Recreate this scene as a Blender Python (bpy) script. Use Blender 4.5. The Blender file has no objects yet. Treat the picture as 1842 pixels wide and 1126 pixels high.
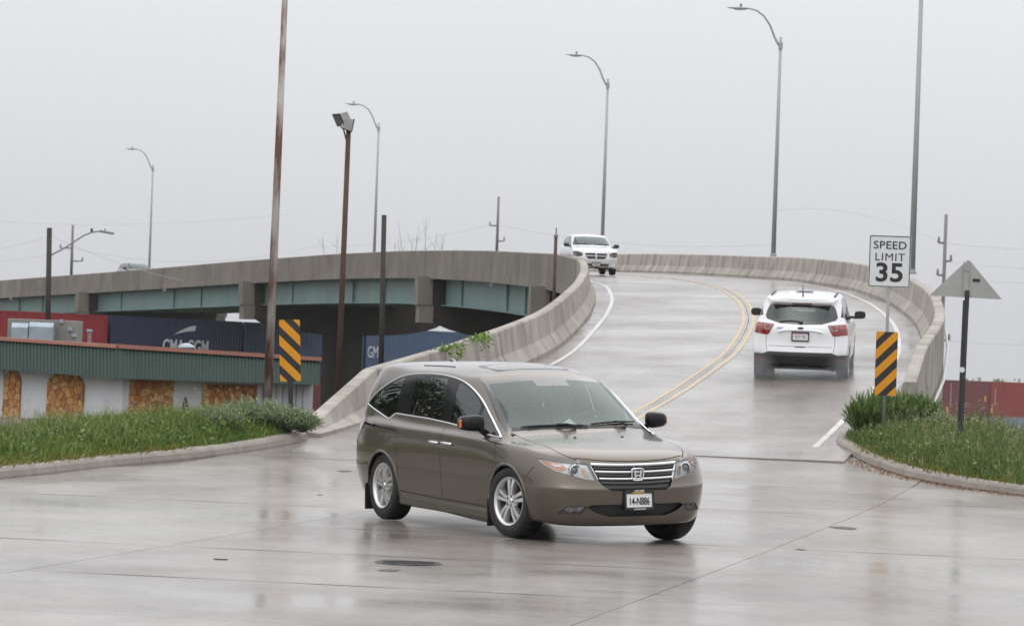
import bpy, bmesh, math, random
import numpy as np
from mathutils import Vector, Matrix
from mathutils.bvhtree import BVHTree
R = math.radians
random.seed(7)
rng = np.random.default_rng(7)
SC = bpy.context.scene
COL = SC.collection

# ------------------------------------------------------------------ camera
F_PX, CX, CY, YH, ROLL, EYE_Z = 7000.0, 921.0, 563.0, 655.0, R(2.05), 1.74
_p = math.atan((YH - CY) / F_PX / math.cos(ROLL))
FWD = Vector((0, math.cos(_p), math.sin(_p)))
_u0 = Vector((1, 0, 0)).cross(FWD)
CRT = Vector((1, 0, 0)) * math.cos(ROLL) + _u0 * math.sin(ROLL)
CUP = -Vector((1, 0, 0)) * math.sin(ROLL) + _u0 * math.cos(ROLL)
EYE = Vector((0, 0, EYE_Z))
cd = bpy.data.cameras.new('camera')
cd.sensor_width = 36.0
cd.lens = 36.0 * F_PX / 1842.0
cd.clip_start = 0.5
cd.clip_end = 3000
cd.dof.use_dof = True
cd.dof.focus_distance = 39.5
cd.dof.aperture_fstop = 9.0
cam = bpy.data.objects.new('camera', cd)
COL.objects.link(cam)
cam.matrix_world = Matrix(((CRT.x, CUP.x, -FWD.x, EYE.x), (CRT.y, CUP.y, -FWD.y, EYE.y), (CRT.z, CUP.z, -FWD.z, EYE.z), (0, 0, 0, 1)))
SC.camera = cam


def at(x, y, Y):
    """the world point at depth Y metres that the photograph shows at pixel (x, y)"""
    d = FWD + CRT * ((x - CX) / F_PX) - CUP * ((y - CY) / F_PX)
    return EYE + d * (Y / d.y)


# ------------------------------------------------------------------ sky: rainy overcast (brighter to the zenith), soft sun behind cloud
W = bpy.data.worlds.new('World')
SC.world = W
W.use_nodes = True
nt = W.node_tree
nt.nodes.clear()
_o = nt.nodes.new('ShaderNodeOutputWorld')
_bg = nt.nodes.new('ShaderNodeBackground')
_bg2 = nt.nodes.new('ShaderNodeBackground')
_add = nt.nodes.new('ShaderNodeAddShader')
_sky = nt.nodes.new('ShaderNodeTexSky')
_sky.sky_type = 'NISHITA'
_sky.sun_disc = False
_sky.sun_elevation = R(55)
_sky.sun_rotation = R(200)
_sky.dust_density = 4.0
_hs = nt.nodes.new('ShaderNodeHueSaturation')
_hs.inputs['Saturation'].default_value = 0.15
nt.links.new(_sky.outputs[0], _hs.inputs['Color'])
nt.links.new(_hs.outputs[0], _bg.inputs['Color'])
_bg.inputs['Strength'].default_value = 0.05
_tc = nt.nodes.new('ShaderNodeTexCoord')
_sx = nt.nodes.new('ShaderNodeSeparateXYZ')
nt.links.new(_tc.outputs['Generated'], _sx.inputs[0])
_mr = nt.nodes.new('ShaderNodeMapRange')
_mr.inputs['From Min'].default_value = 0
_mr.inputs['From Max'].default_value = 1
_mr.inputs['To Min'].default_value = 0.60
_mr.inputs['To Max'].default_value = 1.45
nt.links.new(_sx.outputs['Z'], _mr.inputs['Value'])
_nz = nt.nodes.new('ShaderNodeTexNoise')
_nz.inputs['Scale'].default_value = 2.2
_nz.inputs['Detail'].default_value = 3
nt.links.new(_tc.outputs['Generated'], _nz.inputs['Vector'])
_nm = nt.nodes.new('ShaderNodeMapRange')
_nm.inputs['To Min'].default_value = 0.93
_nm.inputs['To Max'].default_value = 1.07
nt.links.new(_nz.outputs['Fac'], _nm.inputs['Value'])
_mm = nt.nodes.new('ShaderNodeMath')
_mm.operation = 'MULTIPLY'
nt.links.new(_mr.outputs[0], _mm.inputs[0])
nt.links.new(_nm.outputs[0], _mm.inputs[1])
_bg2.inputs['Color'].default_value = (0.975, 0.992, 1.03, 1)
nt.links.new(_mm.outputs[0], _bg2.inputs['Strength'])
nt.links.new(_bg.outputs[0], _add.inputs[0])
nt.links.new(_bg2.outputs[0], _add.inputs[1])
nt.links.new(_add.outputs[0], _o.inputs['Surface'])
sd = bpy.data.lights.new('sun', 'SUN')
sd.energy = 0.5
sd.angle = R(50)
sd.color = (1.0, 0.97, 0.93)
sun = bpy.data.objects.new('sun', sd)
COL.objects.link(sun)
sun.rotation_euler = (R(35), 0, R(160))
vs = SC.view_settings
vs.view_transform = 'Standard'
vs.look = 'None'
vs.exposure = 0.0
vs.gamma = 1.0
vs.use_curve_mapping = False
SC.render.engine = 'CYCLES'
SC.cycles.max_bounces = 10
SC.cycles.diffuse_bounces = 3
SC.cycles.glossy_bounces = 4
SC.cycles.transmission_bounces = 6
SC.cycles.transparent_max_bounces = 12
SC.cycles.caustics_reflective = False
SC.cycles.caustics_refractive = False
SC.cycles.use_denoising = True
SC.cycles.volume_max_steps = 128

# ------------------------------------------------------------------ helpers
MATS = {}


def srgb(r, g, b):
    def c(v):
        v /= 255.0
        return v / 12.92 if v <= 0.04045 else ((v + 0.055) / 1.055) ** 2.4
    return (c(r), c(g), c(b))


def mat(name, col=(0.5, 0.5, 0.5), rough=0.6, metal=0.0, col2=None, scale=3.0, detail=4.0, bump=0.0, bscale=None, coat=0.0, coat_rough=0.1,
        spec=0.5, streak=None, rough2=None, space='obj', contrast=0.25, emit=None, bdist=0.02, rnd=0.0):
    """procedural principled material: two colours mixed by noise, optional vertical streaks and bump"""
    if name in MATS:
        return MATS[name]
    m = bpy.data.materials.new(name)
    m.use_nodes = True
    t = m.node_tree
    b = t.nodes['Principled BSDF']
    N, Lk = t.nodes.new, t.links.new
    b.inputs['Base Color'].default_value = (*col, 1)
    b.inputs['Roughness'].default_value = rough
    b.inputs['Metallic'].default_value = metal
    b.inputs['Specular IOR Level'].default_value = spec
    b.inputs['Coat Weight'].default_value = coat
    b.inputs['Coat Roughness'].default_value = coat_rough
    if emit:
        b.inputs['Emission Color'].default_value = (*emit[0], 1)
        b.inputs['Emission Strength'].default_value = emit[1]
    vec = None
    if col2 or bump or rough2 is not None:
        if space == 'world':
            g = N('ShaderNodeNewGeometry')
            vec = g.outputs['Position']
        else:
            g = N('ShaderNodeTexCoord')
            vec = g.outputs['Object']
    if col2:
        v = vec
        if streak:
            mp = N('ShaderNodeMapping')
            mp.inputs['Scale'].default_value = streak
            Lk(vec, mp.inputs['Vector'])
            v = mp.outputs[0]
        n = N('ShaderNodeTexNoise')
        n.inputs['Scale'].default_value = scale
        n.inputs['Detail'].default_value = detail
        n.inputs['Roughness'].default_value = 0.6
        Lk(v, n.inputs['Vector'])
        mr = N('ShaderNodeMapRange')
        mr.inputs['From Min'].default_value = 0.5 - contrast
        mr.inputs['From Max'].default_value = 0.5 + contrast
        Lk(n.outputs['Fac'], mr.inputs['Value'])
        mx = N('ShaderNodeMix')
        mx.data_type = 'RGBA'
        mx.inputs['A'].default_value = (*col, 1)
        mx.inputs['B'].default_value = (*col2, 1)
        Lk(mr.outputs[0], mx.inputs['Factor'])
        out = mx.outputs['Result']
        if rnd:
            oi = N('ShaderNodeObjectInfo')
            mr3 = N('ShaderNodeMapRange')
            mr3.inputs['To Min'].default_value = 1 - rnd
            mr3.inputs['To Max'].default_value = 1 + rnd
            Lk(oi.outputs['Random'], mr3.inputs['Value'])
            vm = N('ShaderNodeVectorMath')
            vm.operation = 'SCALE'
            Lk(out, vm.inputs[0])
            Lk(mr3.outputs[0], vm.inputs['Scale'])
            out = vm.outputs[0]
        Lk(out, b.inputs['Base Color'])
        if rough2 is not None:
            mr2 = N('ShaderNodeMapRange')
            mr2.inputs['To Min'].default_value = rough
            mr2.inputs['To Max'].default_value = rough2
            Lk(mr.outputs[0], mr2.inputs['Value'])
            Lk(mr2.outputs[0], b.inputs['Roughness'])
    if bump:
        n2 = N('ShaderNodeTexNoise')
        n2.inputs['Scale'].default_value = bscale or scale * 4
        n2.inputs['Detail'].default_value = 4
        Lk(vec, n2.inputs['Vector'])
        bp = N('ShaderNodeBump')
        bp.inputs['Strength'].default_value = bump
        bp.inputs['Distance'].default_value = bdist
        Lk(n2.outputs['Fac'], bp.inputs['Height'])
        Lk(bp.outputs[0], b.inputs['Normal'])
    MATS[name] = m
    return m


def glass_mat(name, tint, ior=1.55, rough=0.0, dark=0.0, dcol=(0.01, 0.01, 0.01), gcol=(1, 1, 1)):
    """window glass: a tinted see-through pane with a fresnel reflection; dark = share of opaque privacy tint"""
    if name in MATS:
        return MATS[name]
    m = bpy.data.materials.new(name)
    m.use_nodes = True
    t = m.node_tree
    t.nodes.clear()
    N, Lk = t.nodes.new, t.links.new
    o = N('ShaderNodeOutputMaterial')
    tr = N('ShaderNodeBsdfTransparent')
    tr.inputs['Color'].default_value = (*tint, 1)
    df = N('ShaderNodeBsdfDiffuse')
    df.inputs['Color'].default_value = (*dcol, 1)
    mx0 = N('ShaderNodeMixShader')
    mx0.inputs['Fac'].default_value = dark
    Lk(tr.outputs[0], mx0.inputs[1])
    Lk(df.outputs[0], mx0.inputs[2])
    gl = N('ShaderNodeBsdfGlossy')
    gl.inputs['Roughness'].default_value = rough
    gl.inputs['Color'].default_value = (*gcol, 1)
    fr = N('ShaderNodeFresnel')
    fr.inputs['IOR'].default_value = ior
    mx = N('ShaderNodeMixShader')
    Lk(fr.outputs[0], mx.inputs['Fac'])
    Lk(mx0.outputs[0], mx.inputs[1])
    Lk(gl.outputs[0], mx.inputs[2])
    Lk(mx.outputs[0], o.inputs['Surface'])
    MATS[name] = m
    return m


def link(name, me, parent=None, m=None, smooth=False):
    o = bpy.data.objects.new(name, me)
    COL.objects.link(o)
    if parent is not None:
        o.parent = parent
    if m is not None:
        me.materials.clear()
        me.materials.append(m)
    if smooth:
        me.polygons.foreach_set('use_smooth', [True] * len(me.polygons))
    return o


def from_py(name, verts, faces, parent=None, m=None, smooth=False):
    me = bpy.data.meshes.new(name)
    me.from_pydata([tuple(v) for v in verts], [], faces)
    me.update()
    return link(name, me, parent, m, smooth)


def from_bm(name, bm, parent=None, m=None, smooth=False, auto=None):
    me = bpy.data.meshes.new(name)
    bm.normal_update()
    bm.to_mesh(me)
    bm.free()
    o = link(name, me, parent, m, smooth)
    if auto is not None:
        me.polygons.foreach_set('use_smooth', [True] * len(me.polygons))
        me.set_sharp_from_angle(angle=R(auto))
    return o


def empty(name, loc=(0, 0, 0), rz=0.0):
    o = bpy.data.objects.new(name, None)
    o.empty_display_size = 0.2
    COL.objects.link(o)
    o.location = loc
    o.rotation_euler = (0, 0, rz)
    return o


def tag(o, label=None, cat=None, group=None, kind=None):
    if label:
        o['label'] = label
    if cat:
        o['category'] = cat
    if group:
        o['group'] = group
    if kind:
        o['kind'] = kind
    return o


class MB:
    """collects simple shapes into one mesh"""

    def __init__(s):
        s.v, s.f = [], []

    def add(s, vs_, fs):
        n = len(s.v)
        s.v += [tuple(v) for v in vs_]
        s.f += [tuple(i + n for i in f) for f in fs]
        return s

    def box(s, c, d, M=None, bev=0.0):
        x, y, z = [k / 2 for k in d]
        c = Vector(c)
        if bev <= 0:
            P = [Vector((a * x, b * y, e * z)) for a in (-1, 1) for b in (-1, 1) for e in (-1, 1)]
            fs = [(0, 1, 3, 2), (4, 6, 7, 5), (0, 4, 5, 1), (2, 3, 7, 6), (0, 2, 6, 4), (1, 5, 7, 3)]
        else:
            bm = bmesh.new()
            bmesh.ops.create_cube(bm, size=1)
            for v in bm.verts:
                v.co = Vector((v.co.x * d[0], v.co.y * d[1], v.co.z * d[2]))
            bmesh.ops.bevel(bm, geom=list(bm.edges), offset=bev, segments=2, affect='EDGES', profile=0.5)
            P = [v.co.copy() for v in bm.verts]
            bm.verts.index_update()
            fs = [tuple(v.index for v in f.verts) for f in bm.faces]
            bm.free()
        if M is not None:
            P = [M @ p for p in P]
        return s.add([c + p for p in P], fs)

    def tube(s, pts, rad, n=8, cap=True, close=False):
        pts = [Vector(p) for p in pts]
        if not hasattr(rad, '__len__'):
            rad = [rad] * len(pts)
        rings = []
        up = None
        k = len(pts)
        for i, p in enumerate(pts):
            if close:
                t = (pts[(i + 1) % k] - pts[i - 1]).normalized()
            else:
                t = (pts[min(i + 1, k - 1)] - pts[max(i - 1, 0)]).normalized()
            if up is None:
                up = Vector((0, 0, 1)) if abs(t.z) < 0.9 else Vector((1, 0, 0))
            a = t.cross(up).normalized()
            b = a.cross(t).normalized()
            up = b
            rings.append([p + (a * math.cos(2 * math.pi * j / n) + b * math.sin(2 * math.pi * j / n)) * rad[i] for j in range(n)])
        V = [q for r_ in rings for q in r_]
        fs = []
        for i in range(k if close else k - 1):
            i2 = (i + 1) % k
            for j in range(n):
                fs.append((i * n + j, i * n + (j + 1) % n, i2 * n + (j + 1) % n, i2 * n + j))
        if cap and not close:
            fs.append(tuple(range(n))[::-1])
            fs.append(tuple((k - 1) * n + j for j in range(n)))
        return s.add(V, fs)

    def lathe(s, prof, n=32, M=None, c=(0, 0, 0), close=False):
        """profile (radius, height) turned about local Z"""
        V, fs = [], []
        k = len(prof)
        for (r_, h) in prof:
            for j in range(n):
                a = 2 * math.pi * j / n
                V.append(Vector((r_ * math.cos(a), r_ * math.sin(a), h)))
        for i in range(k - 1 + (1 if close else 0)):
            i2 = (i + 1) % k
            for j in range(n):
                fs.append((i * n + j, i * n + (j + 1) % n, i2 * n + (j + 1) % n, i2 * n + j))
        if not close:
            if prof[0][0] > 1e-6:
                fs.append(tuple(range(n))[::-1])
            if prof[-1][0] > 1e-6:
                fs.append(tuple((k - 1) * n + j for j in range(n)))
        c = Vector(c)
        V = [(M @ v if M is not None else v) + c for v in V]
        return s.add(V, fs)

    def prism(s, poly, h0, h1, fn):
        """polygon (a, b) extruded from h0 to h1; fn(a, b, h) gives the point"""
        n = len(poly)
        V = [fn(a, b, h0) for a, b in poly] + [fn(a, b, h1) for a, b in poly]
        fs = [tuple(range(n))[::-1], tuple(range(n, 2 * n))]
        fs += [(i, (i + 1) % n, n + (i + 1) % n, n + i) for i in range(n)]
        return s.add(V, fs)

    def build(s, name, parent=None, m=None, smooth=False, auto=None):
        me = bpy.data.meshes.new(name)
        me.from_pydata(s.v, [], s.f)
        me.update()
        bm = bmesh.new()
        bm.from_mesh(me)
        bmesh.ops.recalc_face_normals(bm, faces=bm.faces)
        bm.to_mesh(me)
        bm.free()
        o = link(name, me, parent, m, smooth)
        if auto is not None:
            me.polygons.foreach_set('use_smooth', [True] * len(me.polygons))
            me.set_sharp_from_angle(angle=R(auto))
        return o


def interp(xs, ys):
    """smooth monotone cubic (PCHIP) through the points"""
    xs, ys = np.array(xs, float), np.array(ys, float)
    h = np.diff(xs)
    d = np.diff(ys) / h
    m = np.zeros(len(xs))
    m[0], m[-1] = d[0], d[-1]
    for i in range(1, len(xs) - 1):
        if d[i - 1] * d[i] > 0:
            w1, w2 = 2 * h[i] + h[i - 1], h[i] + 2 * h[i - 1]
            m[i] = (w1 + w2) / (w1 / d[i - 1] + w2 / d[i])

    def f(x):
        x = float(x)
        if x <= xs[0]:
            return float(ys[0] + m[0] * (x - xs[0]))
        if x >= xs[-1]:
            return float(ys[-1] + m[-1] * (x - xs[-1]))
        i = int(np.searchsorted(xs, x)) - 1
        i = max(0, min(i, len(h) - 1))
        t = (x - xs[i]) / h[i]
        return float((1 + 2 * t) * (1 - t) ** 2 * ys[i] + t * (1 - t) ** 2 * h[i] * m[i] + t * t * (3 - 2 * t) * ys[i + 1] + t * t * (t - 1) * h[i] * m[i + 1])
    return f


_TXT = {}


def text_mesh(s, size=1.0, bold=0.0, ext=0.002, sx=1.0, space=1.0):
    """flat lettering in the xz plane, centred, facing -y"""
    cu = bpy.data.curves.new('letters', 'FONT')
    cu.body = s
    cu.size = size
    cu.align_x = 'CENTER'
    cu.align_y = 'CENTER'
    cu.offset = bold
    cu.extrude = ext
    cu.space_character = space
    cu.resolution_u = 4
    o = bpy.data.objects.new('letters', cu)
    COL.objects.link(o)
    dg = bpy.context.evaluated_depsgraph_get()
    me = bpy.data.meshes.new_from_object(o.evaluated_get(dg))
    bpy.data.objects.remove(o)
    bpy.data.curves.remove(cu)
    me.transform(Matrix(((sx, 0, 0, 0), (0, 0, -1, 0), (0, 1, 0, 0), (0, 0, 0, 1))))
    return me


def copy_tree(o, parent=None):
    c = o.copy()
    COL.objects.link(c)
    if parent is not None:
        c.parent = parent
    for ch in list(o.children):
        copy_tree(ch, c)
    return c
# ------------------------------------------------------------------ the ramp: level and centre line against distance
H = interp([-60, 10, 25, 39.5, 50, 56, 62, 68, 74, 82, 90, 100, 110, 120, 130, 138, 146, 162, 175, 188, 203, 217, 240, 275, 310, 360],
           [-.95, -.22, -.11, 0, .13, .31, .64, 1.09, 1.57, 2.15, 2.70, 3.28, 3.82, 4.28, 4.68, 4.97, 5.2, 5.67, 5.98, 6.2, 6.28, 6.25, 6.08, 5.75, 5.3, 4.5])
XCf = interp([20, 45, 57, 62, 66.6, 73, 83.5, 98, 110, 120, 130, 138, 146, 164, 182, 203, 224, 250, 275, 300, 330, 380],
             [-5.9, -1.4, .62, 1.45, 2.25, 3.36, 4.80, 5.95, 6.40, 6.50, 6.18, 5.75, 5.15, 2.75, -.4, -6.0, -12.5, -21.3, -30.5, -40, -52.5, -75])


BANK = interp([60, 78, 150, 320], [0, .022, .022, .02])        # crossfall: the inside of the bend lies lower
LTOE = interp([58, 64, 80, 95, 110, 130, 400], [3.95, 3.86, 3.68, 3.92, 4.05, 4.05, 4.05])


def path(Y, off, dz=0.0):
    e = 0.5
    t = Vector((XCf(Y + e) - XCf(Y - e), 2 * e, 0)).normalized()
    n = Vector((t.y, -t.x, 0))
    q = Vector((XCf(Y), Y, 0)) + n * off
    return Vector((q.x, q.y, H(Y) + dz + BANK(Y) * off))


GROUND_Z = -3.5
M_concrete = mat('barrier concrete', srgb(184, 178, 170), 0.8, col2=srgb(118, 109, 99), scale=1.3, detail=12, streak=(1.1, 1.1, .6), bump=.5, bscale=14, space='world', contrast=.24, rnd=.05)
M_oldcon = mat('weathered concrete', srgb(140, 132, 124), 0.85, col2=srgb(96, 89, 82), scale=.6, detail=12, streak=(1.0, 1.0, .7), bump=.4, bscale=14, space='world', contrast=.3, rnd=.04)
M_pier = mat('pier concrete', srgb(66, 61, 56), 0.95, col2=srgb(48, 44, 40), scale=.5, detail=6, streak=(2, 2, .4), space='world')  # soot and the shade under the deck are both put into this dark colour
M_teal = mat('teal girder paint', srgb(118, 146, 142), 0.55, col2=srgb(101, 128, 124), scale=.35, detail=8, streak=(1, 1, .5), space='world', contrast=.2)
M_soil = mat('damp soil', (.07, .055, .04), .9, col2=(.10, .08, .055), scale=1.5, space='world')


def wet_concrete():
    m = bpy.data.materials.new('wet concrete paving')
    m.use_nodes = True
    t = m.node_tree
    b = t.nodes['Principled BSDF']
    N, Lk = t.nodes.new, t.links.new
    g = N('ShaderNodeNewGeometry')
    oi = N('ShaderNodeObjectInfo')

    def noise(scale, detail, sc=(1, 1, 1), rough=.6):
        mp = N('ShaderNodeMapping')
        mp.inputs['Scale'].default_value = sc
        Lk(g.outputs['Position'], mp.inputs['Vector'])
        n = N('ShaderNodeTexNoise')
        n.inputs['Scale'].default_value = scale
        n.inputs['Detail'].default_value = detail
        n.inputs['Roughness'].default_value = rough
        Lk(mp.outputs[0], n.inputs['Vector'])
        return n.outputs['Fac']

    def rng_(v, a, b_, c, d):
        r_ = N('ShaderNodeMapRange')
        r_.inputs['From Min'].default_value = a
        r_.inputs['From Max'].default_value = b_
        r_.inputs['To Min'].default_value = c
        r_.inputs['To Max'].default_value = d
        Lk(v, r_.inputs['Value'])
        return r_.outputs[0]
    big = rng_(noise(.22, 8, (1.6, .8, 1), .68), .36, .64, 0, 1)
    fine = rng_(noise(14, 4), .3, .7, .86, 1.14)
    mx = N('ShaderNodeMix')
    mx.data_type = 'RGBA'
    mx.inputs['A'].default_value = (*srgb(146, 139, 132), 1)
    mx.inputs['B'].default_value = (*srgb(98, 89, 81), 1)
    Lk(big, mx.inputs['Factor'])
    vm = N('ShaderNodeVectorMath')
    vm.operation = 'SCALE'
    Lk(mx.outputs['Result'], vm.inputs[0])
    Lk(fine, vm.inputs['Scale'])
    vm2 = N('ShaderNodeVectorMath')
    vm2.operation = 'SCALE'
    Lk(vm.outputs[0], vm2.inputs[0])
    Lk(rng_(oi.outputs['Random'], 0, 1, .93, 1.07), vm2.inputs['Scale'])
    Lk(vm2.outputs[0], b.inputs['Base Color'])
    b.inputs['Roughness'].default_value = .55
    b.inputs['Specular IOR Level'].default_value = .3
    wet = rng_(noise(.40, 7, (.8, .8, 1), .6), .34, .66, 0, 1)
    Lk(rng_(wet, 0, 1, .28, .11), b.inputs['Coat Roughness'])
    Lk(rng_(wet, 0, 1, .55, .97), b.inputs['Coat Weight'])
    b.inputs['Coat IOR'].default_value = 1.33
    bp = N('ShaderNodeBump')
    bp.inputs['Strength'].default_value = .35
    bp.inputs['Distance'].default_value = .0025
    Lk(noise(3.5, 5), bp.inputs['Height'])
    Lk(bp.outputs[0], b.inputs['Normal'])
    Lk(bp.outputs[0], b.inputs['Coat Normal'])
    MATS['wet'] = m
    return m


M_wet = wet_concrete()
M_joint = mat('dark joint filler', (.025, .022, .02), .7, col2=(.05, .045, .04), scale=4, space='world')

M_seal = mat('joint tar', (.035, .032, .03), .6, col2=(.09, .082, .075), scale=3, detail=6, space='world', contrast=.2)
# ground at rail-yard level, reaching the horizon
ground = from_py('ground', [(-600, -100, GROUND_Z), (600, -100, GROUND_Z), (600, 1500, GROUND_Z), (-600, 1500, GROUND_Z)], [(0, 1, 2, 3)], None,
                 mat('yard ground', (.10, .09, .075), .9, col2=(.07, .075, .045), scale=.08, space='world'))
tag(ground, kind='structure')

LKX = lambda y: float(np.interp(y, [40, 40.2, 40.9, 42.2, 44.4, 46.8, 49.2, 51.9, 55.6, 58.4, 59.4], [-40, -20, -13, -9.6, -7.6, -6.6, -6.0, -5.36, -4.05, -3.25, -3.05]))
RKX = lambda y: float(np.interp(y, [46.8, 47.6, 48.4, 49.6, 51, 52.6, 54.2, 55.9, 58, 60.2, 63], [36, 24, 16, 11, 8.6, 7.2, 6.4, 5.85, 5.5, 5.28, 5.3]))
# sub-base under the street paving: also the dark bottom of the joints
vs_, fs_ = [], []
ys_ = [-40, -10, 10, 25, 33, 39.5, 41, 42.5, 45, 47.5, 50, 54, 58, 62, 66, 68]
for y in ys_:
    xl = -45 if y < 40 else LKX(y) - 3.5
    xr = 45 if y < 47 else RKX(y) + 3.5
    if y >= 60:
        xl, xr = XCf(y) - 4.3, XCf(y) + 4.2
    for k in range(9):
        vs_.append((xl + (xr - xl) * k / 8, y, H(y) - .02))
for i in range(len(ys_) - 1):
    for k in range(8):
        fs_.append((i * 9 + k, i * 9 + k + 1, i * 9 + 10 + k, i * 9 + 9 + k))
road = from_py('road', vs_, fs_, None, M_wet)
tag(road, kind='structure')

# paving slabs of the junction, laid along the ramp's axis
AX = Vector((.19, .98, 0)).normalized()
AN = Vector((AX.y, -AX.x, 0))
ORG = Vector((1.88, 34.7, 0))


def slab(quad, name='paving_slab', n=3, gap=.004, dz=0.0):
    """quad: four plan corners; the slab follows the street level"""
    c = sum(quad, Vector()) / 4
    q = [p + (c - p).normalized() * gap * 1.4 for p in quad]
    V, Fc = [], []
    for i in range(n + 1):
        for j in range(n + 1):
            u, v = i / n, j / n
            p = q[0] * (1 - u) * (1 - v) + q[1] * u * (1 - v) + q[2] * u * v + q[3] * (1 - u) * v
            V.append((p.x, p.y, H(p.y) + dz))
    for i in range(n):
        for j in range(n):
            Fc.append((i * (n + 1) + j, (i + 1) * (n + 1) + j, (i + 1) * (n + 1) + j + 1, i * (n + 1) + j + 1))
    rim = [i * (n + 1) for i in range(n + 1)] + [n * (n + 1) + j for j in range(1, n + 1)] + [i * (n + 1) + n for i in range(n - 1, -1, -1)] + [j for j in range(n - 1, 0, -1)]
    k0 = len(V)
    V += [(V[i][0], V[i][1], V[i][2] - .055) for i in rim]
    m_ = len(rim)
    for a in range(m_):
        b_ = (a + 1) % m_
        Fc.append((rim[b_], rim[a], k0 + a, k0 + b_))
    o = from_py(name, V, Fc, road, M_wet)
    return o


us = [-40, -32, -24, -17.0, -12.6, -8.4, -4.2, .0, 4.35, 8.6, 12.1, 15.8, 19.6, 23.4, 27.2]
vsn = [-34, -27, -20, -14.6, -9.8, -5.05, 0, 4.7, 9.4, 14.4, 20, 27, 34]
for iu in range(len(us) - 1):
    sh = random.uniform(-.25, .25)
    for iv in range(len(vsn) - 1):
        quad = [ORG + AX * us[iu] + AN * vsn[iv], ORG + AX * us[iu] + AN * vsn[iv + 1], ORG + AX * us[iu + 1] + AN * vsn[iv + 1], ORG + AX * us[iu + 1] + AN * vsn[iv]]
        c = sum(quad, Vector()) / 4
        if c.y > 41 and c.x < LKX(c.y) - (3.2 if c.y < 50 else 2.0) or c.y > 47.5 and c.x > RKX(c.y) + (3.2 if c.y < 54 else 2.2):
            continue
        if abs(c.x) > 36 or c.y < 4 and abs(c.x) > 14:
            continue
        if max(p.y for p in quad) > 66:
            continue
        slab(quad)
# tarred transverse joints: thin dark seals with breaks
LKX2 = LKX
for iu in range(4, len(us) - 1):
    for iv in range(2, len(vsn) - 2):
        if random.random() < .3:
            continue
        a_, b_ = vsn[iv] + random.uniform(.02, .5), vsn[iv + 1] - random.uniform(.0, .5)
        V, Fc = [], []
        n = 10
        ph = random.uniform(0, 6)
        for k in range(n + 1):
            v = a_ + (b_ - a_) * k / n
            w = (.013 + .009 * math.sin(k * 1.7 + ph)) * (1 if 0 < k < n else .3)
            for sg_ in (-1, 1):
                p = ORG + AX * (us[iu] + sg_ * w + .012 * math.sin(k * .9 + ph)) + AN * v
                V.append((p.x, p.y, H(p.y) + .003))
        c = V[n]
        if c[1] > 41 and c[0] < LKX(c[1]) + .8 or c[1] > 47.5 and c[0] > RKX(c[1]) - .8 or c[1] > 59 or c[1] < 22:
            continue
        for k in range(n):
            Fc.append((2 * k, 2 * k + 1, 2 * k + 3, 2 * k + 2))
        from_py('joint_seal', V, Fc, road, M_seal)
for (px_, py_, Y_, r0_) in ((1518, 943, 43.6, .16), (1440, 985, 38.9, .05), (620, 862, 53.0, .09), (575, 908, 47.0, .04), (700, 1032, 33.2, .10)):
    c = at(px_, py_, Y_)
    V = [(c.x + r0_ * random.uniform(.6, 1.2) * math.cos(t), Y_ + r0_ * 2.2 * random.uniform(.6, 1.2) * math.sin(t)) for t in np.linspace(0, 2 * math.pi, 13)[:-1]]
    from_py('asphalt_patch', [(x, y, H(y) + .004) for x, y in V], [tuple(range(12))], road, M_seal)
# slabs of the ramp, two lanes wide, following the curve
RL, RR = -4.15, 4.15
Yj = [59.2]
while Yj[-1] < 118:
    Yj.append(Yj[-1] + (4.4 if Yj[-1] < 75 else 8.5))
while Yj[-1] < 320:
    Yj.append(Yj[-1] + 16)
for i in range(len(Yj) - 1):
    y0, y1 = Yj[i], Yj[i + 1]
    for (a, b_) in ((RL, 0.0), (0.0, RR)):
        n = 6 if y1 - y0 > 10 else 3
        g = .006 if y0 < 75 else .012
        V, Fc = [], []
        lift = .003 if y0 < 64 else 0
        for k in range(n + 1):
            yy = y0 + g + (y1 - y0 - 2 * g) * k / n
            for off in (a + .006, (a + b_) / 2, b_ - .006):
                p = path(yy, off, -.003 if i == 0 and k == 0 else lift)
                V.append(p)
        for k in range(n):
            for j in range(2):
                Fc.append((k * 3 + j, k * 3 + j + 1, k * 3 + 4 + j, k * 3 + 3 + j))
        rim = [0, 1, 2] + [k * 3 + 2 for k in range(1, n + 1)] + [n * 3 + 1, n * 3] + [k * 3 for k in range(n - 1, 0, -1)]
        k0 = len(V)
        V += [Vector((V[r_].x, V[r_].y, V[r_].z - .05)) for r_ in rim]
        for q in range(len(rim)):
            q2 = (q + 1) % len(rim)
            Fc.append((rim[q2], rim[q], k0 + q, k0 + q2))
        from_py('ramp_slab', V, Fc, road, M_wet)


def strip(name, y0, y1, off, w, m, step=1.0, dz=.006, offf=None):
    ys = np.arange(y0, y1 + 1e-6, step)
    V, Fc = [], []
    for y in ys:
        o_ = offf(y) if offf else off
        V += [path(y, o_ - w / 2, dz), path(y, o_ + w / 2, dz)]
    for i in range(len(ys) - 1):
        Fc.append((2 * i, 2 * i + 1, 2 * i + 3, 2 * i + 2))
    return from_py(name, V, Fc, road, m)


def paint(name, col, worn, wear):
    """road paint rubbed through to wet concrete in patches"""
    m = mat(name, col, .45, col2=worn, scale=2.2, detail=8, space='world', contrast=wear, coat=.42, coat_rough=.25)
    m.node_tree.nodes['Principled BSDF'].inputs['Coat IOR'].default_value = 1.33
    return m


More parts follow.
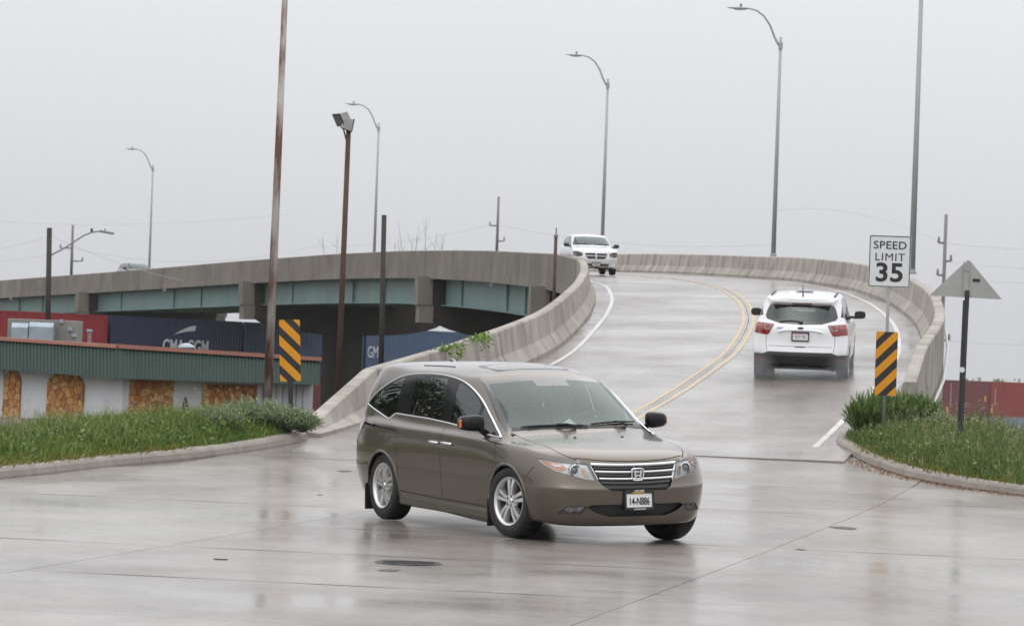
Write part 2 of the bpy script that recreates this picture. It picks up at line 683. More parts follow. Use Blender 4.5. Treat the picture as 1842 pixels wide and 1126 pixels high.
M_yel = paint('yellow road paint', srgb(192, 158, 86), srgb(158, 142, 114), .18)
M_wht = paint('white road paint', srgb(214, 213, 210), srgb(172, 168, 162), .2)
strip('centre_line', 64.0, 300, -.12, .085, M_yel, dz=.006)
strip('centre_line', 64.0, 300, .12, .085, M_yel, dz=.006)
strip('edge_line', 61.5, 300, 3.5, .10, M_wht, dz=.006)
offw = interp([50, 56, 60, 64, 70, 78, 95, 110, 320], [-7.2, -3.9, -3.45, -3.3, -3.2, -3.25, -3.55, -3.6, -3.6])
strip('edge_line', 57.0, 300, 0, .10, M_wht, offf=offw, dz=.006)

# ------------------------------------------------------------------ kerbs and grass banks of the junction corners
LK = [(-3.05, 59.4), (-3.25, 58.4), (-4.05, 55.6), (-4.75, 53.6), (-5.36, 51.9), (-6.0, 49.2), (-6.6, 46.8), (-7.6, 44.4), (-9.6, 42.2), (-13, 40.9), (-20, 40.2), (-36, 39.4)]
RK = [(5.35, 63.2), (5.2, 61.6), (5.28, 60.2), (5.5, 58.0), (5.85, 55.9), (6.4, 54.2), (7.2, 52.6), (8.6, 51.0), (11, 49.6), (16, 48.4), (24, 47.6), (36, 46.8)]


def smooth_pts(P, k=8):
    out = []
    for i in range(len(P) - 1):
        p0, p1, p2, p3 = [Vector((*P[max(0, min(len(P) - 1, j))], 0)) for j in (i - 1, i, i + 1, i + 2)]
        for t in np.linspace(0, 1, k, endpoint=False):
            out.append(.5 * ((2 * p1) + (-p0 + p2) * t + (2 * p0 - 5 * p1 + 4 * p2 - p3) * t * t + (-p0 + 3 * p1 - 3 * p2 + p3) * t ** 3))
    out.append(Vector((*P[-1], 0)))
    return out


M_kerb = mat('kerb concrete', srgb(150, 140, 130), .7, col2=srgb(112, 103, 95), scale=2.5, detail=8, bump=.3, bscale=20, space='world', coat=.25, coat_rough=.3)
KP = [(0, -.03), (.0, .02), (.02, .09), (.05, .125), (.09, .14), (.19, .145), (.21, .10), (.21, -.1)]


def kerb(P, side, label):
    """side=+1: the bank lies to the right of the walking direction"""
    pts = smooth_pts(P, 6)
    root = empty('kerb', (pts[0].x, pts[0].y, H(pts[0].y)))
    acc, i0 = 0.0, 0
    cuts = [0]
    for i in range(1, len(pts)):
        acc += (pts[i] - pts[i - 1]).length
        if acc > 3.0:
            cuts.append(i)
            acc = 0
    if cuts[-1] != len(pts) - 1:
        cuts.append(len(pts) - 1)
    for a, b_ in zip(cuts[:-1], cuts[1:]):
        V, Fc = [], []
        sub = [p.copy() for p in pts[a:b_ + 1]]
        d = (sub[1] - sub[0]).normalized()
        sub[0] += d * .008
        for i, p in enumerate(sub):
            t = (sub[min(i + 1, len(sub) - 1)] - sub[max(i - 1, 0)]).normalized()
            n = Vector((t.y, -t.x, 0)) * side
            for (o_, h) in KP:
                q = p + n * o_
                V.append(Vector((q.x, q.y, H(p.y) + h)) - root.location)
        k = len(KP)
        for i in range(len(sub) - 1):
            for j in range(k - 1):
                Fc.append((i * k + j, i * k + j + 1, i * k + k + j + 1, i * k + k + j))
        Fc.append(tuple(range(k)))
        Fc.append(tuple((len(sub) - 1) * k + j for j in range(k))[::-1])
        from_py('kerb_stone', V, Fc, root, M_kerb, smooth=False)
    tag(root, label, 'kerb')
    return pts


LKP = kerb(LK, 1, 'grey concrete kerb curving along the left grass bank')
RKP = kerb(RK, -1, 'grey concrete kerb rounding the right grass bank below the triangular sign')


def bank(name, pts, side, prof):
    """soil bank behind a kerb: prof = list of (distance behind kerb, height over street)"""
    V, Fc = [], []
    k = len(prof)
    for i, p in enumerate(pts):
        t = (pts[min(i + 1, len(pts) - 1)] - pts[max(i - 1, 0)]).normalized()
        n = Vector((t.y, -t.x, 0)) * side
        for (o_, h) in prof:
            q = p + n * o_
            z = H(p.y) + h + (0.05 * math.sin(q.x * 1.7 + q.y * 1.1) if o_ > .3 else 0)
            if h < -1:
                z = GROUND_Z - .1
            V.append((q.x, q.y, z))
    for i in range(len(pts) - 1):
        for j in range(k - 1):
            Fc.append((i * k + j, i * k + j + 1, i * k + k + j + 1, i * k + k + j))
    o = from_py(name, V, Fc, None, M_soil)
    tag(o, kind='structure')
    return o


bank('verge', LKP, 1, [(.20, .12), (.6, .17), (1.3, .20), (2.4, .18), (5.2, .12), (6.2, -.3), (11, -9)])
bank('verge', RKP, -1, [(.20, .12), (.6, .18), (1.4, .22), (2.6, .16), (4.2, .05), (5.2, -.3), (10, -9)])

# ------------------------------------------------------------------ viaduct
via = empty('viaduct', (XCf(59.5), 59.5, H(59.5)))
tag(via, 'curved concrete road viaduct on teal steel girders rising behind the minivan', 'bridge')
VO = via.location.copy()
# jersey barrier profile: (distance outwards from toe, height)
BP = [(0, 0), (.0, .09), (.165, .33), (.235, .80), (.26, .825), (.43, .825), (.46, .80), (.46, .40), (.46, -.45)]


def barrier_section(y0, y1, side, toe, taper=None, outer=-.45, m=None, n=None, name='barrier_section', notch=False):
    n = n or max(3, int((y1 - y0) / 1.5))
    V, Fc = [], []
    k = len(BP)
    for i in range(n + 1):
        y = y0 + .028 + (y1 - y0 - .056) * i / n
        sc = taper(y) if taper else 1.0
        for (o_, h) in BP:
            hh = (h if h <= .10 else max(.105 + .02 * h, h * sc) if h < .40 else max(.13 + .02 * h, h * sc)) if h >= 0 else outer
            p = path(y, side * ((toe(y) if callable(toe) else toe) + o_), hh)
            if hh < -2:
                p.z = GROUND_Z
            V.append(p - VO)
    for i in range(n):
        for j in range(k - 1):
            Fc.append((i * k + j, i * k + j + 1, i * k + k + j + 1, i * k + k + j))
    Fc.append(tuple(range(k)))
    Fc.append(tuple(n * k + j for j in range(k))[::-1])
    bm = bmesh.new()
    bv = [bm.verts.new(v) for v in V]
    for f in Fc:
        bm.faces.new([bv[i] for i in f])
    bmesh.ops.recalc_face_normals(bm, faces=bm.faces)
    return from_bm(name, bm, via, m or M_concrete, auto=11)


def joint_filler(y, side, toe):
    V = []
    for yy in (y - .04, y + .04):
        for (o_, h) in BP:
            hh = h * .985 if h > 0 else max(h, -.4)
            q = path(yy, side * ((toe(yy) if callable(toe) else toe) + .006 + o_ * .97), hh)
            V.append(q - VO)
    k = len(BP)
    from_py('joint_filler', V, [(j, j + 1, k + j + 1, k + j) for j in range(k - 1)], via, M_joint)


ltaper = lambda y: float(np.interp(y, [59.2, 64.0], [.10, 1.0]))
for y0, y1 in ((59.2, 64.2), (64.2, 69.5), (69.5, 75), (75, 82), (82, 90), (90, 98)):
    barrier_section(y0, y1, -1, LTOE, taper=ltaper if y0 < 64 else None, outer=-9, n=16 if y0 < 64 else None)
    joint_filler(y1, -1, LTOE)
yy = 98
while yy < 316:
    st = 8 if yy < 150 else 12
    barrier_section(yy, yy + st, -1, LTOE, outer=-.42, m=M_concrete if yy < 118 else M_oldcon)
    joint_filler(yy + st, -1, LTOE)
    yy += st
rtaper = interp([69.8, 70.0, 71.2, 72.5, 73.2, 90], [.45, .5, .8, .97, 1.0, 1.0])
for y0, y1 in ((69.8, 74.5), (74.5, 80), (80, 86), (86, 93)):
    barrier_section(y0, y1, 1, 4.0, taper=rtaper if y0 < 71 else None, outer=-9, n=12 if y0 < 71 else None)
    joint_filler(y1, 1, 4.0)
yy = 93
while yy < 316:
    st = 8 if yy < 150 else 12
    barrier_section(yy, yy + st, 1, 4.0, outer=-.42)
    joint_filler(yy + st, 1, 4.0)
    yy += st


def sweep(name, y0, y1, prof, parent, m, step=4.0, close=True):
    """cross-section (offset, height over road) swept along the ramp"""
    n = max(1, int(round((y1 - y0) / step)))
    V, Fc = [], []
    k = len(prof)
    base = VO
    for i in range(n + 1):
        y = y0 + (y1 - y0) * i / n
        for (o_, h) in prof:
            V.append(path(y, o_, h) - base)
    for i in range(n):
        for j in range(k):
            j2 = (j + 1) % k
            Fc.append((i * k + j, i * k + j2, i * k + k + j2, i * k + k + j))
    Fc.append(tuple(range(k)))
    Fc.append(tuple(n * k + j for j in range(k))[::-1])
    bm = bmesh.new()
    bv = [bm.verts.new(v) for v in V]
    for f in Fc:
        bm.faces.new([bv[i] for i in f])
    bmesh.ops.recalc_face_normals(bm, faces=bm.faces)
    return from_bm(name, bm, parent, m)


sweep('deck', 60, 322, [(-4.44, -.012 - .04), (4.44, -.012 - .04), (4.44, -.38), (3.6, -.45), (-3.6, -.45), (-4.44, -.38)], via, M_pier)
sweep('deck_edge', 100, 318, [(-4.53, -.16), (-4.475, -.16), (-4.475, -.455), (-4.53, -.455)], via, M_oldcon)
sweep('drip_joint', 100, 318, [(-4.484, -.115), (-4.474, -.115), (-4.474, -.158), (-4.484, -.158)], via, M_joint)
# abutment under the lower ramp
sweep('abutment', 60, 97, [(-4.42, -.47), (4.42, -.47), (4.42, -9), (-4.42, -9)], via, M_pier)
PIERS = [103.0, 139.5, 177.0, 217.0, 257.0, 297.0]
M_tealin = M_teal
for a, b_ in zip(PIERS[:-1], PIERS[1:]):
    for off in (-3.75, -1.9, 0, 1.9, 3.75):
        mid = (a + b_) / 2
        for (c0, c1) in ((a + .5, mid - .03), (mid + .03, b_ - .5)):
            g = sweep('girder', c0, c1, [(off - .2, -.46), (off + .2, -.46), (off + .2, -.50), (off + .015, -.50), (off + .015, -1.62), (off + .22, -1.62), (off + .22, -1.66), (off - .22, -1.66), (off - .22, -1.62), (off - .015, -1.62), (off - .015, -.50), (off - .2, -.50)], via, M_teal, step=4.5)
            if off == -3.75:
                for ys in np.arange(c0 + .3, c1, 13):
                    sweep('stiffener', ys, ys + .05, [(off - .11, -.505), (off - .02, -.505), (off - .02, -1.615), (off - .11, -1.615)], g, M_teal)
        # cross frames between the girders
    for ys in np.arange(a + 6, b_ - 3, 7.0):
        sweep('cross_frame', ys, ys + .12, [(-3.7, -.95), (3.7, -.95), (3.7, -1.35), (-3.7, -1.35)], via, M_teal)
for k, py in enumerate(PIERS):
    root = empty('pier')
    root.parent = via
    c = path(py, 0)
    e = path(py, 1) - c
    e.z = 0
    e.normalize()
    t = Vector((-e.y, e.x, 0))

    def P3(a, b_, h, c=c, e=e, t=t):
        return c + e * a + Vector((0, 0, b_)) + t * h - VO
    # hammerhead cap: (offset, level under road)
    cc = .9
    cr_ = 6.7 if 200 < py < 230 else 5.7 if 170 < py < 200 else 4.35
    cap = [(-4.35, -.47), (cr_, -.47), (cr_, -2.15)]
    cap += [(cc + 1.1 + (cr_ - cc - 1.1) * math.cos(a_), -2.15 - 1.05 * math.sin(a_)) for a_ in np.linspace(.1, 1.5, 8)]
    cap += [(cc + 1.1, -3.25), (cc - 1.1, -3.25)]
    cap += [(cc - 1.1 - (4.35 + cc - 1.1) * math.cos(a_), -2.15 - 1.05 * math.sin(a_)) for a_ in np.linspace(1.5, .1, 8)]
    cap += [(-4.35, -2.15)]
    mb = MB()
    mb.prism(cap, -.45, .45, P3)
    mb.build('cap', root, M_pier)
    mb = MB()
    for sgn in (-1, 1):
        mb = MB()
        if sgn > 0 and cr_ > 5:
            continue
        mb.prism([(sgn * 4.36, -.46), (sgn * 5.05, -.46), (sgn * 5.05, -1.75), (sgn * 4.36, -1.75)], -.5, .5, P3)
        mb.prism([(sgn * 4.30, -1.76), (sgn * 4.96, -1.76), (sgn * 4.96, -2.55), (sgn * 4.30, -2.55)], -.47, .47, P3)
        mb.build('pilaster', root, M_oldcon)
    mb = MB()
    mb.prism([(cc - 1.05, -3.2), (cc + 1.05, -3.2), (cc + 1.05, GROUND_Z - c.z - .2), (cc - 1.05, GROUND_Z - c.z - .2)], -.40, .40, P3)
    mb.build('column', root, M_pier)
for ys in (158.5, 197, 237, 277):
    sweep('bracket', ys - .35, ys + .35, [(-4.52, -.30), (-4.48, -.30), (-4.48, -.62), (-4.52, -.62)], via, M_oldcon, step=.7)
# ------------------------------------------------------------------ car body toolkit: a smooth shell from control loops, cut into panels


def spline_eval(P, t, mirror=True):
    """cubic B-spline through the control rows P[n, ...] (nearly interpolating), sampled at t in [0, n-1]"""
    n = len(P)

    def ext(Q):
        if mirror:
            a, b_ = Q[1].copy(), Q[-2].copy()
            a[..., 1] *= -1
            b_[..., 1] *= -1
        else:
            a, b_ = 2 * Q[0] - Q[1], 2 * Q[-1] - Q[-2]
        return np.concatenate([a[None], Q, b_[None]])
    Q = P.copy()
    for _ in range(12):
        E = ext(Q)
        lim = (E[:-2] + 4 * E[1:-1] + E[2:]) / 6
        Q = Q + .9 * (P - lim)
    E = ext(Q)
    out = []
    for x in t:
        i = min(int(x), n - 2)
        f = x - i
        w = np.array([(1 - f) ** 3, 3 * f ** 3 - 6 * f * f + 4, -3 * f ** 3 + 3 * f * f + 3 * f + 1, f ** 3]) / 6
        out.append(sum(w[k] * E[i + k] for k in range(4)))
    return np.array(out)


class Shell:
    def __init__(s, loops, nr=9, nc=9, rowsub=None):
        P = np.array(loops, float)                      # [loop, column, xyz], left half
        nL, nC = P.shape[:2]
        tr = np.linspace(0, nL - 1, (nL - 1) * nr + 1)
        tcn = np.linspace(0, nC - 1, (nC - 1) * nc + 1)
        G = spline_eval(P, tr, mirror=False)
        G = np.swapaxes(spline_eval(np.swapaxes(G, 0, 1).copy(), tcn, mirror=True), 0, 1)
        G[:, 0, 1] = 0
        G[:, -1, 1] = 0
        G[-1, :, 1] = 0
        s.G, s.nr, s.nc = G, nr, nc
        s.bm = s.grid_bm(0, G.shape[0] - 1)
        s.bvh = BVHTree.FromBMesh(s.bm)
        from mathutils.kdtree import KDTree
        s.kd = KDTree(len(s.bm.verts))
        s.kn = []
        for i, v in enumerate(s.bm.verts):
            s.kd.insert(v.co, i)
            s.kn.append(v.normal.copy())
        s.kd.balance()

    def smooth_normals(s, me):
        """give a cut-out piece the shading of the uncut body"""
        out = []
        for v in me.vertices:
            n = Vector()
            for (co, i, d) in s.kd.find_n(v.co, 4):
                n += s.kn[i] / (d * d + 1e-7)
            out.append(n.normalized())
        me.normals_split_custom_set_from_vertices(out)

    def grid_bm(s, r0, r1, inset=0.0):
        G = s.G
        bm = bmesh.new()
        M = G.shape[1]
        full = 2 * (M - 1)
        vid = {}
        for i in range(r0, r1 + 1):
            for j in range(full):
                p = G[i, j] if j < M else G[i, full - j] * np.array([1, -1, 1])
                vid[i, j] = bm.verts.new(p)
        for i in range(r0, r1):
            for j in range(full):
                j2 = (j + 1) % full
                bm.faces.new((vid[i, j], vid[i + 1, j], vid[i + 1, j2], vid[i, j2]))
        bmesh.ops.remove_doubles(bm, verts=bm.verts, dist=1e-5)
        bmesh.ops.recalc_face_normals(bm, faces=bm.faces)
        bm.normal_update()
        f = max(bm.faces, key=lambda q: q.calc_center_median().x)
        if f.normal.x < 0:
            bmesh.ops.reverse_faces(bm, faces=bm.faces)
            bm.normal_update()
        if inset:
            nn = {v: v.normal.copy() for v in bm.verts}
            for v in bm.verts:
                v.co -= nn[v] * inset
        return bm

    AX = {'y': (0, 2), 'x': (1, 2), 'z': (0, 1)}

    def hit(s, axis, a, b_, sgn=1, off=0.0):
        """surface point seen along an axis at 2-D coordinates (a, b)"""
        if axis == 'y':
            o, d = Vector((a, 3 * sgn, b_)), Vector((0, -sgn, 0))
        elif axis == 'x':
            o, d = Vector((8 * sgn, a, b_)), Vector((-sgn, 0, 0))
        else:
            o, d = Vector((a, b_, 4)), Vector((0, 0, -1))
        p, n, _, _ = s.bvh.ray_cast(o, d)
        if p is None:
            p, n, _, _ = s.bvh.find_nearest(o + d * (2.0 if axis == 'y' else 7.0 if axis == 'x' else 2.5))
        return p + n * off

    def cut(s, poly, axis='y', sgn=1, nmin=.15):
        ia, ib = s.AX[axis]
        k = {'y': 1, 'x': 0, 'z': 2}[axis]
        pa = [p[0] for p in poly]
        pb = [p[1] for p in poly]
        e = 1e-4
        a0, a1, b0, b1 = min(pa) - e, max(pa) + e, min(pb) - e, max(pb) + e
        cand = set()
        for f in s.bm.faces:
            c = f.verts[0].co
            if not (a0 - .2 < c[ia] < a1 + .2 and b0 - .2 < c[ib] < b1 + .2) or f.normal[k] * sgn < nmin:
                continue
            if axis == 'y' and f.verts[0].co.y * sgn < .05:
                continue
            xa = [v.co[ia] for v in f.verts]
            if max(xa) < a0 or min(xa) > a1:
                continue
            xb = [v.co[ib] for v in f.verts]
            if max(xb) < b0 or min(xb) > b1:
                continue
            cand.add(f)
        # work on a small copy of the faces concerned, then put the pieces back
        cand = list(cand)
        tb = bmesh.new()
        lay = tb.verts.layers.int.new('oid')
        orig, vm = [], {}
        tf = set()
        for f in cand:
            vs3 = []
            for v in f.verts:
                if v not in vm:
                    nv = tb.verts.new(v.co)
                    nv[lay] = len(orig) + 1
                    orig.append(v)
                    vm[v] = nv
                vs3.append(vm[v])
            tf.add(tb.faces.new(vs3))
        touched = False
        n = len(poly)
        for i in range(n):
            p, q = poly[i], poly[(i + 1) % n]
            d = (q[0] - p[0], q[1] - p[1])
            L = math.hypot(*d)
            if L < 1e-6:
                continue
            co, no = [0, 0, 0], [0, 0, 0]
            co[ia], co[ib] = p
            no[ia], no[ib] = d[1] / L, -d[0] / L
            lo_a, hi_a = min(p[0], q[0]) - e, max(p[0], q[0]) + e
            lo_b, hi_b = min(p[1], q[1]) - e, max(p[1], q[1]) + e
            sub = []
            for f in tf:
                cs = [v.co for v in f.verts]
                xa = [c[ia] for c in cs]
                if max(xa) < lo_a or min(xa) > hi_a:
                    continue
                xb = [c[ib] for c in cs]
                if max(xb) < lo_b or min(xb) > hi_b:
                    continue
                ds = [(a_ - p[0]) * no[ia] + (b_ - p[1]) * no[ib] for a_, b_ in zip(xa, xb)]
                if max(ds) > 1e-6 and min(ds) < -1e-6:
                    sub.append(f)
            if not sub:
                continue
            geom = set(sub)
            for f in sub:
                geom.update(f.edges)
                geom.update(f.verts)
            bmesh.ops.bisect_plane(tb, geom=list(geom), dist=1e-6, plane_co=co, plane_no=no)
            tf = set(tb.faces)
        bmesh.ops.delete(s.bm, geom=cand, context='FACES_ONLY')
        tb.normal_update()
        back = {}
        inside = []
        seen = set()
        for v in tb.verts:
            k_ = v[lay]
            # vertices born from a cut inherit an id by interpolation: keep it only if the place agrees
            if 0 < k_ <= len(orig) and orig[k_ - 1].is_valid and (orig[k_ - 1].co - v.co).length < 1e-7 and k_ not in seen:
                back[v] = orig[k_ - 1]
                seen.add(k_)
            else:
                back[v] = s.bm.verts.new(v.co)
                back[v].normal = v.normal
        for f in tb.faces:
            try:
                nf = s.bm.faces.new([back[v] for v in f.verts])
            except ValueError:
                continue
            nf.normal_update()
            nf.smooth = True
            c = nf.calc_center_median()
            if s.inpoly(c[ia], c[ib], poly):
                inside.append(nf)
        tb.free()
        for f in inside:
            for v in f.verts:
                if v.normal.length < .5:
                    v.normal_update()
        return inside

    @staticmethod
    def inpoly(x, y, P):
        r_ = False
        j = len(P) - 1
        for i in range(len(P)):
            if (P[i][1] > y) != (P[j][1] > y) and x < (P[j][0] - P[i][0]) * (y - P[i][1]) / (P[j][1] - P[i][1]) + P[i][0]:
                r_ = not r_
            j = i
        return r_

    def drop(s, faces):
        bmesh.ops.delete(s.bm, geom=faces, context='FACES_ONLY')

    def take(s, faces, name, parent, m, push=0.0, delete=True, thick=0.0):
        """turn cut-out faces into a part of its own; returns object"""
        bm = bmesh.new()
        vm = {}
        for f in faces:
            for v in f.verts:
                if v not in vm:
                    vm[v] = bm.verts.new(v.co + v.normal * push)
            try:
                bm.faces.new([vm[v] for v in f.verts])
            except ValueError:
                pass
        if delete:
            s.drop(faces)
        o = from_bm(name, bm, parent, m, smooth=True)
        s.smooth_normals(o.data)
        return o

    def strip(s, pts, axis, sgn, w, off, name, parent, m, closed=False, thick=.004, shift=0.0):
        """a raised band along a 2-D polyline on the surface"""
        n = len(pts)
        V, Fc = [], []
        for i, p in enumerate(pts):
            if closed:
                a, b_ = pts[i - 1], pts[(i + 1) % n]
            else:
                a, b_ = pts[max(0, i - 1)], pts[min(n - 1, i + 1)]
            d = Vector((b_[0] - a[0], b_[1] - a[1]))
            d.normalize()
            nn = Vector((-d.y, d.x))
            for q, o_ in ((-.5 * w + shift, off - thick), (-.3 * w + shift, off + thick), (.3 * w + shift, off + thick), (.5 * w + shift, off - thick)):
                V.append(s.hit(axis, p[0] + nn.x * q, p[1] + nn.y * q, sgn, o_))
        for i in range(n if closed else n - 1):
            i2 = (i + 1) % n
            for k in range(3):
                Fc.append((i * 4 + k, i * 4 + k + 1, i2 * 4 + k + 1, i2 * 4 + k))
        mb = MB()
        mb.add(V, Fc)
        return mb.build(name, parent, m, smooth=True)

    def done(s, name, parent, m):
        bmesh.ops.delete(s.bm, geom=[v for v in s.bm.verts if not v.link_faces], context='VERTS')
        s.bm.normal_update()
        o = from_bm(name, s.bm, parent, m, smooth=True)
        s.smooth_normals(o.data)
        return o


def ribbon(pts, w):
    """polygon of width w round an open polyline"""
    a, b_ = [], []
    n = len(pts)
    for i, p in enumerate(pts):
        q0, q1 = pts[max(0, i - 1)], pts[min(n - 1, i + 1)]
        d = Vector((q1[0] - q0[0], q1[1] - q0[1])).normalized()
        a.append((p[0] - d.y * w / 2, p[1] + d.x * w / 2))
        b_.append((p[0] + d.y * w / 2, p[1] - d.x * w / 2))
    return a + b_[::-1]


def grow(P, d):
    """offset a closed polygon outwards by d"""
    n = len(P)
    area = sum(P[i - 1][0] * P[i][1] - P[i][0] * P[i - 1][1] for i in range(n))
    sg = 1 if area > 0 else -1
    out = []
    for i in range(n):
        p0, p, p1 = Vector(P[i - 1]), Vector(P[i]), Vector(P[(i + 1) % n])
        e0, e1 = (p - p0).normalized(), (p1 - p).normalized()
        n0, n1 = Vector((e0.y, -e0.x)) * sg, Vector((e1.y, -e1.x)) * sg
        b_ = (n0 + n1)
        L = b_.length
        b_ = b_ / L if L > 1e-6 else n0
        k = d / max(.5, b_.dot(n0))
        out.append(tuple(p + b_ * k))
    return out


def rounded(P, r_=.03, k=4):
    """round the corners of a polygon"""
    out = []
    n = len(P)
    rs = r_ if hasattr(r_, '__len__') else [r_] * n
    for i in range(n):
        p0, p, p1 = Vector(P[i - 1]), Vector(P[i]), Vector(P[(i + 1) % n])
        rr = min(rs[i], (p - p0).length * .45, (p1 - p).length * .45)
        if rr < 1e-4:
            out.append(tuple(p))
            continue
        a, b_ = p + (p0 - p).normalized() * rr, p + (p1 - p).normalized() * rr
        for t in np.linspace(0, 1, k):
            out.append(tuple(a * (1 - t) ** 2 + p * 2 * t * (1 - t) + b_ * t * t))
    return out


def dense(P, step=.05, closed=True):
    out = []
    n = len(P)
    for i in range(n if closed else n - 1):
        p, q = Vector(P[i]), Vector(P[(i + 1) % n])
        k = max(1, int(math.ceil((q - p).length / step)))
        for t in range(k):
            out.append(tuple(p.lerp(q, t / k)))
    if not closed:
        out.append(tuple(P[-1]))
    return out


def curve2(P, k=6):
    """Catmull-Rom through 2-D points (open)"""
    out = []
    for i in range(len(P) - 1):
        p0, p1, p2, p3 = [Vector(P[max(0, min(len(P) - 1, j))]) for j in (i - 1, i, i + 1, i + 2)]
        for t in np.linspace(0, 1, k, endpoint=False):
            out.append(tuple(.5 * ((2 * p1) + (-p0 + p2) * t + (2 * p0 - 5 * p1 + 4 * p2 - p3) * t * t + (-p0 + 3 * p1 - 3 * p2 + p3) * t ** 3)))
    out.append(tuple(P[-1]))
    return out


def circle2(cx, cz, r_, n=40, a0=0, a1=2 * math.pi):
    return [(cx + r_ * math.cos(a), cz + r_ * math.sin(a)) for a in np.linspace(a0, a1, n, endpoint=abs(a1 - a0 - 2 * math.pi) > 1e-6)]


M_black = mat('black plastic trim', (.012, .012, .013), .45, col2=(.02, .02, .02), scale=8)
M_blackg = mat('gloss black trim', (.006, .006, .007), .15, spec=.3)
M_chrome = mat('chrome', (.82, .83, .84), .12, 1.0, col2=(.7, .71, .72), scale=5)
M_rubber = mat('wet tyre rubber', (.013, .013, .014), .42, col2=(.022, .021, .02), scale=14, bump=.2, bscale=60, coat=.08, coat_rough=.35, spec=.3)
M_alloy = mat('alloy wheel', (.74, .74, .74), .30, .85, col2=(.62, .62, .61), scale=6, bump=.05)
M_alloyd = mat('dark alloy recess', (.09, .09, .09), .4, .7, col2=(.05, .05, .05), scale=6)
M_amber = mat('amber lens', srgb(225, 128, 48), .15, col2=srgb(205, 108, 38), scale=30, coat=1, coat_rough=.03)
M_redl = mat('red lens', srgb(146, 24, 27), .12, col2=srgb(112, 15, 19), scale=25, coat=1, coat_rough=.03)
M_clear = mat('clear lamp reflector', (.92, .93, .94), .25, .1, col2=(.68, .69, .70), scale=18)
M_frit = mat('glass edge band', (.01, .01, .011), .1, coat=1, coat_rough=.02)
M_glass = glass_mat('clear car glass', (.76, .86, .82), 1.72, gcol=(.86, .97, .93))
M_glass_s = glass_mat('tinted door glass', (.36, .42, .40), 1.75)
M_glass_d = glass_mat('privacy glass', (.12, .13, .13), 1.85, dark=.45)
M_seat = mat('grey seat cloth', srgb(132, 130, 124), .8, col2=srgb(112, 110, 105), scale=20)
M_dash = mat('dark dashboard', (.03, .03, .03), .7, col2=(.045, .045, .043), scale=10)
M_white = mat('white card', (.8, .8, .8), .6)
M_lens = glass_mat('headlamp cover', (.93, .94, .94), 1.5)


def wheel(root, x, y, z, rad, rimr, width, steer=0.0, spokes=5, style='twin', name='wheel', out=1, m_rim=None):
    """a wheel standing at (x, y, z); out = +1 left side, -1 right side"""
    m_rim = m_rim or M_alloy
    e = empty(name, (x, y, z), steer)
    e.parent = root
    Mx = Matrix.Rotation(R(-90) * out, 3, 'X')        # local z -> outwards
    w = width / 2
    prof = [(rimr - .01, -w * .8), (rimr + .012, -w * .95), (rad * .86, -w * 1.02), (rad * .955, -w * .9), (rad * .99, -w * .72), (rad, -w * .4), (rad, w * .4), (rad * .99, w * .72),
            (rad * .955, w * .9), (rad * .86, w * 1.02), (rimr + .02, w * .97), (rimr + .004, w * .90), (rimr - .012, w * .8)]
    mb = MB()
    mb.lathe(prof, 44, Mx, close=True)
    # tread grooves
    ty = mb.build('tyre', e, M_rubber, auto=40)
    rim = MB()
    rim.lathe([(rimr + .006, w * .90), (rimr + .004, w * .99), (rimr - .012, w * .96), (rimr - .022, w * .80), (rimr - .030, w * .2), (rimr - .035, -w * .6)], 44, Mx)
    rim.f = [f for f in rim.f if len(f) == 4]
    hub = w * .72
    rm = rim.build('rim', e, m_rim, auto=50)
    sp = MB()
    for k in range(spokes):
        a0 = 2 * math.pi * k / spokes + .3
        for da in ((-.16, .16) if style == 'twin' else (0,)):
            wd0, wd1 = (.019, .029) if style == 'twin' else (.035, .03)
            c0, c1 = Vector((math.cos(a0 + da * 1.6), math.sin(a0 + da * 1.6), 0)) * .055, Vector((math.cos(a0 + da * 1.05), math.sin(a0 + da * 1.05), 0)) * (rimr - .016)
            d = (c1 - c0).normalized()
            nn = Vector((-d.y, d.x, 0))
            q = []
            for (c, wd, h0, h1) in ((c0, wd0, hub - .02, hub + .012), (c0.lerp(c1, .5), (wd0 + wd1) / 2, hub - .03, hub + .020), (c1, wd1, hub - .05, hub + .010)):
                q += [c - nn * wd + Vector((0, 0, h0)), c - nn * wd * .7 + Vector((0, 0, h1)), c + nn * wd * .7 + Vector((0, 0, h1)), c + nn * wd + Vector((0, 0, h0))]
            fs = []
            for s_ in range(2):
                for t_ in range(4):
                    fs.append((s_ * 4 + t_, s_ * 4 + (t_ + 1) % 4, s_ * 4 + 4 + (t_ + 1) % 4, s_ * 4 + 4 + t_))
            fs += [(0, 1, 2, 3), (8, 9, 10, 11)]
            sp.add([Mx @ v for v in q], fs)
    sp.lathe([(.0, hub + .022), (.03, hub + .021), (.036, hub + .012), (.075, hub + .006), (.085, hub - .03)], 24, Mx)
    sp.build('spokes', e, m_rim, auto=40)
    nut = MB()
    for k in range(5):
        a = 2 * math.pi * k / 5
        nut.lathe([(.011, hub), (.011, hub + .014), (.0, hub + .016)], 8, Mx, c=Mx @ Vector((.052 * math.cos(a), .052 * math.sin(a), 0)))
    nut.build('wheel_nuts', e, M_alloyd)
    br = MB()
    br.lathe([(rimr - .034, -w * .62), (rimr - .034, -w * .55), (.15, -w * .5), (.15, w * .1), (.0, w * .12)], 32, Mx)
    br.build('brake_disc', e, M_alloyd, auto=40)
    return e


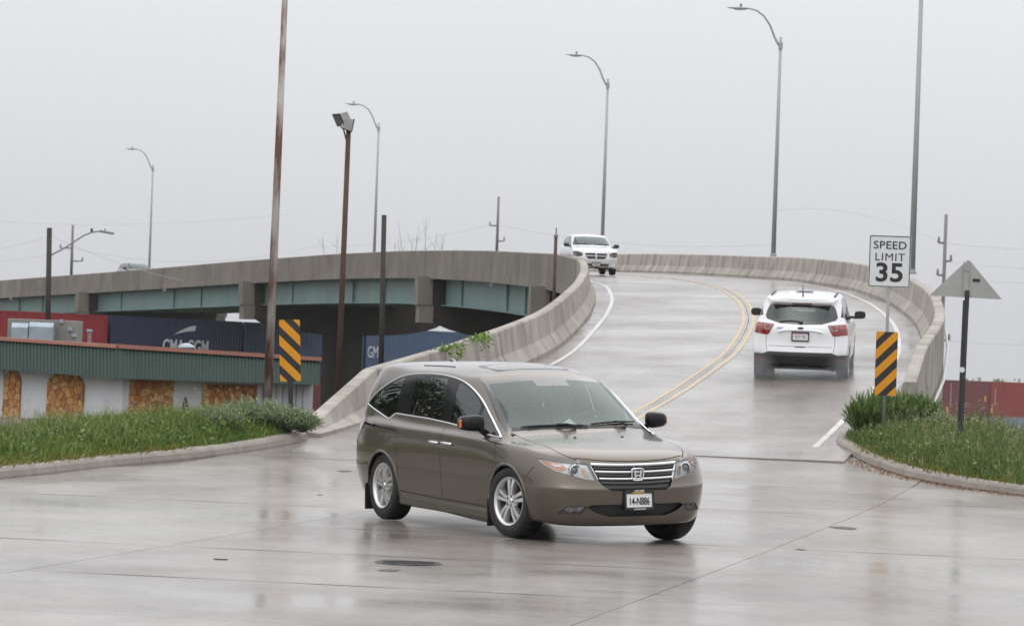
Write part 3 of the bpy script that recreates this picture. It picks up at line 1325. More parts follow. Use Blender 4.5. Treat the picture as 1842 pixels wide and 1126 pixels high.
def seat(root, x, y, z, w=.5, h=.62, m=None, head=True, name='seat'):
    mb = MB()
    mb.box((x, y, z), (.5, w, .16), None, .05)
    mb.box((x - .28, y, z + h / 2 + .05), (.16, w, h), Matrix.Rotation(R(-12), 3, 'Y'), .06)
    if head:
        mb.box((x - .38, y, z + h + .19), (.1, w * .5, .19), Matrix.Rotation(R(-10), 3, 'Y'), .045)
        for s_ in (-1, 1):
            mb.tube([(x - .36, y + s_ * .06, z + h), (x - .38, y + s_ * .06, z + h + .14)], .008, 6)
    return mb.build(name, root, m or M_seat, auto=40)


def plate(root, c, w, h, text, M3, frame=True, col=None, name='license_plate'):
    """number plate at c facing local +x turned by M3 (3x3)"""
    e = empty(name)
    e.parent = root
    mb = MB()
    mb.box((0, 0, 0), (.012, w, h))
    e.location = c
    e.rotation_euler = M3.to_euler()
    p = mb.build('plate_sheet', e, col or M_white)
    if frame:
        f = MB()
        t_ = .014
        f.box((.005, 0, h / 2 + t_ / 2 - .004), (.02, w + 2 * t_, t_ + .008))
        f.box((.005, 0, -h / 2 - t_ / 2 + .004), (.02, w + 2 * t_, t_ + .008))
        f.box((.005, w / 2 + t_ / 2 - .004, 0), (.019, t_ + .008, h))
        f.box((.005, -w / 2 - t_ / 2 + .004, 0), (.019, t_ + .008, h))
        f.build('plate_frame', e, M_black)
    return e


def letters(parent, s, size, loc, m, sx=1.0, bold=0.0, rot=None, name='lettering', space=1.0):
    """lettering on a surface that faces local +x (text reads with +y to its right when rot is None)"""
    me = text_mesh(s, size, bold, .0015, sx, space)
    me.transform(Matrix.Rotation(R(90), 4, 'Z'))       # face -y -> +x
    o = link(name, me, parent, m)
    o.location = loc
    if rot:
        o.rotation_euler = rot
    return o
# ------------------------------------------------------------------ the minivan (x forward from the front axle, y left, z up)
VAN_LOOPS = [
    # underside
    [(.80, 0, .20), (.78, .35, .20), (.70, .60, .20), (.55, .74, .21), (.40, .80, .22), (0, .80, .20), (-.6, .82, .19), (-1.2, .82, .20), (-1.8, .82, .21), (-2.4, .82, .22), (-3.0, .82, .24), (-3.5, .80, .28), (-3.85, .70, .30), (-4.0, .42, .31), (-4.03, 0, .31)],
    # lower edge
    [(.91, 0, .205), (.885, .35, .208), (.795, .65, .215), (.63, .82, .23), (.42, .905, .245), (0, .92, .20), (-.6, .935, .17), (-1.2, .94, .195), (-1.8, .94, .225), (-2.4, .94, .25), (-3.0, .93, .27), (-3.5, .895, .29), (-3.90, .77, .31), (-4.09, .45, .32), (-4.13, 0, .32)],
    [(.955, 0, .37), (.93, .35, .37), (.835, .68, .375), (.665, .865, .385), (.43, .955, .39), (0, .975, .39), (-.6, .972, .36), (-1.2, .972, .37), (-1.8, .972, .38), (-2.4, .972, .39), (-3.0, .97, .41), (-3.5, .945, .43), (-3.96, .81, .45), (-4.15, .48, .46), (-4.185, 0, .46)],
    [(0.97, 0.0, 0.508), (0.945, 0.35, 0.508), (0.85, 0.68, 0.513), (0.68, 0.875, 0.5228), (0.44, 0.972, 0.5364), (0.0, 1.0, 0.555), (-0.6, 0.987, 0.555), (-1.2, 0.985, 0.555), (-1.8, 0.985, 0.56), (-2.4, 0.987, 0.565), (-3.0, 0.995, 0.575), (-3.5, 0.968, 0.575), (-3.98, 0.835, 0.585), (-4.165, 0.5, 0.595), (-4.195, 0, 0.595)],
    [(0.972, 0.0, 0.563), (0.947, 0.35, 0.563), (0.852, 0.68, 0.568), (0.6812, 0.875, 0.5778), (0.4406, 0.972, 0.5914), (0.0, 1.0, 0.61), (-0.6, 0.987, 0.61), (-1.2, 0.985, 0.61), (-1.8, 0.985, 0.615), (-2.4, 0.987, 0.62), (-3.0, 0.995, 0.63), (-3.5, 0.968, 0.63), (-3.98, 0.835, 0.64), (-4.165, 0.5, 0.65), (-4.195, 0, 0.65)],
    [(0.95, 0.0, 0.598), (0.925, 0.35, 0.598), (0.83, 0.68, 0.603), (0.668, 0.875, 0.6128), (0.434, 0.972, 0.6264), (0.0, 1.0, 0.645), (-0.6, 0.987, 0.645), (-1.2, 0.985, 0.645), (-1.8, 0.985, 0.65), (-2.4, 0.987, 0.655), (-3.0, 0.995, 0.665), (-3.5, 0.968, 0.665), (-3.98, 0.835, 0.675), (-4.165, 0.5, 0.685), (-4.195, 0, 0.685)],
    [(.915, 0, .71), (.89, .35, .712), (.795, .66, .72), (.64, .86, .73), (.42, .965, .745), (0, 1.004, .77), (-.6, .998, .775), (-1.2, .997, .78), (-1.8, .997, .785), (-2.4, .998, .79), (-3.0, 1.0, .80), (-3.5, .972, .81), (-3.96, .838, .82), (-4.14, .50, .84), (-4.165, 0, .84)],
    [(.83, 0, .862), (.80, .35, .866), (.70, .62, .875), (.56, .80, .888), (.36, .915, .915), (0, .972, .94), (-.6, .985, .955), (-1.2, .986, .965), (-1.8, .986, .975), (-2.4, .986, .985), (-3.0, .98, 1.0), (-3.5, .945, 1.01), (-3.93, .81, 1.02), (-4.10, .48, 1.04), (-4.125, 0, 1.05)],
    [(.42, 0, .982), (.40, .33, .984), (.32, .58, .985), (.22, .735, .982), (.09, .845, .98), (-.18, .925, .992), (-.68, .955, 1.012), (-1.2, .956, 1.035), (-1.8, .957, 1.05), (-2.4, .955, 1.065), (-3.0, .945, 1.09), (-3.48, .91, 1.11), (-3.88, .79, 1.13), (-4.03, .46, 1.16), (-4.06, 0, 1.17)],
    [(-.16, 0, 1.10), (-.17, .30, 1.097), (-.22, .52, 1.09), (-.28, .69, 1.084), (-.36, .815, 1.072), (-.51, .887, 1.06), (-.85, .91, 1.07), (-1.3, .917, 1.10), (-1.8, .918, 1.12), (-2.4, .915, 1.14), (-2.95, .902, 1.17), (-3.44, .885, 1.20), (-3.83, .79, 1.22), (-3.95, .45, 1.25), (-3.98, 0, 1.26)],
    [(-.62, 0, 1.372), (-.63, .30, 1.366), (-.67, .49, 1.356), (-.73, .64, 1.347), (-.80, .755, 1.332), (-.92, .82, 1.318), (-1.12, .84, 1.333), (-1.45, .857, 1.36), (-1.85, .86, 1.375), (-2.4, .857, 1.385), (-2.9, .842, 1.40), (-3.38, .825, 1.415), (-3.75, .745, 1.43), (-3.84, .43, 1.45), (-3.87, 0, 1.455)],
    [(-1.10, 0, 1.625), (-1.11, .30, 1.617), (-1.14, .46, 1.605), (-1.18, .61, 1.592), (-1.22, .705, 1.573), (-1.32, .755, 1.56), (-1.48, .775, 1.57), (-1.68, .78, 1.585), (-1.95, .785, 1.595), (-2.4, .785, 1.60), (-2.85, .77, 1.60), (-3.27, .75, 1.61), (-3.64, .695, 1.615), (-3.77, .43, 1.635), (-3.78, 0, 1.635)],
    [(-1.24, 0, 1.667), (-1.25, .28, 1.66), (-1.28, .42, 1.652), (-1.32, .53, 1.645), (-1.37, .61, 1.636), (-1.46, .665, 1.632), (-1.6, .69, 1.642), (-1.78, .70, 1.655), (-2.0, .705, 1.665), (-2.4, .70, 1.67), (-2.8, .69, 1.67), (-3.20, .675, 1.685), (-3.57, .62, 1.685), (-3.72, .40, 1.69), (-3.76, 0, 1.695)],
    [(-1.5, 0, 1.715), (-1.51, .20, 1.712), (-1.54, .28, 1.71), (-1.58, .33, 1.706), (-1.62, .38, 1.703), (-1.7, .42, 1.703), (-1.8, .44, 1.71), (-1.95, .45, 1.716), (-2.1, .455, 1.72), (-2.4, .45, 1.72), (-2.75, .44, 1.716), (-3.05, .42, 1.717), (-3.32, .40, 1.716), (-3.50, .26, 1.714), (-3.57, 0, 1.716)],
    [(-1.75 - .107 * k, 0, 1.737 - .00006 * (k - 6) ** 2 * 4) for k in range(15)],
]
VS = Shell(VAN_LOOPS, 9, 9)
def carpaint(name, col, col2, metal=.35, rough=.38):
    m = mat(name, col, rough, metal, col2=col2, scale=400, detail=1, contrast=.3, coat=1.0, coat_rough=.04)
    t = m.node_tree
    b = t.nodes['Principled BSDF']
    # rain beads on the clear coat
    g = t.nodes.new('ShaderNodeTexCoord')
    v = t.nodes.new('ShaderNodeTexVoronoi')
    v.inputs['Scale'].default_value = 70
    mr = t.nodes.new('ShaderNodeMapRange')
    mr.inputs['From Min'].default_value = .15
    mr.inputs['From Max'].default_value = .42
    mr.inputs['To Min'].default_value = 1
    mr.inputs['To Max'].default_value = 0
    bp = t.nodes.new('ShaderNodeBump')
    bp.inputs['Strength'].default_value = .2
    bp.inputs['Distance'].default_value = .003
    t.links.new(g.outputs['Object'], v.inputs['Vector'])
    t.links.new(v.outputs['Distance'], mr.inputs['Value'])
    t.links.new(mr.outputs[0], bp.inputs['Height'])
    t.links.new(bp.outputs[0], b.inputs['Coat Normal'])
    return m


M_van = carpaint('taupe metallic paint', srgb(102, 92, 80), srgb(86, 77, 67), metal=.65, rough=.33)


def patch(S, poly, axis, sgn, off, name, parent, m, thick=0.0):
    """a thin piece lying on the surface at a 2-D outline"""
    P = dense(poly, .04)
    bm = bmesh.new()
    vs2 = [bm.verts.new(S.hit(axis, a, b_, sgn, off)) for a, b_ in P]
    f = bm.faces.new(vs2)
    bm.normal_update()
    c = f.calc_center_median()
    ref = {'y': Vector((0, sgn, 0)), 'x': Vector((sgn, 0, 0)), 'z': Vector((0, 0, 1))}[axis]
    if f.normal.dot(ref) < 0:
        f.normal_flip()
    if thick:
        r_ = bmesh.ops.extrude_face_region(bm, geom=[f])
        bmesh.ops.translate(bm, verts=[g for g in r_['geom'] if isinstance(g, bmesh.types.BMVert)], vec=ref * thick)
        bmesh.ops.recalc_face_normals(bm, faces=bm.faces)
    bmesh.ops.triangulate(bm, faces=bm.faces)
    return from_bm(name, bm, parent, m)


van = empty('minivan')
VS_BASE = VS
A_C = [(0, .365), (-3.0, .365)]
AR = .402


def arch_poly(cx, cz, r_, zlow):
    a = [(cx + r_ * math.cos(t), cz + r_ * math.sin(t)) for t in np.linspace(-.55, math.pi + .55, 40)]
    return a + [(cx - r_ * .9, zlow), (cx + r_ * .9, zlow)]


DLO = [(-3.66, 1.262), (-3.40, 1.205), (-3.2, 1.165), (-3.02, 1.128), (-2.96, 1.122), (-2.92, 1.135), (-2.86, 1.172), (-2.80, 1.182), (-2.48, 1.172), (-2.0, 1.158), (-1.5, 1.13), (-1.1, 1.097), (-.71, 1.06), (-.34, 1.022)]
DLO_top = curve2([(-.34, 1.022), (-.52, 1.115), (-.72, 1.235), (-.95, 1.375), (-1.19, 1.487), (-1.46, 1.568), (-1.82, 1.61), (-2.24, 1.62), (-2.76, 1.595), (-3.11, 1.528), (-3.43, 1.405), (-3.66, 1.262)], 4)
DLOP = DLO + DLO_top[1:-1]
W_front = [(-.90, 1.085), (-1.45, 1.135), (-1.515, 1.545)] + curve2([(-1.47, 1.553), (-1.21, 1.475), (-1.03, 1.395), (-.93, 1.325)], 3)[:]
W_quart = [(-.845, 1.085), (-.40, 1.04), (-.56, 1.12), (-.74, 1.23), (-.875, 1.315)]
W_slide = [(-1.66, 1.152), (-2.48, 1.19), (-2.52, 1.585), (-1.78, 1.587)]
W_rear = [(-2.85, 1.195), (-2.90, 1.165), (-2.97, 1.142), (-3.2, 1.185), (-3.60, 1.272)] + curve2([(-3.42, 1.388), (-3.11, 1.51), (-2.84, 1.572)], 3)
for sgn in (1, -1):
    for (cx, cz) in A_C:
        VS.drop(VS.cut(arch_poly(cx, cz, AR, .05), 'y', sgn, .05))
    glass_area = VS.cut(DLOP, 'y', sgn, .1)
    # windows inside the glass area
    for nm, P, mm, rr in (('door_window', W_front, M_glass_s, .03), ('vent_window', W_quart, M_glass_s, .012), ('sliding_door_window', W_slide, M_glass_d, .03), ('quarter_window', W_rear, M_glass_d, .02)):
        fs = VS.cut(rounded(P, rr, 3), 'y', sgn, .1)
        VS.take(fs, nm, van, mm, push=-.004)
    rest = VS.cut(DLOP, 'y', sgn, .1)
    VS.take(rest, 'window_pillar', van, M_blackg, push=-.002)
    VS.strip(dense(DLO, .06, False), 'y', sgn, .018, .004, 'window_trim', van, M_chrome)
    VS.strip(DLO_top, 'y', sgn, .016, .004, 'window_trim', van, M_chrome)
    # panel seams
    seam = [ribbon(dense([(-1.555, 1.12), (-1.55, .9), (-1.53, .34)], .2, False), .008),
            ribbon(dense([(-2.63, 1.0), (-2.61, .80), (-2.585, .44)], .2, False), .008),
            ribbon(curve2([(-.30, 1.0), (-.25, .90), (-.28, .75), (-.42, .62)], 5), .007),
            ribbon(dense([(-.44, .325), (-1.0, .335), (-1.8, .35), (-2.55, .375)], .3, False), .008),
            ribbon(curve2([(.50, .775), (.45, .72), (.385, .635)], 3), .006),
            ribbon(dense([(-3.60, 1.055), (-2.63, 1.008)], .3, False), .022)]
    for P in seam:
        VS.drop(VS.cut(P, 'y', sgn, .1))
    # the arch lips
    for (cx, cz) in A_C:
        ring = [(cx + (AR + .012) * math.cos(t), cz + (AR + .012) * math.sin(t)) for t in np.linspace(-.25, math.pi + .25, 36)]
        VS.strip(ring, 'y', sgn, .03, .002, 'arch_lip', van, M_van, thick=.005)
    # headlight
M_bezel = mat('bright lamp bezel', (.93, .94, .95), .25, .0, coat=1)
for sgn in (1, -1):
    HP = [(sgn * a, b_) for a, b_ in rounded([(.915, .868), (.72, .835), (.51, .82), (.437, .64), (.55, .662), (.66, .69), (.80, .74), (.875, .80)], [.005, .02, .01, .015, .02, .02, .02, .02], 3)]
    hl = empty('headlight')
    hl.parent = van
    fs = VS.cut(HP, 'x', 1, .05)
    VS.take(fs, 'lamp_housing', hl, M_clear, push=-.03, delete=False)
    VS.take(fs, 'lamp_cover', hl, M_lens, push=.002)
    VS.strip(dense(HP, .05), 'x', 1, .028, -.012, 'lamp_bezel', hl, M_bezel, closed=True, shift=(.012 if sgn > 0 else -.012) * -1)
    patch(VS, [(sgn * a, b_) for a, b_ in [(.885, .845), (.735, .822), (.705, .765), (.74, .745), (.80, .76), (.86, .805)]], 'x', 1, -.022, 'turn_signal', hl, M_amber)
    patch(VS, [(sgn * a, b_) for a, b_ in [(.83, .815), (.75, .805), (.735, .785), (.79, .785)]], 'x', 1, -.018, 'signal_reflector', hl, M_clear)
    patch(VS, [(sgn * a, b_) for a, b_ in [(.575, .775), (.535, .77), (.505, .685), (.545, .69)]], 'x', 1, -.02, 'signal_reflector', hl, mat('pale amber lens', srgb(220, 180, 150), .15, .4, col2=srgb(190, 150, 120), scale=30, coat=1))
    c = VS.hit('x', sgn * .635, .752, 1, -.03)
    Mx = Matrix.Rotation(R(90), 3, 'Y')
    mb = MB()
    mb.lathe([(.062, -.02), (.064, .012), (.050, .016), (.044, .0), (.04, -.02)], 28, Mx, c)
    mb.build('lamp_ring', hl, M_chrome, auto=40)
    mb = MB()
    mb.lathe([(.043, .0), (.036, .014), (.022, .024), (.0, .028)], 24, Mx, c)
    mb.build('projector_lens', hl, mat('projector lens', (.16, .17, .18), .05, .2, coat=1, coat_rough=.01), smooth=True)
# grille
GP = [(-.495, .812), (-.25, .806), (0, .803), (.25, .806), (.495, .812), (.425, .645), (.37, .575), (.30, .54), (0, .532), (-.30, .54), (-.37, .575), (-.425, .645)]
gr = empty('grille')
gr.parent = van
fs = VS.cut(GP, 'x', 1, .05)
VS.take(fs, 'grille_back', gr, mat('dark grille', (.02, .02, .021), .35, col2=(.035, .035, .036), scale=3), push=-.035)
M_gbar = mat('grey grille slat', (.09, .09, .092), .3, .3, col2=(.07, .07, .07), scale=5)
for (z, hw, w, mm, of) in ((.792, .478, .026, M_chrome, .004), (.722, .445, .024, M_chrome, .002), (.655, .41, .024, M_chrome, .0), (.762, .462, .030, M_gbar, -.018), (.693, .43, .028, M_gbar, -.018), (.622, .39, .03, M_gbar, -.018), (.565, .33, .022, M_black, -.004)):
    pts = [(y, z + .012 * (abs(y) / .48) ** 2) for y in np.linspace(hw, -hw, 17)]
    VS.strip(pts, 'x', 1, w, of, 'grille_bar', gr, mm, thick=.006)
# badge
bc = VS.hit('x', 0, .695, 1, .012)
mb = MB()
ring = rounded([(-.07, .058), (.07, .058), (.06, -.058), (-.06, -.058)], .035, 5)
mb.tube([bc + Vector((.0, a, b_)) for a, b_ in ring], .0085, 8, close=True)
for s_ in (-1, 1):
    mb.prism([(s_ * .047, .043), (s_ * .024, .043), (s_ * .016, -.043), (s_ * .037, -.043)], -.004, .010, lambda a, b_, h: bc + Vector((h, a, b_)))
mb.prism([(-.024, .0), (.024, .0), (.018, -.018), (-.018, -.018)], -.004, .009, lambda a, b_, h: bc + Vector((h, a, b_)))
mb.build('badge', gr, M_chrome, auto=40)
# lower intake and fog lamps
IP = [(-.49, .405), (.49, .405), (.545, .385), (.46, .33), (.32, .285), (-.32, .285), (-.46, .33), (-.545, .385)]
fs = [f for f in VS.cut(IP, 'x', 1, .05) if f.calc_center_median().x > .6]
VS.take(fs, 'lower_intake', van, mat('intake mesh', (.008, .008, .008), .6, col2=(.02, .02, .02), scale=60), push=-.05)
for sgn in (1, -1):
    FP = [(sgn * a, b_) for a, b_ in rounded([(.79, .322), (.72, .392), (.545, .392), (.60, .322)], .012, 3)]
    fl = empty('fog_light')
    fl.parent = van
    fs = VS.cut(FP, 'x', 1, .05)
    VS.take(fs, 'fog_housing', fl, mat('fog lamp reflector', (.55, .55, .55), .25, .6, col2=(.12, .12, .12), scale=22, contrast=.12), push=-.025, delete=False)
    VS.take(fs, 'fog_cover', fl, M_lens, push=-.004)
    VS.strip(dense(FP, .05), 'x', 1, .012, .0, 'fog_surround', fl, M_black, closed=True)
    # crease under the lamp
# hood seam and bonnet panel
HS = [(.80, .56), (.60, .695), (.30, .725), (-.05, .745), (-.33, .775)]
for sgn in (1, -1):
    VS.drop(VS.cut(ribbon([(a, sgn * b_) for a, b_ in curve2(HS, 4)], .008), 'z', 1, .15))
VS.drop(VS.cut(ribbon([(y, .824 + .028 * (abs(y) / .5) ** 2 - (.028 if abs(y) > .49 else 0) * 0) for y in np.linspace(-.60, .60, 21)], .007), 'x', 1, .1))
# windscreen
WP = [(-.81, 1.086), (-.5, 1.108), (0, 1.116), (.5, 1.108), (.81, 1.086), (.785, 1.20), (.73, 1.42), (.695, 1.557), (.4, 1.592), (0, 1.604), (-.4, 1.592), (-.695, 1.557), (-.73, 1.42), (-.785, 1.20)]
VS.drop(VS.cut(WP, 'x', 1, .05))


def ws_point(u, v, off=0.0, g=0.0):
    """windscreen surface: u across (-1..1), v up (0..1), g = overlap beyond the opening"""
    w = .81 + g - .115 * v - .02 * v * (1 - v)
    y = w * u
    zb = 1.116 - g - .030 * (y / .81) ** 2
    zt = 1.604 + g * .6 - .047 * (abs(y) / .695) ** 2.4
    return VS.hit('x', y, zb + (zt - zb) * v, 1, off)


NU, NV = 30, 18
us_ = np.linspace(-1, 1, NU + 1)
vs2_ = np.linspace(0, 1, NV + 1)
V = [ws_point(u, v, .001, .004) for v in vs2_ for u in us_]
glass_f, frit_f = [], []
for j in range(NV):
    for i in range(NU):
        q = (j * (NU + 1) + i, j * (NU + 1) + i + 1, (j + 1) * (NU + 1) + i + 1, (j + 1) * (NU + 1) + i)
        edge = i in (0, NU - 1) or j in (0, NV - 1) or (j >= NV - 3 and abs(i + .5 - NU / 2) < 4)
        (frit_f if edge else glass_f).append(q)
for nm_, ff, mm in (('windscreen', glass_f, M_glass), ('windscreen_seal', frit_f, M_frit)):
    o = from_py(nm_, V, ff, van, mm, smooth=True)
    bm = bmesh.new()
    bm.from_mesh(o.data)
    bmesh.ops.delete(bm, geom=[v for v in bm.verts if not v.link_faces], context='VERTS')
    bm.to_mesh(o.data)
    bm.free()
    VS.smooth_normals(o.data)
# rear window and tailgate
RP = [(-.60, 1.22), (.60, 1.22), (.585, 1.40), (.53, 1.58), (.3, 1.605), (-.3, 1.605), (-.53, 1.58), (-.585, 1.40)]
VS.take(VS.cut(RP, 'x', -1, .05), 'rear_window', van, M_glass_d, push=-.003)
for sgn in (1, -1):
    TP = [(sgn * a, b_) for a, b_ in [(.60, 1.05), (.92, 1.05), (.92, .83), (.66, .86)]]
    VS.take(VS.cut(TP, 'x', -1, .04), 'tail_light', van, M_redl, push=.004)
VS.drop(VS.cut(ribbon(dense([(.66, .52), (.67, .86), (.66, 1.1)], .2, False), .008), 'x', -1, .1))
VS.drop(VS.cut(ribbon(dense([(-.66, .52), (-.67, .86), (-.66, 1.1)], .2, False), .008), 'x', -1, .1))
# sunroof, roof slots, aerial
SP = rounded([(-1.34, .43), (-1.80, .45), (-1.80, -.45), (-1.34, -.43)], .06, 4)
patch(VS, SP, 'z', 1, .002, 'sunroof', van, M_blackg)
for sgn in (1, -1):
    VS.strip([(x, sgn * .60) for x in np.linspace(-2.0, -2.75, 8)], 'z', 1, .02, .002, 'roof_rack_slot', van, M_black)
mb = MB()
ac = VS.hit('z', -3.30, 0, 1, -.004)
mb.prism([(0, 0), (.0, .008), (-.09, .028), (-.12, 0)], -.018, .018, lambda a, b_, h: ac + Vector((a + .07, h, b_)))
mb.build('aerial_fin', van, M_van, auto=40)
# washer nozzles and wipers
for y in (-.27, .27):
    c = VS.hit('z', .10, y, 1, .002)
    mb = MB()
    mb.box(c, (.03, .022, .012), None, .004)
    mb.build('washer_nozzle', van, M_black)


def wiper(p0, p1, arm0):
    mb = MB()
    pts = [VS.hit('x', p0[0] + (p1[0] - p0[0]) * t, p0[1] + (p1[1] - p0[1]) * t + .012 * math.sin(math.pi * t), 1, .016) for t in np.linspace(0, 1, 9)]
    mb.tube(pts, [.006] + [.011] * 7 + [.006], 6)
    mid = pts[4]
    a = VS.hit('x', arm0[0], arm0[1], 1, .02)
    mb.tube([a, a.lerp(mid, .5) + Vector((.01, 0, .02)), mid + Vector((.008, 0, .008))], [.014, .010, .007], 6)
    return mb.build('wiper', van, M_black, auto=40)


wiper((.68, 1.145), (.08, 1.135), (.52, 1.112))
wiper((.05, 1.125), (-.66, 1.118), (-.10, 1.112))
# cowl panel
patch(VS, [(-.76, 1.092), (-.5, 1.108), (0, 1.114), (.5, 1.108), (.76, 1.092), (.735, 1.12), (.5, 1.133), (0, 1.138), (-.5, 1.133), (-.735, 1.12)], 'x', 1, .004, 'cowl_panel', van, M_black)
# door handles, mirrors
for sgn in (1, -1):
    patch(VS, rounded([(-1.22, .945), (-1.80, .955), (-1.74, .885), (-1.30, .872)], .04, 4), 'y', sgn, .0015, 'handle_recess', van, mat('handle recess shade', srgb(98, 88, 79), .4, .3, col2=srgb(90, 80, 72), scale=6, coat=1))
    for x0, x1 in ((-1.24, -1.50), (-1.56, -1.79)):
        pts = [VS.hit('y', x0 + (x1 - x0) * t, .922 + .006 * t, sgn, .018 + .016 * math.sin(math.pi * t)) for t in np.linspace(0, 1, 7)]
        mb = MB()
        mb.tube(pts, [.010, .014, .016, .016, .016, .014, .010], 8)
        mb.build('door_handle', van, M_chrome, smooth=True)
    mr_ = empty('door_mirror')
    mr_.parent = van
    bm = bmesh.new()
    bmesh.ops.create_uvsphere(bm, u_segments=20, v_segments=12, radius=1)
    for v in bm.verts:
        c = v.co
        k = lambda q: math.copysign(abs(q) ** .62, q)
        x, y, z = k(c.x), k(c.y), k(c.z)
        if x < -.35:
            x = -.35
        v.co = Vector((-.66 + x * .10 - .03 * y, sgn * (1.07 + y * .125), 1.165 + z * .083 * (1 - .12 * y)))
    from_bm('mirror_housing', bm, mr_, M_blackg, smooth=True)
    mb = MB()
    mb.box((-.698, sgn * 1.07, 1.165), (.01, .20, .13), None, .004)
    mb.build('mirror_glass', mr_, M_chrome)
    mb = MB()
    mb.tube([(-.66, sgn * .90, 1.06), (-.66, sgn * .95, 1.09), (-.655, sgn * 1.0, 1.12)], [.035, .03, .028], 8)
    mb.build('mirror_arm', mr_, M_blackg, smooth=True)
    mb = MB()
    mb.box((-.655, sgn * 1.188, 1.16), (.05, .02, .08), None, .008)
    mb.build('mirror_signal', mr_, M_amber)
    # sill skirt and mud flaps
    V, Fc = [], []
    for i, x in enumerate(np.linspace(-.44, -2.56, 14)):
        zt = .30 + (.335 - .30) * i / 13
        for (dy, z) in ((0, zt), (.012, zt - .03), (.016, zt - .075), (-.01, zt - .105), (-.09, zt - .11)):
            p = VS.hit('y', x, max(zt, .30), sgn)
            V.append((x, p.y + sgn * dy, z - .005))
    for i in range(13):
        for j in range(4):
            Fc.append((i * 5 + j, i * 5 + j + 1, i * 5 + 6 + j, i * 5 + 5 + j))
    mb = MB()
    mb.add(V, Fc)
    mb.build('sill_skirt', van, M_van, smooth=True)
    for x in (-.455, -3.44):
        mb = MB()
        mb.box((x, sgn * .90, .27), (.025, .17, .28), None, .01)
        mb.build('mud_flap', van, M_black)
    # front bumper lip crease
    pts = [(sgn * y, .225) for y in np.linspace(.0, .80, 9)]
# number plate
pl = plate(van, VS.hit('x', -.01, .445, 1, .014), .305, .152, '', Matrix.Rotation(R(-3), 3, 'Y').to_4x4().to_3x3())
M_ink = mat('dark plate ink', (.015, .015, .02), .5)
letters(pl, '14-N886', .105, (.009, 0, -.012), M_ink, sx=.62, bold=.0015)
mb = MB()
mb.box((.010, 0, .088), (.012, .33, .036))
mb.build('plate_banner', pl, M_black)
letters(pl, 'GEAR HEAD', .022, (.0175, 0, .096), M_white, sx=.9)
mb = MB()
mb.box((.0165, -.01, .079), (.004, .13, .012))
mb.build('plate_banner_stripe', pl, mat('yellow plate stripe', srgb(205, 160, 40), .5))
mb = MB()
mb.box((.010, 0, -.087), (.012, .24, .022))
mb.build('plate_tab', pl, M_black)
letters(pl, 'CORNHUSKER', .022, (.0175, 0, -.087), M_white, sx=.95)
# inner faces: liner, wheel wells, floor
lin = VS.grid_bm(9, 9 * 8 + 4, inset=.02)
bad = []
for f in lin.faces:
    c = f.calc_center_median()
    if any(math.hypot(c.x - ax, c.z - az) < .46 for ax, az in A_C) or (c.x > .35 and abs(c.y) > .38 and .58 < c.z < .92) or (c.x > .5 and c.z < .5 and abs(c.y) < .9) or (c.x > .5 and abs(c.y) < .56 and .5 < c.z < .86) or c.x < -3.3 and c.z > .8:
        bad.append(f)
bmesh.ops.delete(lin, geom=bad, context='FACES')
from_bm('inner_panel', lin, van, M_black)
for (cx, cz) in A_C:
    for sgn in (1, -1):
        V, Fc = [], []
        ts = np.linspace(-.35, math.pi + .35, 18)
        for t in ts:
            for (y, r_) in ((.97, AR + .004), (.66, AR + .01), (.64, .0)):
                V.append((cx + r_ * math.cos(t), sgn * y, cz + r_ * math.sin(t)))
        for i in range(17):
            for j in range(2):
                Fc.append((i * 3 + j, i * 3 + j + 1, i * 3 + 4 + j, i * 3 + 3 + j))
        from_py('wheel_well', V, Fc, van, M_black)
mb = MB()
mb.box((-1.65, 0, .25), (4.6, 1.3, .05))
mb.build('floor_pan', van, M_black)
mb = MB()
mb.box((.55, 0, .215), (.5, 1.25, .02))
mb.build('splash_shield', van, M_black)
mb = MB()
mb.box((.30, 0, .52), (.5, 1.25, .6))
mb.build('engine_block', van, M_black)
# cabin
mb = MB()
mb.prism([(-.25, 1.06), (-.62, 1.075), (-.80, 1.03), (-.84, .9), (-.6, .5), (-.25, .5)], -.80, .80, lambda a, b_, h: Vector((a, h, b_)))
mb.build('dashboard', van, M_dash)
for y in (-.4, .4):
    seat(van, -1.45, y, .60)
for y in (-.45, .45):
    seat(van, -2.35, y, .60)
seat(van, -3.15, 0, .62, 1.2, .5)
mb = MB()
Mw = Matrix.Rotation(R(-62), 3, 'Y')
sc_ = Vector((-.93, .40, 1.08))
mb.tube([sc_ + Mw @ Vector((.19 * math.cos(a), .19 * math.sin(a), 0)) for a in np.linspace(0, 2 * math.pi, 28, endpoint=False)], .016, 8, close=True)
mb.box(sc_, (.10, .3, .03), Mw, .01)
mb.build('steering_wheel', van, M_dash, smooth=True)
for y in (-.40, .40):
    mb = MB()
    mb.box((-1.16, y, 1.545), (.15, .38, .015), Matrix.Rotation(R(15), 3, 'Y'), .005)
    mb.build('sun_visor', van, M_seat)
mb = MB()
mb.box((-1.02, 0, 1.46), (.04, .22, .06), None, .015)
mb.build('rear_view_mirror', van, M_black)
bodyo = VS.done('body', van, M_van)
# body leans out of the left-hand turn
LEAN = Matrix.Translation((0, 0, .35)) @ Matrix.Rotation(R(2.4), 4, 'X') @ Matrix.Translation((0, 0, -.35))
for ch in list(van.children):
    ch.matrix_local = LEAN @ ch.matrix_local
wheel(van, 0, .865, .365, .365, .24, .235, steer=R(10), out=1)
wheel(van, 0, -.865, .365, .365, .24, .235, steer=R(10), out=-1)
wheel(van, -3.0, .865, .365, .365, .24, .235, out=1)
wheel(van, -3.0, -.865, .365, .365, .24, .235, out=-1)


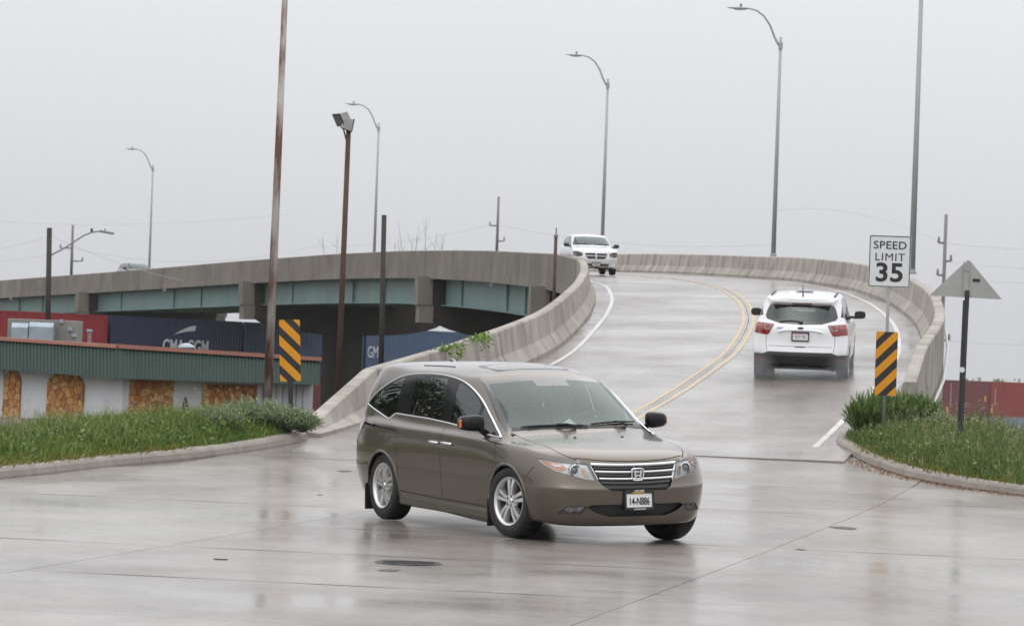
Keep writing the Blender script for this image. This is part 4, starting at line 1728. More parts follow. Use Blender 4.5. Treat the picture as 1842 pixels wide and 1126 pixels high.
def stand(o, X, Y, psi, pitch=None):
    """set a car on the street: front axle at (X, Y), nose turned psi degrees from the camera towards its right"""
    a = R(psi)
    f = Vector((math.sin(a), -math.cos(a), 0))
    z0, z1 = H(Y), H(Y - f.y * 3.0)
    f.z = (z0 - z1) / 3.0 if pitch is None else -pitch
    f.normalize()
    l = Vector((0, 0, 1)).cross(f).normalized()
    z = f.cross(l)
    o.matrix_world = Matrix(((f.x, l.x, z.x, X), (f.y, l.y, z.y, Y), (f.z, l.z, z.z, z0 + .0035), (0, 0, 0, 1)))


stand(van, .897, 39.5, 26.63, .0084)
tag(van, 'wet taupe minivan turning left in the foreground, its silver alloy wheels showing', 'minivan')
# ------------------------------------------------------------------ the white SUV and the silver hatchback


def gen_loops(levels):
    out = []
    for (xf, xr, w, zf, zs0, zs1, zr, cf, cr) in levels:
        L = []
        for dx, fy, fz in ((0, 0, 0), (.06, .42, 0), (.30, .74, .25), (.68, .92, .6), (1.1, .985, 1)):
            L.append((xf - dx * cf, fy * w, zf + (zs0 - zf) * fz))
        xa, xb = xf - 1.1 * cf, xr + 1.1 * cr
        for t in (.2, .4, .6, .8):
            L.append((xa + (xb - xa) * t, w * (1.0 if .3 < t < .7 else .996), zs0 + (zs1 - zs0) * t))
        for dx, fy, fz in ((1.1, .985, 1), (.68, .92, .6), (.30, .74, .25), (.06, .42, 0), (0, 0, 0)):
            L.append((xr + dx * cr, fy * w, zr + (zs1 - zr) * fz))
        out.append(L)
    return out


def car_common(S, root, paint, axles, rad, rimr, arch, wb_y, dlo, windows, m_win, seams=(), liner_rows=(1, 6)):
    for sgn in (1, -1):
        for cx in axles:
            P = [(cx + arch * math.cos(t), rad + arch * math.sin(t)) for t in np.linspace(-.5, math.pi + .5, 30)] + [(cx - arch * .9, .05), (cx + arch * .9, .05)]
            S.drop(S.cut(P, 'y', sgn, .05))
        for nm, P in windows:
            S.take(S.cut(rounded(P, .03, 3), 'y', sgn, .1), nm, root, m_win, push=-.004)
        S.take(S.cut(dlo, 'y', sgn, .1), 'window_pillar', root, M_blackg, push=-.001)
        for P in seams:
            S.drop(S.cut(ribbon(P, .008), 'y', sgn, .1))
    nr = S.nr
    lin = S.grid_bm(nr * liner_rows[0], nr * liner_rows[1], inset=.025)
    bad = [f for f in lin.faces if any(math.hypot(f.calc_center_median().x - a, f.calc_center_median().z - rad) < arch + .05 for a in axles)]
    bmesh.ops.delete(lin, geom=bad, context='FACES')
    from_bm('inner_panel', lin, root, M_black)
    for cx in axles:
        for sgn in (1, -1):
            V, Fc = [], []
            for t in np.linspace(-.35, math.pi + .35, 14):
                for (y, r_) in ((wb_y + .07, arch + .004), (wb_y - .22, arch + .01), (wb_y - .24, 0)):
                    V.append((cx + r_ * math.cos(t), sgn * y, rad + r_ * math.sin(t)))
            for i in range(13):
                for j in range(2):
                    Fc.append((i * 3 + j, i * 3 + j + 1, i * 3 + 4 + j, i * 3 + 3 + j))
            from_py('wheel_well', V, Fc, root, M_black)
            wheel(root, cx, sgn * wb_y, rad, rad, rimr, .22, out=sgn)
    mb = MB()
    mb.box(((axles[0] + axles[1]) / 2, 0, .26), (axles[0] - axles[1] + .9, 1.2, .05))
    mb.build('floor_pan', root, M_black)


def car_mirrors(root, x, y, z, m, sx=.09, sy=.11, sz=.075):
    for sgn in (1, -1):
        bm = bmesh.new()
        bmesh.ops.create_uvsphere(bm, u_segments=16, v_segments=10, radius=1)
        for v in bm.verts:
            k = lambda q: math.copysign(abs(q) ** .65, q)
            c = Vector((max(-.4, k(v.co.x)), k(v.co.y), k(v.co.z)))
            v.co = Vector((x + c.x * sx, sgn * (y + c.y * sy), z + c.z * sz))
        r_ = bmesh.ops.create_cone(bm, cap_ends=True, segments=8, radius1=.025, radius2=.03, depth=.2, matrix=Matrix.Translation((x, sgn * (y - .13), z - .05)) @ Matrix.Rotation(R(90), 4, 'X'))
        from_bm('door_mirror', bm, root, m, smooth=True)


M_suv = carpaint('white car paint', srgb(236, 237, 238), srgb(228, 229, 231), metal=0.0, rough=.3)
suv = empty('suv')
SL = gen_loops([
    (.72, -3.38, .76, .24, .24, .28, .34, .35, .30), (.84, -3.50, .88, .26, .26, .30, .36, .40, .34), (.90, -3.60, .905, .45, .46, .48, .48, .45, .36), (.92, -3.63, .918, .60, .63, .62, .56, .45, .38),
    (.88, -3.585, .92, .80, .85, .84, .76, .45, .40), (.78, -3.575, .905, .95, .98, 1.0, .96, .50, .42), (.35, -3.55, .88, 1.07, 1.05, 1.10, 1.07, .55, .42), (-.10, -3.50, .845, 1.13, 1.10, 1.16, 1.15, .50, .42),
    (-.60, -3.38, .785, 1.37, 1.36, 1.37, 1.34, .40, .38), (-1.02, -3.27, .715, 1.56, 1.555, 1.56, 1.545, .30, .32), (-1.22, -3.27, .635, 1.625, 1.615, 1.615, 1.60, .30, .28), (-1.6, -2.9, .38, 1.665, 1.66, 1.655, 1.645, .2, .2), (-1.8, -2.6, 0, 1.68, 1.678, 1.675, 1.67, .1, .1)])
SS = Shell(SL, 6, 6)
s_dlo = [(-.60, 1.10), (-1.4, 1.125), (-2.2, 1.15), (-2.9, 1.19), (-3.18, 1.26), (-3.02, 1.42), (-2.7, 1.535), (-2.0, 1.565), (-1.5, 1.545), (-1.15, 1.44), (-.85, 1.27)]
car_common(SS, suv, M_suv, (0, -2.69), .345, .225, .385, .79, s_dlo, [('door_window', [(-.82, 1.13), (-1.52, 1.155), (-1.55, 1.52), (-1.2, 1.44), (-.95, 1.28)]), ('rear_door_window', [(-1.62, 1.16), (-2.4, 1.185), (-2.5, 1.53), (-1.64, 1.54)]), ('quarter_window', [(-2.5, 1.20), (-3.08, 1.27), (-2.95, 1.40), (-2.62, 1.51)])],
           M_glass_s, seams=[dense([(-1.57, 1.1), (-1.55, .4)], .2, False), dense([(-2.45, 1.1), (-2.35, .75)], .2, False), dense([(-.45, 1.05), (-.42, .4)], .2, False)])
# black cladding: sills and lower bumper
for sgn in (1, -1):
    SS.take(SS.cut([(-.36, .05), (-.36, .40), (-2.33, .42), (-2.33, .05)], 'y', sgn, -.3), 'sill_cladding', suv, M_black)
rb = SS.cut([(-.99, .0), (-.99, .545), (-.70, .55), (-.60, .595), (.60, .595), (.70, .55), (.99, .545), (.99, .0)], 'x', -1, -.2)
SS.take([f for f in rb if f.is_valid and f.calc_center_median().x < -3.0], 'rear_bumper', suv, mat('dark grey bumper plastic', (.03, .03, .031), .6, col2=(.045, .045, .045), scale=6))
wg = [(-.60, 1.475), (.60, 1.475), (.645, 1.40), (.69, 1.26), (.66, 1.20), (.40, 1.125), (0, 1.11), (-.40, 1.125), (-.66, 1.20), (-.69, 1.26), (-.645, 1.40)]
fs = SS.cut(wg, 'x', -1, .05)
wi = [(-.50, 1.435), (.50, 1.435), (.535, 1.34), (.545, 1.25), (.40, 1.185), (0, 1.165), (-.40, 1.185), (-.545, 1.25), (-.535, 1.34)]
ins = SS.cut(rounded(wi, .04, 3), 'x', -1, .05)
SS.take(ins, 'rear_window', suv, M_glass, push=-.002)
rest = SS.cut(wg, 'x', -1, .05)
SS.take(rest, 'rear_window_border', suv, M_frit, push=-.001)
wf = [(-.70, 1.15), (.70, 1.15), (.60, 1.50), (0, 1.56), (-.60, 1.50)]
SS.take(SS.cut(wf, 'x', 1, .05), 'windscreen', suv, M_glass)
for sgn in (1, -1):
    tl = empty('tail_light')
    tl.parent = suv
    SS.take(SS.cut([(sgn * a, b_) for a, b_ in [(.885, 1.13), (.70, 1.12), (.505, 1.11), (.60, .925), (.64, .905), (.885, .925)]], 'x', -1, .03), 'lamp_body', tl, M_redl, push=.006)
    patch(SS, [(sgn * a, b_) for a, b_ in [(.70, 1.11), (.525, 1.10), (.585, 1.0), (.69, 1.0)]], 'x', -1, .010, 'reverse_lamp', tl, mat('reverse lamp lens', srgb(150, 138, 128), .15, .2, col2=srgb(110, 84, 78), scale=20, coat=1))
    patch(SS, [(sgn * a, b_) for a, b_ in [(.86, 1.12), (.725, 1.112), (.725, 1.045), (.86, 1.05)]], 'x', -1, .010, 'indicator_lens', tl, mat('pink signal lens', srgb(176, 78, 74), .15, col2=srgb(150, 58, 56), scale=20, coat=1))
    patch(SS, [(sgn * a, b_) for a, b_ in rounded([(.82, .475), (.66, .475), (.68, .435), (.82, .43)], .012, 3)], 'x', -1, .012, 'rear_reflector', suv, M_redl)
    SS.drop(SS.cut(ribbon(dense([(sgn * .63, .59), (sgn * .655, .75), (sgn * .645, .91)], .2, False), .008), 'x', -1, .1))
SS.drop(SS.cut(ribbon(dense([(-.60, .70), (.60, .70)], .2, False), .008), 'x', -1, .1))
# tailgate ledge over the plate, emblem, handle, brake lamp, aerial, roof rails
SS.strip([(y, 1.005 - .035 * (abs(y) / .40) ** 4) for y in np.linspace(-.42, .42, 13)], 'x', -1, .028, .016, 'tailgate_ledge', suv, M_suv, thick=.014)
mb = MB()
Mx = Matrix.Rotation(R(-90), 3, 'Y')
c = SS.hit('x', 0, 1.045, -1, .004)
mb.lathe([(.055, 0), (.058, .006), (.05, .010), (.0, .010)], 24, Matrix(((1, 0, 0), (0, 1, 0), (0, 0, .45))) @ Mx, c)
mb.build('badge', suv, mat('badge blue chrome', (.12, .14, .2), .2, .8))
mb = MB()
mb.box(SS.hit('x', 0, .695, -1, .004), (.012, .19, .02), None, .004)
mb.build('tailgate_handle', suv, M_black)
c = SS.hit('x', .385, 1.035, -1, .006)
o = letters(suv, '4WD', .055, c, M_alloyd, rot=(0, 0, R(180)))
mb = MB()
mb.box((-3.335, 0, 1.505), (.03, .38, .028), None, .006)
mb.build('high_brake_lamp', suv, mat('dark red lens', srgb(84, 24, 26), .15, coat=1))
mb = MB()
mb.prism([(-3.05, .66), (-3.33, .60), (-3.355, .3), (-3.36, 0), (-3.355, -.3), (-3.33, -.60), (-3.05, -.66)], 1.555, 1.595, lambda a, b_, h: Vector((a, b_, h + (a + 3.05) * .12)))
mb.build('roof_spoiler', suv, M_suv)
mb = MB()
mb.tube([(-3.0, 0, 1.63), (-3.02, 0, 1.66), (-3.20, 0, 1.86)], [.022, .014, .004], 6)
mb.build('roof_aerial', suv, M_black)
for sgn in (1, -1):
    mb = MB()
    pts = [SS.hit('z', x, sgn * .60, 1, .02) for x in np.linspace(-1.5, -2.95, 8)]
    mb.tube(pts, .016, 6)
    mb.build('roof_rail', suv, M_black)
mb = MB()
mb.box((-2.3, 0, 1.70), (.25, .34, .035), None, .012)
mb.box((-2.3, 0, 1.68), (.12, .2, .04))
mb.build('roof_sign_base', suv, mat('grey roof bracket', (.35, .36, .37), .5))
mb = MB()
mb.tube([SS.hit('x', -.02 + .42 * t, 1.155 + .02 * math.sin(math.pi * t), -1, .014) for t in np.linspace(0, 1, 6)], .010, 6)
mb.box(SS.hit('x', 0, 1.145, -1, .012), (.04, .07, .05), None, .01)
mb.build('rear_wiper', suv, M_black)
pl2 = plate(suv, SS.hit('x', 0, .89, -1, .010), .305, .152, '', Matrix.Rotation(R(180), 3, 'Z'))
letters(pl2, '9ZY 754', .095, (.009, 0, -.01), mat('plum plate ink', srgb(120, 90, 120), .5), sx=.62)
mb = MB()
mb.box((.008, 0, .055), (.002, .28, .02))
mb.build('plate_band', pl2, mat('pink plate band', srgb(190, 150, 160), .5))
car_mirrors(suv, -.62, 1.02, 1.17, M_black)
for y in (-.38, .38):
    seat(suv, -1.35, y, .62, m=M_seat)
seat(suv, -2.25, -.38, .64, .55, .5)
seat(suv, -2.25, .38, .64, .55, .5)
mb = MB()
mb.prism([(-.2, 1.06), (-.6, 1.06), (-.75, .9), (-.5, .5), (-.2, .5)], -.74, .74, lambda a, b_, h: Vector((a, h, b_)))
mb.build('dashboard', suv, M_dash)
SS.done('body', suv, M_suv)
stand(suv, 5.93, 77.5, 173.0)
tag(suv, 'white SUV driving away up the ramp with its rear lights showing', 'car')

# silver hatchback coming down
M_sil = carpaint('silver car paint', srgb(212, 214, 216), srgb(202, 204, 207), metal=.25, rough=.35)
hat = empty('hatchback')
HL_ = gen_loops([
    (.70, -3.20, .72, .24, .24, .26, .32, .30, .28), (.82, -3.34, .83, .26, .25, .27, .34, .34, .30), (.885, -3.42, .86, .43, .43, .45, .48, .38, .32), (.90, -3.45, .875, .60, .62, .64, .64, .38, .34),
    (.87, -3.43, .875, .76, .82, .84, .82, .40, .34), (.76, -3.40, .86, .925, .95, .97, .97, .46, .34), (.30, -3.36, .835, 1.03, 1.01, 1.05, 1.06, .50, .34), (-.18, -3.30, .80, 1.07, 1.05, 1.10, 1.12, .45, .36),
    (-.56, -3.10, .735, 1.27, 1.26, 1.29, 1.30, .36, .34), (-.95, -2.85, .655, 1.445, 1.44, 1.44, 1.43, .28, .30), (-1.15, -2.75, .575, 1.49, 1.485, 1.48, 1.47, .26, .26), (-1.5, -2.5, .34, 1.52, 1.515, 1.51, 1.50, .18, .18), (-1.7, -2.3, 0, 1.53, 1.53, 1.525, 1.52, .1, .1)])
HS_ = Shell(HL_, 5, 5)
h_dlo = [(-.62, 1.06), (-1.4, 1.08), (-2.2, 1.10), (-2.85, 1.15), (-2.7, 1.30), (-2.4, 1.40), (-1.8, 1.435), (-1.4, 1.42), (-1.1, 1.33), (-.8, 1.18)]
car_common(HS_, hat, M_sil, (0, -2.635), .33, .215, .37, .755, h_dlo, [('door_window', [(-.80, 1.085), (-1.45, 1.10), (-1.48, 1.40), (-1.15, 1.32), (-.92, 1.19)]), ('rear_door_window', [(-1.55, 1.105), (-2.4, 1.13), (-2.35, 1.36), (-1.57, 1.41)])], M_glass_s,
           seams=[dense([(-1.5, 1.05), (-1.48, .4)], .2, False), dense([(-.42, 1.0), (-.40, .4)], .2, False)])
wsp = [(-.72, 1.09), (0, 1.115), (.72, 1.09), (.60, 1.405), (.3, 1.43), (-.3, 1.43), (-.60, 1.405)]
HS_.take(HS_.cut(wsp, 'x', 1, .05), 'windscreen', hat, M_glass)
HS_.take(HS_.cut([(-.6, 1.15), (.6, 1.15), (.5, 1.40), (-.5, 1.40)], 'x', -1, .05), 'rear_window', hat, M_glass)
g2 = empty('grille')
g2.parent = hat
HS_.take(HS_.cut(rounded([(-.42, .805), (.42, .805), (.385, .66), (.30, .59), (-.30, .59), (-.385, .66)], .02, 3), 'x', 1, .05), 'grille_back', g2, M_black, push=-.03)
HS_.strip([(y, .705) for y in np.linspace(.40, -.40, 9)], 'x', 1, .035, .006, 'grille_bar', g2, M_sil, thick=.008)
HS_.strip([(0.0, z) for z in np.linspace(.60, .80, 5)], 'x', 1, .05, .008, 'grille_bar', g2, M_sil, thick=.008)
for sgn in (1, -1):
    hl = empty('headlight')
    hl.parent = hat
    HP = [(sgn * a, b_) for a, b_ in rounded([(.845, .85), (.68, .86), (.50, .80), (.53, .67), (.70, .66), (.835, .68)], .03, 3)]
    fs = HS_.cut(HP, 'x', 1, .03)
    HS_.take(fs, 'lamp_housing', hl, M_clear, push=-.04, delete=False)
    HS_.take(fs, 'lamp_cover', hl, M_lens)
    patch(HS_, [(sgn * a, b_) for a, b_ in [(.825, .79), (.73, .79), (.73, .70), (.815, .70)]], 'x', 1, -.012, 'turn_signal', hl, M_amber)
    mb = MB()
    mb.lathe([(.05, 0), (.052, .02), (.03, .012), (0, .004)], 16, Matrix.Rotation(R(90), 3, 'Y'), HS_.hit('x', sgn * .61, .745, 1, -.03))
    mb.build('lamp_ring', hl, M_chrome, auto=40)
    mb = MB()
    mb.lathe([(.055, 0), (.058, .012), (.04, .014), (.035, .004), (0, .006)], 16, Matrix.Rotation(R(90), 3, 'Y'), HS_.hit('x', sgn * .66, .38, 1, 0))
    mb.build('fog_light', hat, M_clear, auto=40)
    HS_.drop(HS_.cut(ribbon([(a, sgn * b_) for a, b_ in curve2([(.80, .47), (.55, .60), (.2, .68), (-.2, .73)], 4)], .008), 'z', 1, .15))
HS_.take([f for f in HS_.cut([(-.50, .42), (.50, .42), (.46, .315), (-.46, .315)], 'x', 1, .05) if f.calc_center_median().x > .6], 'lower_intake', hat, mat('grey intake mesh', (.10, .10, .10), .6, col2=(.05, .05, .05), scale=40), push=-.02)
cut_ = HS_.cut([(-.70, .0), (-.70, .285), (.70, .285), (.70, .0)], 'x', 1, -.3)
HS_.take([f for f in cut_ if f.is_valid and f.calc_center_median().x > .55], 'bumper_apron', hat, M_black)
pl3 = plate(hat, HS_.hit('x', 0, .395, 1, .014), .305, .135, '', Matrix.Identity(3), col=mat('grey plate', (.5, .5, .5), .5))
letters(pl3, '14-B552', .09, (.009, 0, -.005), M_ink, sx=.6)
car_mirrors(hat, -.55, .955, 1.09, M_black)
for y in (-.36, .36):
    seat(hat, -1.25, y, .55)
    seat(hat, -2.05, y, .57, .5, .45)
mb = MB()
mb.prism([(-.25, 1.0), (-.6, 1.0), (-.75, .86), (-.5, .5), (-.25, .5)], -.70, .70, lambda a, b_, h: Vector((a, h, b_)))
mb.build('dashboard', hat, M_dash)
for p0, p1 in (((.62, 1.125), (.05, 1.13)), ((.0, 1.125), (-.60, 1.12))):
    mb = MB()
    mb.tube([HS_.hit('x', p0[0] + (p1[0] - p0[0]) * t, p0[1] + (p1[1] - p0[1]) * t + .015 * math.sin(math.pi * t), 1, .014) for t in np.linspace(0, 1, 6)], .010, 6)
    mb.build('wiper', hat, M_black)
HS_.done('body', hat, M_sil)
stand(hat, 2.98, 147.0, 7.0)
tag(hat, 'silver hatchback coming down the ramp behind the left barrier', 'car')
# another car far off on the viaduct: only its roof shows over the parapet
c3 = copy_tree(hat)
c3.name = 'hatchback'
pp = path(253, -1.9)
stand(c3, pp.x, pp.y, 20)
M_dark = carpaint('dark grey car paint', (.05, .052, .056), (.04, .042, .045))
for ch in c3.children:
    if ch.name.startswith('body'):
        ch.material_slots[0].link = 'OBJECT'
        ch.material_slots[0].material = M_dark
tag(c3, 'distant dark car on the far left viaduct, only its roof above the parapet', 'car')
# ------------------------------------------------------------------ signs and object markers
M_alum = mat('aluminium sign back', srgb(172, 172, 168), .45, .55, col2=srgb(158, 158, 155), scale=7, streak=(1, 1, .3), bump=.05)
M_signw = mat('white sign sheeting', srgb(222, 224, 226), .45, col2=srgb(212, 214, 216), scale=3)
M_signk = mat('black sign sheeting', (.012, .012, .014), .4, col2=(.02, .02, .02), scale=6)
M_signy = mat('orange yellow sign sheeting', srgb(222, 150, 8), .45, col2=srgb(210, 138, 5), scale=4)
M_galv = mat('galvanised post', srgb(150, 152, 152), .5, .6, col2=srgb(128, 130, 130), scale=9, streak=(1, 1, .2))
M_postb = mat('black post', (.015, .014, .014), .5, col2=(.03, .028, .026), scale=12)


def sheet(poly, y0, y1, name, parent, m):
    mb = MB()
    mb.prism(poly, y0, y1, lambda a, b_, h: Vector((a, h, b_)))
    return mb.build(name, parent, m)


def rrect(w, h, r_):
    return rounded([(-w / 2, -h / 2), (w / 2, -h / 2), (w / 2, h / 2), (-w / 2, h / 2)], r_, 5)


def clip_poly(P, a, b_, c):
    """keep the side a*x+b*y<=c of a convex polygon"""
    out = []
    for i in range(len(P)):
        p, q = P[i], P[(i + 1) % len(P)]
        dp, dq = a * p[0] + b_ * p[1] - c, a * q[0] + b_ * q[1] - c
        if dp <= 0:
            out.append(p)
        if dp * dq < 0:
            t = dp / (dp - dq)
            out.append((p[0] + (q[0] - p[0]) * t, p[1] + (q[1] - p[1]) * t))
    return out


def object_marker(root, zc, w, h, slant):
    """striped hazard plate; slant=+1 stripes fall to the right"""
    sheet(rrect(w, h, .03), -.002, .004, 'marker_plate', root, M_signk).location.z = zc
    base = rrect(w - .004, h - .004, .028)
    k = 1.0
    step = .30
    for n in range(-5, 6):
        c0 = n * step
        P = clip_poly(clip_poly(base, slant * k, 1, c0 + step * .28), -slant * k, -1, -(c0 - step * .25))
        if len(P) >= 3:
            o = sheet(P, -.0045, -.0022, 'stripe', root, M_signy)
            o.location.z = zc
    for zz in (.33, -.33):
        mb = MB()
        mb.lathe([(.009, 0), (.007, .006), (0, .007)], 10, Matrix.Rotation(R(90), 3, 'X'), (0, -.005, zc + zz))
        mb.build('bolt', root, M_galv)


# right: speed limit with a marker below, on one post
YS = 61.0
top = at(1602, 424, YS)
bot = at(1602, 517, YS)
mk0, mk1 = at(1602, 597, YS), at(1602, 712, YS)
base = at(1602, 760, YS)
sg = empty('speed_limit_sign', (top.x, YS, H(YS) + .15))
bz = sg.location.z
sw = 75 / F_PX * YS
sh = top.z - bot.z
zc = (top.z + bot.z) / 2 - bz
sheet(rrect(sw, sh, .035), -.002, .003, 'sign_plate', sg, M_signw).location.z = zc
mb = MB()
o1, i1 = rrect(sw - .012, sh - .012, .03), rrect(sw - .038, sh - .038, .022)
n_ = len(o1)
V = [(a, -.004, b_) for a, b_ in o1] + [(a, -.004, b_) for a, b_ in i1]
mb.add(V, [(i, (i + 1) % n_, n_ + (i + 1) % n_, n_ + i) for i in range(n_)])
mb.build('sign_border', sg, M_signk).location.z = zc
for s_, size, dz, sx, bold, sp in (('SPEED', .170, .245, 1.08, .0015, 1.06), ('LIMIT', .170, .062, 1.08, .0, 1.10), ('35', .40, -.185, 1.12, .0095, 1.02)):
    me = text_mesh(s_, size * sh / .80, bold, .001, sx, sp)
    o = link('lettering', me, sg, M_signk)
    o.location = (0, -.0045, zc + dz * sh / .80)
object_marker(sg, (mk0.z + mk1.z) / 2 - bz, 39 / F_PX * YS, mk0.z - mk1.z, 1 * -1)
mb = MB()
mb.tube([(0, .03, -.6), (0, .03, zc + .2)], .024, 10)
mb.build('post', sg, M_galv, smooth=True)
tag(sg, 'speed limit 35 sign above a striped yellow and black marker on a steel post', 'sign')

# left marker
YL = 60.0
m0, m1 = at(531, 575, YL), at(529, 686, YL)
sl = empty('object_marker', (m0.x, YL, H(YL) + .1))
object_marker(sl, (m0.z + m1.z) / 2 - sl.location.z, 38 / F_PX * YL, m0.z - m1.z, 1)
mb = MB()
mb.box((0, .03, (m1.z - sl.location.z) / 2 + .1), (.075, .04, m1.z - sl.location.z + 1.2))
mb.build('post', sl, M_postb)
sl.rotation_euler = (0, R(-3.0), R(4))
tag(sl, 'yellow and black striped hazard marker on a black post by the left barrier end', 'road marker')

# the triangular sign seen from behind
YT = 58.5
t0, t1, t2, tb = at(1739, 466, YT), at(1669, 532, YT), at(1800, 538, YT), at(1726, 795, YT)
ts = empty('triangular_sign', (tb.x, YT, H(YT) + .2))
q0 = ts.location
TP_ = rounded([(t1.x - q0.x, t1.z - q0.z), (t2.x - q0.x, t2.z - q0.z), (t0.x - q0.x, t0.z - q0.z)], [.01, .01, .05], 5)
sheet(TP_, .03, .034, 'sign_plate', ts, M_alum)
mb = MB()
tx = t0.x - q0.x
for dx in (-.05, .05):
    mb.box((tx - .02 + dx, .022, (t0.z + t1.z) / 2 - q0.z + .02), (.008, .012, t0.z - t1.z - .1))
mb.box((tx - .02, .022, t0.z - q0.z - .17), (.09, .01, .012))
mb.box((tx - .02, .022, t0.z - q0.z - .10), (.012, .01, .07))
mb.build('backing_strip', ts, M_alum)
mb = MB()
mb.box((t2.x - q0.x - .40, .024, t2.z - q0.z + .27), (.11, .008, .045))
mb.build('sticker', ts, M_signk)
zt = t1.z - q0.z
mb = MB()
mb.box((-.0, -.0, zt / 2 - .2), (.085, .085, zt + .4 - .1))
mb.box((tx * .92, 0, zt - .05), (.065, .06, .30))
mb.build('post', ts, M_postb)
hl_ = MB()
for k in range(38):
    zz = .25 + k * .0508
    if zz < zt - .1:
        hl_.lathe([(.006, 0), (.0, .001)], 8, Matrix.Rotation(R(90), 3, 'X'), (.022, -.0435, zz))
oo = hl_.build('post_hole_row', ts, M_galv)
oo['kind'] = 'stuff'
mb = MB()
rd = at(1728, 665, YT)
mb.lathe([(.042, 0), (.042, .008), (0, .010)], 20, Matrix.Rotation(R(90), 3, 'X'), (-.02, -.045, rd.z - q0.z))
mb.build('reflector_disc', ts, M_signw)
ts.rotation_euler = (0, R(.6), 0)
tag(ts, 'bare grey back of a triangular sign on a black post in the right grass', 'sign')

# ------------------------------------------------------------------ poles, lamps, wires
M_rust = mat('rusty flaking pole paint', srgb(172, 166, 162), .8, col2=srgb(100, 68, 54), scale=1.6, detail=10, streak=(2.6, 2.6, .55), contrast=.10, space='world', bump=.3, bscale=25)
M_rustb = mat('brown rusty steel', srgb(92, 70, 58), .8, col2=srgb(60, 46, 38), scale=3, detail=6, streak=(1, 1, .4), space='world')
M_wood = mat('dark pole timber', srgb(74, 68, 63), .9, col2=srgb(50, 45, 42), scale=3, streak=(4, 4, .3), space='world')
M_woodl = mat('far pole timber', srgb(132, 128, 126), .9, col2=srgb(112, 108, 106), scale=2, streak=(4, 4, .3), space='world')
M_lamp = mat('galvanised lamp column', srgb(168, 173, 173), .5, .2, col2=srgb(148, 154, 154), scale=2, streak=(1, 1, .2), space='world')
M_wire = mat('wire', (.5, .51, .53), .6)


def pole_from(name, a, b_, r0, r1, m, n=10):
    root = empty(name, a)
    mb = MB()
    mb.tube([(0, 0, 0), b_ - a], [r0, r1], n)
    mb.build('shaft', root, m, smooth=True)
    return root


a = at(480, 745, 62.5)
a.z = H(62) - .3
b_ = at(515, -60, 62.5)
rp = pole_from('rusty_pole', a, b_, .078, .046, M_rust, 14)
rp.children[0].name = 'shaft'
for f in ():
    mb = MB()
    p = (b_ - a) * f
    mb.tube([p, p + (b_ - a) * (.008 + .012 * random.random())], [.0885 - .036 * f + .003] * 2, 14)
    mb.build('rust_band', rp, M_rustb, smooth=True)
tag(rp, 'tall rust-stained white pole rising out of the left grass', 'pole')

YF = 84.0
a, b_ = at(605, 780, YF), at(627, 235, YF)
fp = pole_from('floodlight_pole', a, b_, .072, .055, M_rustb)
tp_ = b_ - a
M_box = mat('weathered lamp housing', srgb(170, 170, 168), .6, .3, col2=srgb(140, 140, 138), scale=5)


def flood(c, yaw, pitch, nm):
    e = empty(nm, c)
    e.parent = fp
    e.rotation_euler = (pitch, 0, yaw)
    mb = MB()
    P0 = [(-.17, .0, -.13), (.17, 0, -.13), (.17, 0, .13), (-.17, 0, .13)]
    P1 = [(-.10, .22, -.09), (.10, .22, -.09), (.10, .22, .09), (-.10, .22, .09)]
    mb.add(P0 + P1, [(0, 1, 5, 4), (1, 2, 6, 5), (2, 3, 7, 6), (3, 0, 4, 7), (4, 5, 6, 7)])
    mb.build('lamp_housing', e, M_box)
    mb = MB()
    mb.box((0, -.008, 0), (.37, .02, .29), None, .004)
    mb.build('lamp_visor', e, M_wood)
    mb = MB()
    mb.box((0, -.02, 0), (.31, .006, .23))
    mb.build('lamp_glass', e, mat('dusty lamp glass', srgb(92, 94, 84), .25, coat=1))
    return e


flood(tp_ + Vector((-.22, 0, .22)), R(-62), R(28), 'floodlight')
flood(tp_ + Vector((.06, 0, .10)), R(100), R(10), 'floodlight')
mb = MB()
mb.tube([tp_ + Vector((-.03, 0, -.25)), tp_ + Vector((-.12, 0, .05)), tp_ + Vector((-.10, 0, .30))], .018, 6)
mb.tube([tp_ + Vector((.0, 0, -.02)), tp_ + Vector((.06, 0, .24))], .03, 8)
mb.build('bracket', fp, M_wood)
tag(fp, 'thin brown pole with two weathered floodlights on its top', 'floodlight')

a, b_ = at(684, 720, 100), at(691, 387, 100)
o = pole_from('timber_pole', a, b_, .075, .065, M_wood)
tag(o, 'short black timber pole standing before the viaduct pier', 'pole')
a, b_ = at(993, 640, 96), at(1000, 425, 96)
o = pole_from('steel_post', a, b_, .05, .042, M_rustb)
mb = MB()
mb.tube([b_ - a, at(1001, 410, 96) - a], .018, 8)
mb.tube([b_ - a + Vector((0, 0, -.03)), b_ - a + Vector((0, 0, .03))], .06, 10)
mb.build('finial', o, M_galv)
tag(o, 'thin rusty post rising between the left barrier and the silver hatchback', 'pole')
# left timber pole with a street-light arm
YP = 112
a, b_ = at(85, 640, YP), at(89, 410, YP)
lp = pole_from('timber_pole', a, b_, .085, .075, M_wood)
mb = MB()
arm = [at(92, 459, YP), at(118, 445, YP), at(150, 424, YP), at(165, 418, YP), at(180, 416, YP)]
mb.tube([p - a for p in arm], .026, 6)
mb.build('lamp_arm', lp, M_galv)
mb = MB()
h0 = at(192, 418, YP) - a
mb.box(h0, (.42, .2, .07), Matrix.Rotation(R(8), 3, 'Y'), .02)
mb.tube([h0 + Vector((-.05, 0, .03)), h0 + Vector((-.05, 0, .10))], .025, 6)
mb.build('lamp_head', lp, M_galv)
mb = MB()
mb.box(at(165, 414, YP) - a, (.06, .06, .1))
mb.build('insulator', lp, M_wood)
tag(lp, 'dark timber pole on the left carrying a street light arm over the green roof', 'pole')


